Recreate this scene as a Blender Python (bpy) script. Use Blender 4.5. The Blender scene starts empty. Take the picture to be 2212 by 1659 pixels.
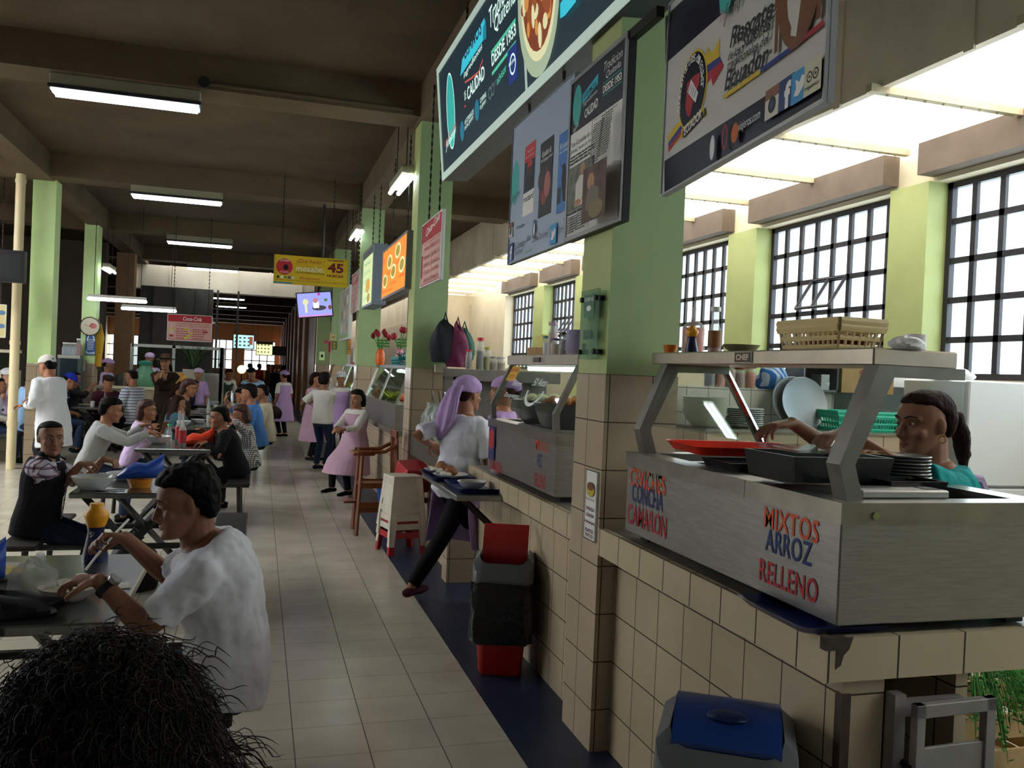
import bpy, bmesh, math, random
import numpy as np
from mathutils import Vector, Matrix
random.seed(7)
SC = bpy.context.scene
COL = SC.collection
PI = math.pi

# ---------------------------------------------------------------- camera
W_, H_ = 2212, 1659
CX, CY, FPX, CAMH = 1106.0, 829.5, 1845.0, 1.6
def _n(v): return v / np.linalg.norm(v)
_vy = _n(np.array([560 - CX, 783 - CY, FPX]))
_vx = np.array([7300 - CX, 1075 - CY, FPX]); _vx = _n(_vx - _vy * (_vx @ _vy))
_vz = np.cross(_vx, _vy)
if _vz[1] > 0: _vz = -_vz
RW = np.array([_vx, _vy, _vz])
EYE = np.array([0, 0, CAMH])
cam_d = bpy.data.cameras.new('camera'); cam = bpy.data.objects.new('camera', cam_d); COL.objects.link(cam)
cam_d.sensor_fit = 'HORIZONTAL'; cam_d.sensor_width = 36.0; cam_d.lens = 36.0 * FPX / W_
cam_d.clip_start = 0.05; cam_d.clip_end = 300
_m = Matrix.Identity(4)
for i in range(3):
    _m[i][0] = RW[i, 0]; _m[i][1] = -RW[i, 1]; _m[i][2] = -RW[i, 2]; _m[i][3] = EYE[i]
cam.matrix_world = _m
SC.camera = cam
def ray(x, y): return RW @ np.array([x - CX, y - CY, FPX])
def atZ(x, y, z=0.0):
    d = ray(x, y); return Vector(EYE + d * ((z - CAMH) / d[2]))
def atX(x, y, X):
    d = ray(x, y); return Vector(EYE + d * (X / d[0]))
def atY(x, y, Y):
    d = ray(x, y); return Vector(EYE + d * (Y / d[1]))

# ---------------------------------------------------------------- world, exposure, daylight
SC.view_settings.view_transform = 'Standard'; SC.view_settings.look = 'None'
SC.view_settings.gamma = 1.0; SC.view_settings.use_curve_mapping = False
SC.view_settings.exposure = 0.12
wd = bpy.data.worlds.new('overcast_sky'); SC.world = wd; wd.use_nodes = True
wd.node_tree.nodes['Background'].inputs[0].default_value = (0.93, 0.96, 1.0, 1)
wd.node_tree.nodes['Background'].inputs[1].default_value = 2.2
def area(name, loc, rot, sx, sy, power, col=(1, 1, 1), spread=180):
    l = bpy.data.lights.new(name, 'AREA'); l.shape = 'RECTANGLE'; l.size = sx; l.size_y = sy
    l.energy = power; l.color = col; l.spread = math.radians(spread)
    o = bpy.data.objects.new(name, l); COL.objects.link(o); o.location = loc; o.rotation_euler = rot
    return o
DAY = (0.80, 0.89, 1.0)
# daylight outside the window wall on the right, over the skylight strip, outside the far end and the left-hand windows
area('daylight_right_windows', (5.75, 9.0, 2.55), (0, math.radians(90), 0), 2.0, 24.0, 640, DAY)
area('daylight_right_near', (5.75, 1.2, 2.3), (0, math.radians(90), 0), 2.0, 6.5, 190, DAY)
area('daylight_skylight', (4.45, 9.5, 4.9), (0, 0, 0), 1.1, 22.0, 620, (.97, .98, 1.0))
area('daylight_far_end', (-2.0, 60.7, 2.1), (math.radians(-90), 0, 0), 12.0, 2.6, 1100, DAY)
area('added_bulkhead_light', (-1.0, 23.35, 4.75), (0, 0, 0), 4.4, .5, 55, (0.95, 0.98, 1.0))  # added light above a made-up ceiling slot, brightens the bulkhead
area('daylight_left_windows', (-9.7, 8.8, 2.6), (0, math.radians(-90), 0), 2.1, 6.0, 300, DAY)
area('daylight_left_skylight', (-5.9, 9.6, 4.75), (0, 0, 0), 2.4, 5.0, 800, (0.93, 0.97, 1.0))

# ---------------------------------------------------------------- materials
def lin(c):
    return tuple(((x / 12.92) if x <= 0.04045 else ((x + 0.055) / 1.055) ** 2.4) for x in c)
def rgb(h):
    if isinstance(h, str): return lin(tuple(int(h[i:i + 2], 16) / 255 for i in (0, 2, 4)))
    return tuple(h)
MATS = {}
def mat(name, c, rough=0.55, metal=0.0, noise=0.0, nscale=6.0, bump=0.0, bscale=60.0, emit=0.0, trans=0.0, alpha=1.0, ior=1.45, spec=0.5, sheen=0.0, stretch=None, c2=None, emit_c=None, sss=0.0):
    if name in MATS: return MATS[name]
    m = bpy.data.materials.new(name); m.use_nodes = True; nt = m.node_tree; N = nt.nodes; L = nt.links
    p = N['Principled BSDF']; col = rgb(c)
    p.inputs['Base Color'].default_value = (*col, 1); p.inputs['Roughness'].default_value = rough
    p.inputs['Metallic'].default_value = metal; p.inputs['IOR'].default_value = ior
    p.inputs['Specular IOR Level'].default_value = spec
    if sheen: p.inputs['Sheen Weight'].default_value = sheen
    if trans: p.inputs['Transmission Weight'].default_value = trans
    if alpha < 1: p.inputs['Alpha'].default_value = alpha
    if emit:
        p.inputs['Emission Color'].default_value = (*(rgb(emit_c) if emit_c else col), 1); p.inputs['Emission Strength'].default_value = emit
    tc = None
    def coords(scale3=None):
        nonlocal tc
        if tc is None: tc = N.new('ShaderNodeTexCoord')
        if scale3 is None: return tc.outputs['Object']
        mp = N.new('ShaderNodeMapping'); mp.inputs['Scale'].default_value = scale3; L.new(tc.outputs['Object'], mp.inputs[0]); return mp.outputs[0]
    if noise or c2:
        t = N.new('ShaderNodeTexNoise'); t.inputs['Scale'].default_value = nscale; t.inputs['Detail'].default_value = 5; t.inputs['Roughness'].default_value = 0.62
        L.new(coords(stretch), t.inputs['Vector'])
        r = N.new('ShaderNodeMix'); r.data_type = 'RGBA'
        k = noise
        a = tuple(max(0, x * (1 - k)) for x in col) if not c2 else rgb(c2)
        b = tuple(min(1, x * (1 + k)) for x in col) if not c2 else col
        r.inputs[6].default_value = (*a, 1); r.inputs[7].default_value = (*b, 1)
        mr = N.new('ShaderNodeMapRange'); mr.inputs[1].default_value = 0.32; mr.inputs[2].default_value = 0.68
        L.new(t.outputs['Fac'], mr.inputs[0]); L.new(mr.outputs[0], r.inputs[0]); L.new(r.outputs[2], p.inputs['Base Color'])
    if bump:
        t = N.new('ShaderNodeTexNoise'); t.inputs['Scale'].default_value = bscale; t.inputs['Detail'].default_value = 4
        L.new(coords(stretch), t.inputs['Vector'])
        b = N.new('ShaderNodeBump'); b.inputs['Strength'].default_value = bump; b.inputs['Distance'].default_value = 0.02
        L.new(t.outputs['Fac'], b.inputs['Height']); L.new(b.outputs[0], p.inputs['Normal'])
    MATS[name] = m; return m

def tile_mat(name, c, grout, size, off, gap=0.004, rough=0.25, var=0.06, dirt=0.25, gbump=0.25, floor=False):
    """ceramic tiles laid in world axes: lines along every axis except the one the face looks along"""
    m = bpy.data.materials.new(name); m.use_nodes = True; nt = m.node_tree; N = nt.nodes; L = nt.links
    p = N['Principled BSDF']
    g = N.new('ShaderNodeNewGeometry'); sp = N.new('ShaderNodeSeparateXYZ'); sn = N.new('ShaderNodeSeparateXYZ')
    L.new(g.outputs['Position'], sp.inputs[0]); L.new(g.outputs['True Normal'], sn.inputs[0])
    def M(op, a, b=None):
        n = N.new('ShaderNodeMath'); n.operation = op
        for i, v in enumerate((a, b)):
            if v is None: continue
            if isinstance(v, (int, float)): n.inputs[i].default_value = v
            else: L.new(v, n.inputs[i])
        return n.outputs[0]
    tot = None; cells = []
    for i in range(3):
        s = M('DIVIDE', M('SUBTRACT', sp.outputs[i], off[i]), size[i])
        fr = M('FRACT', s); cells.append(M('FLOOR', s))
        d = M('MINIMUM', fr, M('SUBTRACT', 1.0, fr))
        ln = M('LESS_THAN', d, gap / size[i] / 2 * (0.55 if floor and i == 1 else 1.0))
        ln = M('MULTIPLY', ln, M('LESS_THAN', M('ABSOLUTE', sn.outputs[i]), 0.5))
        tot = ln if tot is None else M('MAXIMUM', tot, ln)
    cm = N.new('ShaderNodeCombineXYZ')
    for i in range(3): L.new(cells[i], cm.inputs[i])
    wn = N.new('ShaderNodeTexWhiteNoise'); wn.noise_dimensions = '3D'; L.new(cm.outputs[0], wn.inputs['Vector'])
    nz = N.new('ShaderNodeTexNoise'); nz.inputs['Scale'].default_value = 2.3; nz.inputs['Detail'].default_value = 6; L.new(g.outputs['Position'], nz.inputs['Vector'])
    col = rgb(c)
    v1 = M('ADD', 1 - var, M('MULTIPLY', wn.outputs['Value'], 2 * var))
    mr = N.new('ShaderNodeMapRange'); mr.inputs[1].default_value = 0.35; mr.inputs[2].default_value = 0.7; mr.inputs[3].default_value = 1.0; mr.inputs[4].default_value = 1 - dirt
    L.new(nz.outputs['Fac'], mr.inputs[0])
    v2 = M('MULTIPLY', v1, mr.outputs[0])
    vm = N.new('ShaderNodeVectorMath'); vm.operation = 'SCALE'; vm.inputs[0].default_value = col; L.new(v2, vm.inputs['Scale'])
    mx = N.new('ShaderNodeMix'); mx.data_type = 'RGBA'; L.new(tot, mx.inputs[0]); L.new(vm.outputs[0], mx.inputs[6]); mx.inputs[7].default_value = (*rgb(grout), 1)
    L.new(mx.outputs[2], p.inputs['Base Color'])
    rr = N.new('ShaderNodeMapRange'); rr.inputs[3].default_value = rough; rr.inputs[4].default_value = 0.8; L.new(tot, rr.inputs[0])
    L.new(rr.outputs[0], p.inputs['Roughness'])
    bp = N.new('ShaderNodeBump'); bp.inputs['Strength'].default_value = gbump; bp.inputs['Distance'].default_value = 0.003
    if floor:
        n2 = N.new('ShaderNodeTexNoise'); n2.inputs['Scale'].default_value = 5.0; L.new(g.outputs['Position'], n2.inputs['Vector'])
        L.new(M('ADD', M('MULTIPLY', M('SUBTRACT', 1.0, tot), 1.0), M('MULTIPLY', n2.outputs['Fac'], 0.5)), bp.inputs['Height'])
    else: L.new(M('SUBTRACT', 1.0, tot), bp.inputs['Height'])
    L.new(bp.outputs[0], p.inputs['Normal'])
    MATS[name] = m; return m

def pattern_mat(name, base, lines, rough=0.85):
    """woven cloth: lines = list of (axis, period, width, colour) stripes in the thing's own axes; axis 0/1/2"""
    m = bpy.data.materials.new(name); m.use_nodes = True; nt = m.node_tree; N = nt.nodes; L = nt.links
    p = N['Principled BSDF']; p.inputs['Roughness'].default_value = rough; p.inputs['Specular IOR Level'].default_value = 0.2
    tc = N.new('ShaderNodeTexCoord'); sp = N.new('ShaderNodeSeparateXYZ'); L.new(tc.outputs['Object'], sp.inputs[0])
    cur = None
    for ax, per, wid, c in lines:
        d = N.new('ShaderNodeMath'); d.operation = 'DIVIDE'; d.inputs[1].default_value = per
        if ax == 3:
            a = N.new('ShaderNodeMath'); a.operation = 'ADD'; L.new(sp.outputs[0], a.inputs[0]); L.new(sp.outputs[1], a.inputs[1]); L.new(a.outputs[0], d.inputs[0])
        else: L.new(sp.outputs[ax], d.inputs[0])
        f = N.new('ShaderNodeMath'); f.operation = 'FRACT'; L.new(d.outputs[0], f.inputs[0])
        l = N.new('ShaderNodeMath'); l.operation = 'LESS_THAN'; l.inputs[1].default_value = wid; L.new(f.outputs[0], l.inputs[0])
        h = N.new('ShaderNodeMath'); h.operation = 'MULTIPLY'; h.inputs[1].default_value = 0.75; L.new(l.outputs[0], h.inputs[0])
        mx = N.new('ShaderNodeMix'); mx.data_type = 'RGBA'; L.new(h.outputs[0], mx.inputs[0])
        if cur is None: mx.inputs[6].default_value = (*rgb(base), 1)
        else: L.new(cur, mx.inputs[6])
        mx.inputs[7].default_value = (*rgb(c), 1); cur = mx.outputs[2]
    L.new(cur, p.inputs['Base Color'])
    MATS[name] = m; return m

def glass_mat(name, tint=(0.9, 0.95, 0.94), strength=0.92, rough=0.02, ior=1.4):
    """thin pane: light passes straight through, surface gloss by Fresnel"""
    m = bpy.data.materials.new(name); m.use_nodes = True; nt = m.node_tree; N = nt.nodes; L = nt.links
    for n in list(N): N.remove(n)
    o = N.new('ShaderNodeOutputMaterial'); t = N.new('ShaderNodeBsdfTransparent'); t.inputs[0].default_value = (*tint, 1)
    g = N.new('ShaderNodeBsdfGlossy'); g.inputs['Roughness'].default_value = rough; g.inputs[0].default_value = (1, 1, 1, 1)
    lw = N.new('ShaderNodeLayerWeight'); lw.inputs[0].default_value = 0.5   # facing term: the same on both sides of the pane
    pw = N.new('ShaderNodeMath'); pw.operation = 'POWER'; pw.inputs[1].default_value = 5.0; L.new(lw.outputs['Facing'], pw.inputs[0])
    f = N.new('ShaderNodeMath'); f.operation = 'MULTIPLY_ADD'; f.inputs[1].default_value = 0.7; f.inputs[2].default_value = 0.04; L.new(pw.outputs[0], f.inputs[0])
    mx = N.new('ShaderNodeMixShader'); L.new(f.outputs[0], mx.inputs[0]); L.new(t.outputs[0], mx.inputs[1]); L.new(g.outputs[0], mx.inputs[2]); L.new(mx.outputs[0], o.inputs[0])
    MATS[name] = m; return m

def film_mat(name, c, opacity=0.35, rough=0.15, gloss=0.25):
    """translucent plastic or milky glass: part diffuse, part see-through, a little gloss"""
    m = bpy.data.materials.new(name); m.use_nodes = True; nt = m.node_tree; N = nt.nodes; L = nt.links
    for n in list(N): N.remove(n)
    o = N.new('ShaderNodeOutputMaterial'); t = N.new('ShaderNodeBsdfTransparent'); d = N.new('ShaderNodeBsdfPrincipled')
    d.inputs['Base Color'].default_value = (*rgb(c), 1); d.inputs['Roughness'].default_value = rough
    mx = N.new('ShaderNodeMixShader'); mx.inputs[0].default_value = opacity
    L.new(t.outputs[0], mx.inputs[1]); L.new(d.outputs[0], mx.inputs[2]); L.new(mx.outputs[0], o.inputs[0])
    t.inputs[0].default_value = (*[0.5 + 0.5 * x for x in rgb(c)], 1)
    MATS[name] = m; return m

def sheet_mat(name, c, clear=0.2):
    """milky roof sheet: daylight from above shines through diffusely"""
    m = bpy.data.materials.new(name); m.use_nodes = True; nt = m.node_tree; N = nt.nodes; L = nt.links
    for n in list(N): N.remove(n)
    o = N.new('ShaderNodeOutputMaterial'); a = N.new('ShaderNodeBsdfTranslucent'); a.inputs[0].default_value = (*rgb(c), 1)
    t = N.new('ShaderNodeBsdfTransparent'); mx = N.new('ShaderNodeMixShader'); mx.inputs[0].default_value = clear
    L.new(a.outputs[0], mx.inputs[1]); L.new(t.outputs[0], mx.inputs[2])
    g = N.new('ShaderNodeBsdfGlossy'); g.inputs['Roughness'].default_value = 0.25; m2 = N.new('ShaderNodeMixShader'); m2.inputs[0].default_value = 0.06
    L.new(mx.outputs[0], m2.inputs[1]); L.new(g.outputs[0], m2.inputs[2]); L.new(m2.outputs[0], o.inputs[0])
    MATS[name] = m; return m

# ---------------------------------------------------------------- mesh building
class MB:
    def __init__(s): s.v = []; s.f = []; s.m = []; s.k = 0
    def add(s, vs, fs, k=None):
        o = len(s.v); s.v += [tuple(v) for v in vs]
        for f in fs: s.f.append(tuple(o + i for i in f)); s.m.append(s.k if k is None else k)
    def box(s, a, b, k=None, bev=0.0):
        x0, y0, z0 = a; x1, y1, z1 = b
        x0, x1 = min(x0, x1), max(x0, x1); y0, y1 = min(y0, y1), max(y0, y1); z0, z1 = min(z0, z1), max(z0, z1)
        s.obox(Vector(((x0 + x1) / 2, (y0 + y1) / 2, (z0 + z1) / 2)), (1, 0, 0), (0, 1, 0), (0, 0, 1), (x1 - x0) / 2, (y1 - y0) / 2, (z1 - z0) / 2, k, bev)
    def obox(s, c, ux, uy, uz, hx, hy, hz, k=None, bev=0.0):
        c = Vector(c); ux = Vector(ux).normalized(); uy = Vector(uy).normalized(); uz = Vector(uz).normalized()
        if bev <= 0:
            vs = [c + ux * (hx * i) + uy * (hy * j) + uz * (hz * l) for l in (-1, 1) for j in (-1, 1) for i in (-1, 1)]
            s.add(vs, [(0, 2, 3, 1), (4, 5, 7, 6), (0, 1, 5, 4), (2, 6, 7, 3), (0, 4, 6, 2), (1, 3, 7, 5)], k); return
        b = min(bev, hx * .9, hy * .9, hz * .9)
        def ring(z, ins):
            r = []
            for (sx, sy) in ((1, 1), (-1, 1), (-1, -1), (1, -1)):
                e = b if ins == 0 else b * 1.7
                A = (sx * (hx - ins), sy * (hy - e)); B = (sx * (hx - e), sy * (hy - ins))
                pr = [A, B] if sx * sy > 0 else [B, A]
                r += pr
            return [c + ux * p + uy * q + uz * z for p, q in r]
        R = [ring(-hz, b), ring(-hz + b, 0), ring(hz - b, 0), ring(hz, b)]
        s.rings(R, k)
    def rings(s, R, k=None, cap=True, closed=True):
        n = len(R[0]); vs = [p for r in R for p in r]; fs = []
        for i in range(len(R) - 1):
            for j in range(n if closed else n - 1):
                a = i * n + j; b = i * n + (j + 1) % n
                fs.append((a, b, b + n, a + n))
        if cap: fs.append(tuple(reversed(range(n)))); fs.append(tuple((len(R) - 1) * n + j for j in range(n)))
        s.add(vs, fs, k)
    def tube(s, pts, r, n=10, k=None, cap=True, flat=1.0, round_ends=False):
        pts = [Vector(p) for p in pts]; rs = list(r) if isinstance(r, (list, tuple)) else [r] * len(pts)
        if round_ends:
            d0 = (pts[0] - pts[1]).normalized(); d1 = (pts[-1] - pts[-2]).normalized(); P = []; Q = []
            for a in (80, 55, 25):
                P.append(pts[0] + d0 * rs[0] * math.sin(math.radians(a))); Q.append(rs[0] * math.cos(math.radians(a)))
            P += pts; Q += rs
            for a in (25, 55, 80):
                P.append(pts[-1] + d1 * rs[-1] * math.sin(math.radians(a))); Q.append(rs[-1] * math.cos(math.radians(a)))
            pts, rs = P, Q
        R = []; prev = None
        for i, p in enumerate(pts):
            t = (pts[min(i + 1, len(pts) - 1)] - pts[max(i - 1, 0)])
            t = t.normalized() if t.length > 1e-9 else Vector((0, 0, 1))
            if prev is None:
                h = Vector((0, 0, 1)) if abs(t.z) < 0.9 else Vector((1, 0, 0))
                u = t.cross(h).normalized()
            else: u = (prev - t * prev.dot(t)).normalized()
            prev = u; w = t.cross(u)
            R.append([p + u * (math.cos(2 * PI * j / n) * rs[i]) + w * (math.sin(2 * PI * j / n) * rs[i] * flat) for j in range(n)])
        s.rings(R, k, cap)
    def cyl(s, a, b, r0, r1=None, n=20, k=None, cap=True): s.tube([a, b], [r0, r0 if r1 is None else r1], n, k, cap)
    def lathe(s, c, prof, n=24, k=None, cap=True, sx=1.0, sy=1.0):
        c = Vector(c)
        s.rings([[c + Vector((math.cos(2 * PI * j / n) * r * sx, math.sin(2 * PI * j / n) * r * sy, z)) for j in range(n)] for r, z in prof], k, cap)
    def ball(s, c, rx, ry=None, rz=None, n=14, m=8, k=None, M=None):
        ry = rx if ry is None else ry; rz = rx if rz is None else rz; c = Vector(c); R = []
        for i in range(m + 1):
            a = -PI / 2 + PI * (i if 0 < i < m else (0.06 if i == 0 else m - 0.06)) / m
            ring = [Vector((math.cos(a) * math.cos(2 * PI * j / n) * rx, math.cos(a) * math.sin(2 * PI * j / n) * ry, math.sin(a) * rz)) for j in range(n)]
            if M is not None: ring = [M @ v for v in ring]
            R.append([c + v for v in ring])
        s.rings(R, k)
    def prism(s, poly, h0, h1, axis='z', k=None):
        """poly in 2D extruded along an axis: z -> (x,y), x -> (y,z), y -> (x,z)"""
        def P(p, h): return (p[0], p[1], h) if axis == 'z' else ((h, p[0], p[1]) if axis == 'x' else (p[0], h, p[1]))
        s.rings([[P(p, h0) for p in poly], [P(p, h1) for p in poly]], k)
    def quad(s, a, b, c, d, k=None): s.add([a, b, c, d], [(0, 1, 2, 3)], k)
    def build(s, name, mats, parent=None, smooth=False, world=False, mods=None):
        me = bpy.data.meshes.new(name)
        off = Vector((0, 0, 0))
        if world and parent is not None:
            q = parent
            while q is not None: off = off + q.location; q = q.parent
        me.from_pydata([(v[0] - off.x, v[1] - off.y, v[2] - off.z) for v in s.v], [], s.f)
        if not isinstance(mats, (list, tuple)): mats = [mats]
        for m in mats: me.materials.append(m)
        if len(mats) > 1: me.polygons.foreach_set('material_index', s.m)
        bm = bmesh.new(); bm.from_mesh(me); bmesh.ops.recalc_face_normals(bm, faces=bm.faces); bm.to_mesh(me); bm.free()
        if smooth:
            me.polygons.foreach_set('use_smooth', [True] * len(me.polygons))
            if smooth != 'full' and hasattr(me, 'set_sharp_from_angle'): me.set_sharp_from_angle(angle=math.radians(40 if smooth is True else smooth))
        o = bpy.data.objects.new(name, me); COL.objects.link(o)
        if parent is not None: o.parent = parent
        return o
def tag(o, label, cat, group=None, kind=None):
    o['label'] = label; o['category'] = cat
    if group: o['group'] = group
    if kind: o['kind'] = kind
    return o
def thing(name, label, cat, loc=(0, 0, 0), rz=0.0, group=None, kind=None):
    o = bpy.data.objects.new(name, None); COL.objects.link(o); o.location = loc; o.rotation_euler = (0, 0, rz)
    o.empty_display_size = 0.1
    return tag(o, label, cat, group, kind)
def struct(name, mb, m, label, cat, smooth=False):
    o = mb.build(name, m, smooth=smooth); tag(o, label, cat, kind='structure'); return o
def dup(root, loc, rz=None, label=None, group=None):
    r = root.copy(); COL.objects.link(r); r.location = loc
    if rz is not None: r.rotation_euler = (r.rotation_euler[0], r.rotation_euler[1], rz)
    if label: r['label'] = label
    if group: r['group'] = group
    def rec(a, b):
        for ch in list(a.children):
            c = ch.copy(); COL.objects.link(c); c.parent = b; rec(ch, c)
    rec(root, r)
    return r

# ---------------------------------------------------------------- flat print on signs
_TX = {}
def text_poly(s, shear=0.0, bold=0.0, sp=1.0):
    key = (s, shear, bold, sp)
    if key in _TX: return _TX[key]
    cu = bpy.data.curves.new('t', 'FONT'); cu.body = s; cu.size = 1.0; cu.shear = shear; cu.offset = bold; cu.space_character = sp
    cu.resolution_u = 3; cu.align_x = 'LEFT'
    ob = bpy.data.objects.new('t', cu); me = ob.to_mesh()
    vs = [(v.co.x, v.co.y) for v in me.vertices]; fs = [tuple(p.vertices) for p in me.polygons]
    ob.to_mesh_clear(); bpy.data.objects.remove(ob); bpy.data.curves.remove(cu)
    if vs:
        xs = [v[0] for v in vs]; ys = [v[1] for v in vs]; bb = (min(xs), min(ys), max(xs), max(ys))
    else: bb = (0, 0, 1, 1)
    _TX[key] = (vs, fs, bb); return _TX[key]
class Print:
    """flat graphics on a board: origin O (bottom-left), u to the right, v up, n towards the reader"""
    def __init__(s, O, u, v, n):
        s.O = Vector(O); s.u = Vector(u).normalized(); s.v = Vector(v).normalized(); s.n = Vector(n).normalized(); s.mb = MB(); s.mats = []; s.lay = 1
    def px(s, x, y):
        d = Vector(ray(x, y)); e = Vector(EYE); t = (s.O - e).dot(s.n) / d.dot(s.n); p = e + d * t - s.O
        return p.dot(s.u), p.dot(s.v)
    def P(s, a, b): return s.O + s.u * a + s.v * b + s.n * (0.0012 * s.lay)
    def mi(s, m):
        if m not in s.mats: s.mats.append(m)
        return s.mats.index(m)
    def poly(s, pts, m):
        s.mb.add([s.P(*p) for p in pts], [tuple(range(len(pts)))], s.mi(m)); s.lay += 0.15
    def rect(s, a, b, c, d, m): s.poly([(a, b), (c, b), (c, d), (a, d)], m)
    def ell(s, a, b, r, q, m, n=28): s.poly([(a + r * math.cos(2 * PI * i / n), b + q * math.sin(2 * PI * i / n)) for i in range(n)], m)
    def ring(s, a, b, r, q, w, m, n=28, t0=0.0, t1=1.0):
        k = s.mi(m); fs = []; vs = []
        for i in range(n + 1):
            t = 2 * PI * (t0 + (t1 - t0) * i / n); vs += [s.P(a + r * math.cos(t), b + q * math.sin(t)), s.P(a + (r - w) * math.cos(t), b + (q - w) * math.sin(t))]
        for i in range(n): fs.append((2 * i, 2 * i + 2, 2 * i + 3, 2 * i + 1))
        s.mb.add(vs, fs, k); s.lay += 0.15
    def line(s, pts, w, m):
        for (a, b), (c, d) in zip(pts, pts[1:]):
            l = math.hypot(c - a, d - b) or 1; nx, ny = -(d - b) / l * w / 2, (c - a) / l * w / 2
            s.poly([(a + nx, b + ny), (a - nx, b - ny), (c - nx, d - ny), (c + nx, d + ny)], m)
    def text(s, t, a, b, w, h, m, shear=0.0, bold=0.0, rot=0.0, sp=1.0):
        """fit the string into a box of width w and height h whose bottom-left corner is (a, b)"""
        vs, fs, bb = text_poly(t, shear, bold, sp)
        kx = w / max(1e-6, bb[2] - bb[0]); ky = h / max(1e-6, bb[3] - bb[1]); c, q = math.cos(rot), math.sin(rot)
        pts = []
        for x, y in vs:
            x = (x - bb[0]) * kx; y = (y - bb[1]) * ky
            pts.append(s.P(a + x * c - y * q, b + x * q + y * c))
        s.mb.add(pts, fs, s.mi(m)); s.lay += 0.15
    def build(s, parent, name='printed_graphics', world=True): return s.mb.build(name, s.mats, parent, world=world)

# shared materials
STEEL = mat('brushed_steel', '9b9a98', 0.34, 0.9, noise=0.12, nscale=9, stretch=(1, 1, 14))
STEEL_TOP = mat('worn_steel_top', 'a09e98', 0.28, 0.95, noise=0.15, nscale=5)
STEEL_DK = mat('dull_steel', '77756e', 0.42, 0.85, noise=0.15)
CHROME = mat('chrome', 'd0d0d0', 0.12, 1.0)
BLACK = mat('black_plastic', '17171a', 0.4)
IRON = mat('dark_iron', '2c2724', 0.5, 0.4)
WHITE_P = mat('white_plastic', 'e4e2da', 0.4)
CERAM = mat('white_glazed_ceramic', 'e8e6df', 0.15)
GLASS = glass_mat('clear_glass')
GLASS_G = glass_mat('greenish_glass', (0.72, 0.86, 0.78), 0.9)
INK = mat('black_ink', '15151a', 0.5)
PAPER = mat('white_paper', 'eeece6', 0.7)
WOOD = mat('varnished_wood', '7a4a28', 0.35, noise=0.35, nscale=5, stretch=(1, 1, 0.15))
# ================================================================ SETTING
TILE_W = tile_mat('cream_wall_tile', 'b9a68c', '4a3a2a', (0.2, 0.2, 0.205), (0.03, -0.05, 0.18), 0.005, 0.3, 0.04, 0.12)
TILE_K = tile_mat('kitchen_wall_tile', 'd9d2c4', '6a6258', (0.2, 0.2, 0.205), (0.01, 0.1, 0.05), 0.005, 0.25, 0.03, 0.1)
TILE_F = tile_mat('hall_floor_tile', 'c9c1b1', '4a443a', (0.304, 0.295, 5), (0.2, 0.29, -1), 0.0045, 0.22, 0.035, 0.22, 0.1, floor=True)
CEIL = mat('sooty_painted_concrete', '52442f', 0.85, noise=0.28, nscale=1.3)
BEAM = mat('beam_paint', '5f5039', 0.8, noise=0.18, nscale=1.6)
GREEN = mat('green_wall_paint', '9cb482', 0.55, noise=0.07, nscale=2.0)
GREEN_Y = mat('yellow_green_paint', 'adb878', 0.55, noise=0.07, nscale=2.0)
GREEN_L = mat('light_green_paint', 'cfeca6', 0.5, noise=0.06, nscale=2.0)
CREAM = mat('cream_plaster', 'd8ccb0', 0.75, noise=0.1, nscale=1.5)
BROWNW = mat('grimy_lintel_paint', '6d6054', 0.8, noise=0.15, nscale=2.5)
DARKW = mat('dark_brown_wall', '3b3128', 0.8, noise=0.2, nscale=1.2)
TAN = mat('tan_wall_paint', 'a07c58', 0.7, noise=0.1)
DUCT = mat('dusty_white_sheet_metal', 'eadcc6', 0.6, noise=0.12, nscale=1.5)
BLUEF = mat('dark_blue_floor_paint', '1c2740', 0.4, noise=0.3, nscale=3)
SASH = mat('dark_sash_paint', '2b2830', 0.5)
SKYP = sheet_mat('milky_skylight_sheet', 'f4f3f0')
mb = MB(); mb.box((-10.2, -3.2, -0.2), (1.11, 61.2, 0)); mb.box((3.2, -3.2, -0.2), (5.4, 61.2, 0)); struct('floor', mb, TILE_F, 'pale speckled square floor tiles of the market hall', 'floor')
mb = MB(); mb.box((1.11, -3.2, -0.2), (3.2, 61.2, 0.0)); struct('floor_strip', mb, BLUEF, 'dark blue painted floor strip along the food stalls', 'floor')
CZ = 4.33
mb = MB(); mb.box((-4.6, -3.2, CZ), (3.8, 23.08, CZ + 0.25)); mb.box((-4.6, 23.6, CZ), (3.8, 61.2, CZ + 0.25)); mb.box((-4.6, 23.08, CZ), (-3.2, 23.6, CZ + .25)); mb.box((1.2, 23.08, CZ), (3.8, 23.6, CZ + .25)); mb.box((-10.2, -3.2, CZ), (-7.2, 61.2, CZ + 0.25)); mb.box((-7.2, -3.2, CZ), (-4.6, 7.0, CZ + .25)); mb.box((-7.2, 12.2, CZ), (-4.6, 61.2, CZ + .25)); struct('ceiling', mb, CEIL, 'dark sooty concrete ceiling between the beams', 'ceiling')  # the slot just before the bulkhead is added to let the extra light in
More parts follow.
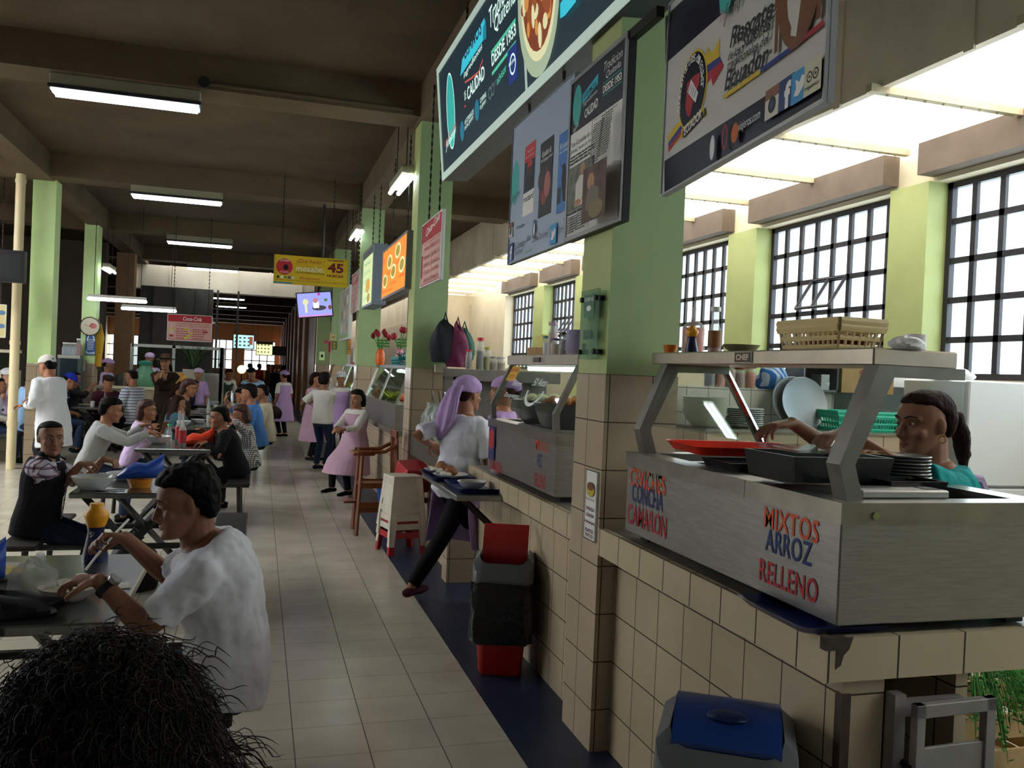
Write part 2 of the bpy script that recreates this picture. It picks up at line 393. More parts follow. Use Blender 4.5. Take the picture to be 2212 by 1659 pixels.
# beams across the hall at every pair of columns, and two along it
BY = [3.36 + 4.85 * i for i in range(-1, 12)]
names = ['cross beam behind the viewpoint', 'cross beam overhead at the nearest green column', 'cross beam carrying the first long lamp', 'cross beam carrying the second long lamp', 'cross beam carrying the third long lamp', 'cross beam carrying the fourth long lamp']
for i, y in enumerate(BY):
    mb = MB(); mb.box((-10.0, y - 0.06, 4.02), (3.7, y + 0.38, CZ + 0.02))
    struct('ceiling_beam', mb, BEAM, 'concrete ' + (names[i] if i < 6 else 'cross beam deep in the hall, bay %s past the white bulkhead' % ['one', 'two', 'three', 'four', 'five', 'six', 'seven'][i - 6]), 'beam')
for x0, x1, nm in ((1.39, 1.76, 'above the stall columns on the right'), (-3.13, -2.83, 'above the light green columns on the left')):
    mb = MB(); mb.box((x0, -3, 4.0), (x1, 61, CZ + 0.02)); struct('ceiling_beam', mb, BEAM, 'long concrete beam ' + nm, 'beam')
# columns of the stall row
def column(y, i, lab, x0=1.41, x1=1.75, d=0.34, pale=False):
    t = thing('column', lab, 'column', (x0, y, 0), kind='structure')
    mb = MB(); mb.box((x0, y, 0), (x1, y + d, 1.615), 0); mb.build('tiled_base', TILE_W, t, world=True)
    mb = MB(); mb.box((x0 + 0.004, y + 0.004, 1.615), (x1 - 0.004, y + d - 0.004, 4.02), 0)
    o = mb.build('painted_shaft', [GREEN, GREEN_Y], t, world=True)
    for p in o.data.polygons:
        if p.normal.x < -0.5: p.material_index = 1
    return t
column(3.36, 0, 'thick green column beside the near steel counter, tiled below')
column(8.21, 1, 'green column with the red drinks menu hanging before it')
column(13.06, 2, 'green column behind the blue light-box menu')
column(17.9, 3, 'green column behind the slanted television')
column(22.75, 4, 'last green column of the stall row before the shutters')
for (x0, x1, y, lab) in ((-3.10, -2.80, 13.3, 'bright light green column at left with a cream drainpipe'), (-3.17, -2.92, 17.35, 'light green column carrying the round clock and blue notice')):
    t = thing('column', lab, 'column', (x0, y, 0), kind='structure')
    mb = MB(); mb.box((x0, y, 0.0), (x1, y + 0.34, 1.45)); mb.build('tiled_base', TILE_W, t, world=True)
    mb = MB(); mb.box((x0 + .003, y + .003, 1.45), (x1 - .003, y + 0.337, 4.02)); mb.build('painted_shaft', GREEN_L, t, world=True)
# window wall on the right: lower wall, lintel, piers and steel windows
XW = 5.1
WZ0, WZ1 = 1.70, 3.27
piers = [(-3.2, -1.2), (0.35, 0.8), (2.58, 3.0), (5.6, 6.03), (8.05, 8.62), (10.2, 10.75), (12.95, 13.5), (15.15, 15.75), (17.75, 21.8), (24.2, 24.8), (26.9, 61.2)]
mb = MB(); mb.box((XW, -3.2, 0), (XW + 0.18, 61.2, WZ0)); mb.box((XW, -3.2, WZ1), (XW + 0.18, 61.2, 4.9)); struct('wall_right', mb, CREAM, 'cream wall under the row of steel windows', 'wall')
for i, (a, b) in enumerate(piers):
    mb = MB(); mb.box((XW - 0.06, a, 0), (XW + 0.19, b, WZ1)); struct('wall_pier', mb, GREEN_Y if i < 8 else CREAM, 'green wall pier between windows, ' + ['behind the viewpoint', 'next to the viewpoint', 'beside the nearest window', 'behind the stacked shelf with the white roll', 'behind the sauce bottles', 'hidden by the thick column', 'seen left of the glass plaque', 'seen beyond the cream wall', 'under the far skylight', 'deep in the hall', 'at the hall end'][i], 'pier')
    mb = MB(); mb.box((XW - 0.16, b - 0.02, WZ1 + 0.04), (XW + 0.02, (piers[i + 1][0] + 0.02) if i + 1 < len(piers) else b, 3.56))
    if i + 1 < len(piers): struct('lintel', mb, BROWNW, 'grimy brown lintel box over the %s window from the front' % ['first', 'second', 'third', 'fourth', 'fifth', 'sixth', 'seventh', 'eighth', 'ninth', 'tenth'][i], 'lintel')
WSPEC = []
def window(n, y0, y1, lab, cols, rows=5, openp=None):
    t = thing('window_%d' % n, lab, 'window', (XW + 0.1, (y0 + y1) / 2, WZ0), kind='structure')
    x0, x1 = XW + 0.14, XW + 0.17
    mb = MB()
    for z in [WZ0 + 0.02, WZ1 - 0.02]: mb.box((x0 - .01, y0, z - .03), (x1 + .01, y1, z + .03))
    for y in (y0 + .02, y1 - .02): mb.box((x0 - .01, y - .03, WZ0), (x1 + .01, y + .03, WZ1))
    for j in range(1, rows):
        z = WZ0 + (WZ1 - WZ0) * j / rows; mb.box((x0, y0, z - .024), (x1, y1, z + .024))
    for i in range(1, cols):
        y = y0 + (y1 - y0) * i / cols; mb.box((x0, y - .024, WZ0), (x1, y + .024, WZ1))
    mb.build('window_frame', SASH, t, world=True)
    mb = MB(); mb.box((XW + 0.153, y0 + .02, WZ0 + .02), (XW + 0.156, y1 - .02, WZ1 - .02)); mb.build('window_glass', GLASS, t, world=True)
    if openp is not None:   # a tilted ventilator leaf, hinged at its top edge
        ya = y0 + (y1 - y0) * openp / cols; yb = y0 + (y1 - y0) * (openp + 2) / cols; zt = WZ0 + (WZ1 - WZ0) * 3 / rows; zb = zt - (WZ1 - WZ0) / rows
        mb = MB()
        for y in (ya, yb, (ya + yb) / 2): mb.tube([(x0 - .02, y, zt), (x0 - 0.2, y, zb + .03)], 0.016, 6)
        mb.tube([(x0 - .02, ya, zt), (x0 - .02, yb, zt)], 0.016, 6); mb.tube([(x0 - .2, ya, zb + .03), (x0 - .2, yb, zb + .03)], 0.016, 6)
        mb.build('ventilator_leaf', SASH, t, world=True)
wl = [('steel window next to the viewpoint', 6, None), ('small-paned steel window near the viewpoint', 7, None), ('large steel window at the right edge with an open vent', 10, 4), ('steel window with an open vent behind the yellow basket', 8, 3), ('steel window behind the bottles', 7, None), ('steel window hidden behind the thick column', 8, None), ('steel window behind the glass plaque and stacked bowls', 8, 2), ('steel window right of the cream wall', 8, None), ('narrow steel window behind the hanging bags', 8, None), ('steel window at the deep end', 8, None)]
gaps = [(piers[i][1], piers[i + 1][0]) for i in range(len(piers) - 1)]
for i, (a, b) in enumerate(gaps): window(i + 1, a, b, wl[i][0], wl[i][1], 5, wl[i][2])
# skylight strip: beige fascia, milky sheets, ribs
mb = MB(); mb.box((3.78, -3.2, 3.55), (3.84, 61.2, 4.9)); struct('skylight_fascia', mb, DUCT, 'beige panelled fascia hanging beside the skylight', 'fascia')
mb = MB()
for i in range(46): mb.box((3.765, -3.0 + 1.15 * i, 3.53), (3.785, -2.93 + 1.15 * i, 4.32))
struct('trim_1', mb, DUCT, 'narrow joint strips on the skylight fascia', 'trim')
mb = MB(); mb.box((-7.2, 7.0, CZ + .02), (-4.6, 12.2, CZ + .04)); struct('skylight', mb, SKYP, 'milky skylight in the ceiling over the left-hand tables', 'skylight')
mb = MB(); mb.box((3.8, -3.2, 3.57), (5.05, 24.0, 3.58)); struct('skylight', mb, SKYP, 'milky white translucent skylight sheets', 'skylight')
RIB = mat('dirty_white_rib', 'c8bb9c', 0.5, noise=0.15)
for i in range(18):
    y = 1.2 + 1.15 * i
    mb = MB(); mb.box((3.7, y, 3.515), (5.02, y + .055, 3.565)); 
    for k in range(8): mb.cyl((3.85 + .15 * k, y + .027, 3.505), (3.85 + .15 * k, y + .027, 3.52), 0.011, None, 8)
    struct('trim_%d' % (i + 2), mb, RIB, 'bolted skylight rib number %d from the front' % (i + 1), 'trim')
# ends and left side
mb = MB(); mb.box((-10.2, -3.4, 0), (5.4, -3.2, 5.3)); struct('wall_back', mb, mat('grey_plaster', 'a8a8aa', .8), 'plain wall behind the viewpoint', 'wall')
# end wall with tall bright windows
mb = MB()
ew = [(-9.5, -6.6), (-6.1, -3.5), (-3.0, -1.75), (-1.0, 1.0), (1.5, 3.2)]
mb.box((-10.2, 60, 0), (5.4, 60.3, 1.05)); mb.box((-10.2, 60, 3.05), (5.4, 60.3, 5.0))
xs = [-10.2] + [v for p in ew for v in p] + [5.4]
for i in range(0, len(xs), 2): mb.box((xs[i], 60, 1.05), (xs[i + 1], 60.3, 3.05))
struct('wall_far', mb, mat('far_orange_plaster', 'a8744a', 0.8), 'orange-brown far end wall with tall bright windows', 'wall')
for i, (a, b) in enumerate(ew):
    mb = MB()
    n = max(3, int((b - a) / 0.42))
    for k in range(n + 1): x = a + (b - a) * k / n; mb.box((x - .03, 60.1, 1.05), (x + .03, 60.16, 3.05))
    for z in (1.08, 1.7, 2.4, 3.02): mb.box((a, 60.1, z - .03), (b, 60.16, z + .03))
    struct('window_%d' % (20 + i), mb, SASH, ['far end window behind the left stalls', 'far end window left of the orange pier', 'far end window above the glowing lamp', 'wide far end window at the end of the aisle', 'far end window behind the shutters'][i], 'window')
# left wall with high windows
mb = MB(); mb.box((-9.6, -3.2, 0), (-9.4, 61.2, 1.5)); mb.box((-9.6, -3.2, 3.6), (-9.4, 61.2, 5.0))
mb.box((-9.6, 11.9, 1.5), (-9.4, 61.2, 3.6)); mb.box((-9.6, -3.2, 1.5), (-9.4, 5.8, 3.6)); struct('wall_left', mb, CREAM, 'cream left wall of the hall with windows', 'wall')
for i in range(3):
    y0 = 5.8 + 2.05 * i; mb = MB()
    mb.box((-9.6, y0, 1.5), (-9.4, y0 + .3, 3.6))
    for k in range(8): y = y0 + .3 + 1.75 * k / 7; mb.box((-9.52, y - .02, 1.5), (-9.48, y + .02, 3.6))
    for k in range(6): z = 1.52 + 2.06 * k / 5; mb.box((-9.52, y0, z - .02), (-9.48, y0 + 2.05, z + .02))
    struct('window_%d' % (30 + i), mb, SASH, 'steel window in the left wall, %s from the front' % ['first', 'second', 'third', 'fourth', 'fifth'][i], 'window')
# white bulkhead across the hall and cream cross wall behind the second stall
mb = MB(); mb.box((-3.4, 23.6, 3.38), (1.35, 24.0, 3.98))
for k in range(6): mb.box((-3.1 + .82 * k, 23.57, 3.37), (-3.06 + .82 * k, 23.62, 3.99))
struct('bulkhead', mb, mat('pale_bulkhead', 'e2d6bf', .6, noise=.1, nscale=1.5), 'dusty white duct-like bulkhead spanning the aisle', 'bulkhead')
mb = MB(); mb.box((3.5, 21.0, 0), (5.1, 21.25, 3.5)); struct('wall_cross', mb, CREAM, 'plain cream cross wall behind the second stall', 'wall')
mb = MB(); mb.box((-9.4, 19.9, 0), (-3.2, 20.2, 4.0)); struct('wall_stall_back', mb, DARKW, 'dark brown back wall of the left-hand stalls', 'wall')
xa_, xb_ = atY(245, 750, 21.5).x, atY(284, 750, 21.5).x
mb = MB(); mb.box((xa_, 21.5, 0), (xb_, 21.9, 4.0)); struct('pillar_tan', mb, TAN, 'tan pillar behind the glazed stall', 'pillar')
mb = MB(); mb.box((-3.2, 22.6, 0), (xa_ + .05, 22.8, 4.0)); struct('wall_behind_clock', mb, DARKW, 'dark brown wall right of the clock column', 'wall')
mb = MB(); mb.box((xb_ - .05, 23.1, 0), (atY(458, 700, 23.1).x, 23.3, 3.4))
for k in range(5): mb.box((xb_ + .25 + .5 * k, 23.06, 0), (xb_ + .3 + .5 * k, 23.1, 3.4))
struct('wall_grey_panels', mb, mat('grey_brown_panel', '57524b', .7, noise=.2), 'grey-brown panelled wall behind the glazed stall', 'wall')
# shutters and pink pilasters along the aisle beyond the last stall column
SH = mat('rusty_brown_shutter', '8a6a4c', 0.6, noise=0.25, nscale=3, stretch=(1, 1, .1))
PINK = mat('faded_orange_pilaster', 'b07a5c', 0.7, noise=0.12)
for i in range(9):
    y = 23.4 + 4.0 * i
    mb = MB()
    for k in range(14): mb.box((1.40, y + .25 * k, 0), (1.44 + .03 * (k % 2), y + .25 * k + .25, 4.0))
    struct('shutter', mb, SH, 'closed ribbed brown shutter, %s after the stalls' % ['first', 'second', 'third', 'fourth', 'fifth', 'sixth', 'seventh', 'eighth', 'ninth'][i], 'shutter')
    mb = MB(); mb.box((1.3, y + 3.5, 0), (1.7, y + 4.0, 4.0)); struct('pilaster', mb, PINK, 'orange-pink pilaster between brown shutters, %s along' % ['first', 'second', 'third', 'fourth', 'fifth', 'sixth', 'seventh', 'eighth', 'ninth'][i], 'pilaster')
# cream drain pipe in front of the left column
t = thing('drain_pipe', 'cream vertical drainpipe beside the bright green left column', 'pipe', (-3.2, 13.1, 0), kind='structure')
mb = MB(); mb.cyl((-3.2, 13.1, 0), (-3.2, 13.1, 4.33), 0.06, None, 18); mb.build('pipe_shaft', mat('cream_pipe_paint', 'd9c9a0', 0.5), t, smooth=True, world=True)
mb = MB(); [mb.cyl((-3.2, 13.1, z), (-3.2, 13.1, z + .05), 0.068, None, 18) for z in (.6, 1.7, 2.8, 3.9)]; mb.build('pipe_collar', mat('cream_pipe_paint', 'd9c9a0', 0.5), t, smooth=True, world=True)
# ---------------------------------------------------------------- lamps
TUBE = mat('glowing_tube', 'ffffff', 0.4, emit=9.0, emit_c='eaf4ff'); HOUS = mat('grey_green_lamp_housing', '8d8a72', 0.5)
DIFF = mat('lit_lamp_diffuser', 'e8f4ee', 0.4, emit=3.0, emit_c='e2f4ea')
def beam_lamp(x0, y, lab):
    t = thing('fluorescent_lamp', lab, 'ceiling lamp', (x0 + .61, y, 3.99), group='long lamps under the cross beams')
    mb = MB(); mb.box((-.61, -.05, -.07), (.61, .08, 0.03), bev=.006); mb.build('housing', HOUS, t)
    mb = MB(); mb.box((-.62, -.06, -.1), (.62, .14, -.07)); mb.build('reflector', mat('dark_reflector_edge', '2a2a30', .4), t)
    for dy in (-.03, .09):
        mb = MB(); mb.tube([(-.585, dy, -.125), (.585, dy, -.125)], .019, 10); mb.build('tube', TUBE, t, smooth=True)
    mb = MB(); mb.box((-.6, -.055, -.118), (.6, .135, -.102)); mb.build('inner_reflector', DIFF, t)
    return t
L0 = beam_lamp(-1.82, 8.27, 'longest lit twin-tube lamp, under the nearest visible cross beam')
for y, lab in ((13.1, 'lit tube lamp under the second visible cross beam'), (17.95, 'lit tube lamp under the third visible cross beam'), (22.75, 'smallest lit tube lamp, just before the white bulkhead'),
               (28.0, 'first lamp beyond the white bulkhead'), (32.9, 'second lamp beyond the white bulkhead'), (37.7, 'third lamp beyond the white bulkhead'), (3.3, 'lamp on the cross beam above the nearest tables')):
    dup(L0, (-1.21, y, 3.99), None, lab)
for (pL, pR, y, lab) in (((190, 640), (316, 650), 16.9, 'hanging white tube lamp at left, the nearer of the pair'), ((263, 662), (380, 670), 18.7, 'hanging white tube lamp above the drinks price board')):
    a = atY(*pL, y); b = atY(*pR, y)
    t = thing('hanging_lamp', lab, 'hanging lamp', ((a + b) / 2), group='pair of hanging tube lamps'); L2 = (b - a).length / 2
    mb = MB(); mb.box((-L2, -.06, .0), (L2, .06, .05), bev=.01); mb.build('housing', WHITE_P, t)
    mb = MB(); mb.tube([(-L2 * .97, 0, -.03), (L2 * .97, 0, -.03)], .03, 12, round_ends=True); mb.build('tube', TUBE, t, smooth=True)
    for s in (-1, 1):
        mb = MB(); mb.tube([(s * L2 * .8, 0, .04), (s * L2 * .8, 0, 4.33 - t.location.z)], .006, 6); mb.build('suspension_wire', IRON, t)
def side_lamp(p, y, lab, sc=1.0):
    c = atY(*p, y); t = thing('fluorescent_lamp', lab, 'strip lamp', c, group='short strip lamps along the column line')
    mb = MB(); mb.box((-.06, -.55 * sc, .02), (.06, .55 * sc, .1), bev=.008); mb.build('housing', HOUS, t)
    for dx in (-.045, .045):
        mb = MB(); mb.tube([(dx, -.56 * sc, -.01), (dx, .56 * sc, -.01)], .022, 10, round_ends=True); mb.build('tube', TUBE, t, smooth=True)
    for s in (-1, 1):
        mb = MB(); mb.tube([(0, s * .4 * sc, .09), (0, s * .4 * sc, 4.33 - c.z)], .006, 6); mb.build('suspension_wire', IRON, t)
side_lamp((866, 398), 8.9, 'bright strip lamp beside the green column with the red menu', .8)
side_lamp((770, 508), 13.2, 'bright strip lamp above the blue menu light box', .8)
side_lamp((236, 584), 17.6, 'small strip lamp beside the clock column', .7)
# ================================================================ NEAR STALL
TILE_C = tile_mat('counter_tile', 'c4b294', '3e3024', (0.2, 0.2, 0.205), (0.03, 0.146, 0.18), 0.005, 0.28, 0.04, 0.14)
TILE_T = tile_mat('counter_edge_tile', 'c9b899', '3a2c22', (0.214, 0.198, 3), (1.419, 0.18, 0), 0.006, 0.25, 0.03, 0.1)
SLAB = mat('worn_grey_counter_top', '6f6a60', 0.35, noise=0.25, nscale=8)
def make_counter(y0, y1, lab, x1=2.35, near_end=False, top=0.958):
    t = thing('tiled_counter', lab, 'counter', (1.9, (y0 + y1) / 2, 0))
    mb = MB(); mb.box((1.495, y0 + .037, 0), (1.56, y1, .848)); 
    if near_end:
        mb.box((1.56, y0 + .037, 0), (1.625, y0 + .12, .848)); mb.box((1.86, y0 + .037, 0), (1.9, y1, .848)); mb.box((1.56, y1 - .3, 0), (1.86, y1 - .25, .84))
    else: mb.box((1.56, y0 + .037, 0), (x1 - .03, y0 + .1, .848))
    mb.build('tiled_body', TILE_C, t, world=True)
    mb = MB(); mb.box((1.41, y0, .846), (1.44, y1, top)); mb.box((1.44, y0, .846), (x1, y0 + .03, top)); mb.build('tiled_edge', TILE_T, t, world=True)
    mb = MB(); mb.box((1.44, y0 + .03, .86), (x1, y1, top - .004)); mb.build('worktop', SLAB, t, world=True)
    return t
c1 = make_counter(1.84, 3.36, 'tiled counter under the nearest steel case lettered CONCHA and ARROZ', x1=2.18, near_end=True)
mb = MB(); mb.box((1.49, 1.872, 0), (1.518, 1.9, .8)); mb.build('corner_strip', mat('rusty_corner_iron', '4a3a30', .6, noise=.4, nscale=12), c1, world=True)
GREYP = mat('grey_door_paint', '8f8a86', 0.45, noise=0.2, nscale=5)
mb = MB(); mb.box((1.405, 1.836, .93), (1.47, 1.86, .962)); mb.prism([(1.4395, .962), (1.49, .962), (1.478, .93), (1.462, .915), (1.455, .89), (1.4395, .88)], 1.8385, 1.8395, 'y'); mb.build('chipped_corner', mat('bare_mortar', '4b4038', .9, noise=.3, nscale=30), c1, world=True)
t = thing('cabinet_door', 'grey metal cabinet door standing ajar under the nearest counter', 'cabinet door', (1.66, 1.86, 0))
mb = MB(); mb.box((1.63, 1.84, 0), (1.665, 1.875, .80)); mb.box((1.665, 1.845, .74), (1.86, 1.87, .78)); mb.build('door_frame', GREYP, t, world=True)
p0 = Vector((1.655, 1.80, 0)); du = Vector((.27, .012, 0)).normalized(); dn = Vector((-du.y, du.x, 0))
mb = MB()
def dbox(mb, a, b, z0, z1, th=.012, off=0.0, k=None): mb.obox(p0 + du * ((a + b) / 2) + dn * off + Vector((0, 0, (z0 + z1) / 2)), du, dn, (0, 0, 1), (b - a) / 2, th, (z1 - z0) / 2, k, .002)
dbox(mb, 0, .03, .08, .79); dbox(mb, .235, .27, .08, .79); dbox(mb, 0, .27, .755, .79); dbox(mb, 0, .27, .08, .12)
mb.build('door_rail', GREYP, t, world=True)
mb = MB(); dbox(mb, .015, .255, .1, .675, .006); dbox(mb, .05, .22, .2, .6, .004, -.012); dbox(mb, .085, .185, .26, .54, .004, -.02); mb.build('door_panel', GREYP, t, world=True)
for z in (.3, .62): mb = MB(); mb.tube([(1.665, 1.84, z), (1.655, 1.80, z)], .012, 8); mb.build('hinge', IRON, t, world=True)

def make_case(y0, y1, lab, x0=1.447, x1=2.16, z0=.985, z1=1.305):
    t = thing('steel_food_case', lab, 'food warmer', ((x0 + x1) / 2, (y0 + y1) / 2, .958))
    mb = MB(); mb.box((x0, y0, z0), (x1, y1, z1 - .05), bev=.004); mb.build('body', STEEL, t, world=True)
    mb = MB()  # rim around the wells
    mb.box((x0 - .006, y0 + .07, z1 - .0555), (x0 + .09, y1 - .07, z1)); mb.box((x1 - .09, y0 + .07, z1 - .0555), (x1 + .006, y1 - .07, z1))
    mb.box((x0 - .006, y0 - .006, z1 - .0555), (x1 + .006, y0 + .07, z1)); mb.box((x0 - .006, y1 - .07, z1 - .0555), (x1 + .006, y1 + .006, z1))
    n = max(2, round((y1 - y0 - .1) / .3))
    for k in range(1, n): y = y0 + .05 + (y1 - y0 - .1) * k / n; mb.box((x0 + .09, y - .02, z1 - .05), (x1 - .09, y + .02, z1 - .002))
    mb.build('top_rim', STEEL_TOP, t, world=True)
    for k in range(n):
        a = y0 + .06 + (y1 - y0 - .12) * k / n; b = y0 + .06 + (y1 - y0 - .12) * (k + 1) / n
        mb = MB(); mb.box((x0 + .09, a + .02, z1 - .05), (x1 - .09, b - .02, z1 - .045)); mb.build('food_well', mat('well_steel', '4b4a46', .4, .8), t, world=True)
    for (x, y) in ((x0 + .08, y0 + .08), (x1 - .08, y0 + .08), (x0 + .08, y1 - .08), (x1 - .08, y1 - .08)):
        mb = MB(); mb.box((x - .03, y - .03, .958), (x + .03, y + .03, z0)); mb.build('foot', BLACK, t, world=True)
    return t
case1 = make_case(1.853, 3.18, 'big steel food case nearest the viewer, painted CONCHA CAMARON ARROZ')
mb = MB(); mb.cyl((1.545, 1.85, 1.272), (1.545, 1.842, 1.272), .011, None, 14); mb.build('rivet', CHROME, case1, world=True)
OR = mat('orange_lettering', 'd8501e', .5); BL = mat('navy_lettering', '16306e', .5); RD = mat('red_lettering', 'b3202c', .5)
pr = Print((1.446, 3.18, .985), (0, -1, 0), (0, 0, 1), (-1, 0, 0))
for s, x, y, w, h, m in (('CEVICHES', .035, .19, .31, .07, OR), ('CONCHA', .06, .128, .27, .073, BL), ('CAMARON', .025, .035, .34, .08, RD),
                         ('MIXTOS', .985, .195, .255, .062, OR), ('ARROZ', .995, .128, .22, .066, BL), ('RELLENO', .972, .035, .275, .066, RD)):
    q_ = Print(pr.O, pr.u, pr.v, pr.n); q_.text(s, x, y, w, h, m, bold=.012, sp=1.05); q_.build(case1, 'painted_lettering')
pr.rect(.205, .24, .31, .268, mat('scraped_paint_patch', '8d8a82', .4, .7)); pr.rect(.16, .222, .175, .245, MATS['scraped_paint_patch'])
pr.build(case1, 'scraped_patch')
mb = MB(); mb.box((1.4405, 2.3, 1.25), (1.443, 2.304, 1.305)); mb.build('seam', STEEL_DK, case1, world=True)
def guard(y0, y1, lab, zs0, zs1, x_sh0=1.59, x_sh1=1.86, badge=None):
    t = thing('sneeze_guard', lab, 'sneeze guard', (1.6, (y0 + y1) / 2, 1.305))
    for y, dy in ((y0, .03), (y1, .03)):
        mb = MB(); w = .028
        prof = [(1.48, 1.305), (1.53, 1.305), (1.50, 1.40), (1.61, zs0 - .03), (1.84, zs0 - .03), (1.84, zs0), (1.56, zs0), (1.452, 1.40)]
        mb.rings([[(x, y - w, z) for x, z in prof], [(x, y + w, z) for x, z in prof]]); mb.build('post', STEEL_DK, t, world=True)
        if y == y1:
            mb = MB(); mb.tube([(2.05, y, 1.31), (1.84, y, zs0 - .02)], .018, 8); mb.build('rear_strut', CHROME, t, world=True)
    mb = MB(); mb.box((x_sh0 - .01, y0 + .02, zs0), (x_sh1, y1 + .16, zs1), bev=.004); mb.build('shelf', mat('shelf_steel', 'b5aa9a', .38, .75, noise=.1), t, world=True)
    mb = MB(); a = (1.472, 1.42); b = (1.582, zs0 - .01)
    mb.rings([[(a[0], y0 + .04, a[1]), (a[0], y1 - .04, a[1]), (b[0], y1 - .04, b[1]), (b[0], y0 + .04, b[1])], [(a[0] + .005, y0 + .04, a[1]), (a[0] + .005, y1 - .04, a[1]), (b[0] + .005, y1 - .04, b[1]), (b[0] + .005, y0 + .04, b[1])]])
    mb.build('glass_panel', GLASS, t, world=True)
    return t
g1 = guard(1.905, 3.12, 'slanted glass sneeze guard with CHEF badge on its shelf', 1.664, 1.712)
BROWNB = mat('brown_badge', '4a2d22', .4); IVORY = mat('ivory_print', 'd8cdb4', .5)
pB = Print((1.579, 3.3, 1.664), (0, -1, 0), (0, 0, 1), (-1, 0, 0))
u0, v0 = pB.px(1588, 790); u1, v1 = pB.px(1626, 761)
mb = MB(); mb.box((1.574, 3.3 - u0, 1.67), (1.58, 3.3 - u1, 1.708), bev=.002); bd = mb.build('name_badge', IVORY, g1, world=True)
pB = Print((1.5735, 3.3, 1.664), (0, -1, 0), (0, 0, 1), (-1, 0, 0)); pB.rect(u0 + .004, .0085, u1 - .004, .0415, BROWNB); pB.text('CHEF', u0 + .014, .015, u1 - u0 - .028, .02, IVORY, bold=.03); pB.build(bd, 'badge_lettering')
# --- small builders for tableware
def bowl_prof(r, h, th=.004): return [(r * .45, 0), (r * .55, .004), (r * .8, h * .45), (r, h), (r - th, h), (r * .78 - th, h * .47), (r * .45, .012), (.001, .010)]
def plate_prof(r, h=.022): return [(r * .55, 0), (r * .62, .003), (r, h), (r - .003, h + .003), (r * .62, .008), (.001, .007)]
def put(name, lab, cat, c, prof, m, n=28, group=None, sx=1, sy=1, part=None):
    mb = MB(); mb.lathe((0, 0, 0), prof, n, sx=sx, sy=sy); o = mb.build(name, m, smooth=True); o.location = c; tag(o, lab, cat, group); return o
def stack(name, labf, cat, c, prof, m, k, dz, group, jit=.003, n=28):
    o = None
    for i in range(k):
        loc = Vector(c) + Vector((random.uniform(-jit, jit), random.uniform(-jit, jit), dz * i))
        if o is None: o = put(name, labf(i), cat, loc, prof, m, n, group); r = o
        else: r = dup(o, loc, None, labf(i), group)
    return r
ORD = ['bottom', 'second', 'third', 'fourth', 'fifth', 'sixth', 'seventh', 'eighth', 'ninth', 'tenth', 'eleventh', 'twelfth', 'thirteenth', 'fourteenth']
def nth(i, k): return 'top' if i == k - 1 else ORD[i]
def tray(name, lab, c, ux, lx, ly, m, h=.028, tilt=0.0):
    t = MB(); ux = Vector(ux).normalized(); uy = Vector((-ux.y, ux.x, 0))
    def rr(hx, hy, z, r=.03):
        P = []
        for (sx, sy, a0) in ((1, 1, 0), (-1, 1, 90), (-1, -1, 180), (1, -1, 270)):
            for a in (0, 30, 60, 90):
                A = math.radians(a0 + a); P.append(ux * (sx * (hx - r) + r * math.cos(A)) + uy * (sy * (hy - r) + r * math.sin(A)) + Vector((0, 0, z)))
        return P
    t.rings([rr(lx - .02, ly - .02, 0), rr(lx, ly, h), rr(lx + .004, ly + .004, h + .002), rr(lx - .003, ly - .003, h), rr(lx - .022, ly - .022, .004)])
    o = t.build(name, m, smooth=True); o.location = c; o.rotation_euler = (0, tilt, 0); tag(o, lab, 'tray'); return o
RED_P = mat('bright_red_plastic', 'd8301c', 0.32); ORANGE_P = mat('orange_plastic', 'e07a1a', .35); BLUE_P = mat('dark_blue_plastic', '1b2c66', .35); TEAL_P = mat('turquoise_plastic', '1fb493', .35)
tray('red_tray', 'bright red plastic tray lying across the near steel case', (1.70, 2.76, 1.345), (1, -.12, 0), .23, .165, RED_P)
tray('blue_tray', 'dark blue tray wedged under the near steel case edge', (1.50, 2.03, .96), (.03, 1, 0), .17, .14, BLUE_P, .02)
# pans, lids and crockery on the case
t = thing('roasting_pan', 'black deep roasting pan with glass lid on the near steel case', 'pan', (1.62, 2.2, 1.325)); KB = mat('black_enamel', '131315', .3)
def pan(parent, hx, hy, h, m=KB, name='pan_body'):
    mb = MB(); mb.rings([[(-hx * .92, -hy * .92, 0), (hx * .92, -hy * .92, 0), (hx * .92, hy * .92, 0), (-hx * .92, hy * .92, 0)], [(-hx, -hy, h), (hx, -hy, h), (hx, hy, h), (-hx, hy, h)], [(-hx + .008, -hy + .008, h), (hx - .008, -hy + .008, h), (hx - .008, hy - .008, h), (-hx + .008, hy - .008, h)], [(-hx * .88, -hy * .88, .01), (hx * .88, -hy * .88, .01), (hx * .88, hy * .88, .01), (-hx * .88, hy * .88, .01)]])
    return mb.build(name, m, parent)
pan(t, .17, .13, .075)
mb = MB(); mb.box((-.15, -.115, .085), (.15, .115, .092)); mb.build('glass_lid', GLASS, t)
mb = MB(); mb.tube([(.06, 0, .09), (.1, .0, .145), (.16, 0, .15)], [.012, .016, .012], 8); mb.build('lid_handle', CHROME, t)
t = thing('roasting_pan', 'black shallow pan with flat rim under the red tray', 'pan', (1.70, 2.58, 1.305)); pan(t, .2, .1, .03)
t = thing('roasting_pan', 'low black pan behind the near guard post, beside the plates', 'pan', (1.83, 2.08, 1.305)); pan(t, .1, .07, .035)
t = thing('well_cover', 'flat steel well cover with slot, lying at the near corner', 'lid', (1.72, 1.97, 1.305))
mb = MB(); mb.box((-.16, -.05, 0), (.13, .055, .022), bev=.004); mb.build('cover_plate', STEEL, t)
mb = MB(); mb.box((.07, -.025, .0215), (.12, .02, .0235)); mb.build('cover_slot', INK, t)
GREYPL = mat('grey_plate_glaze', '6f6d6a', .25); 
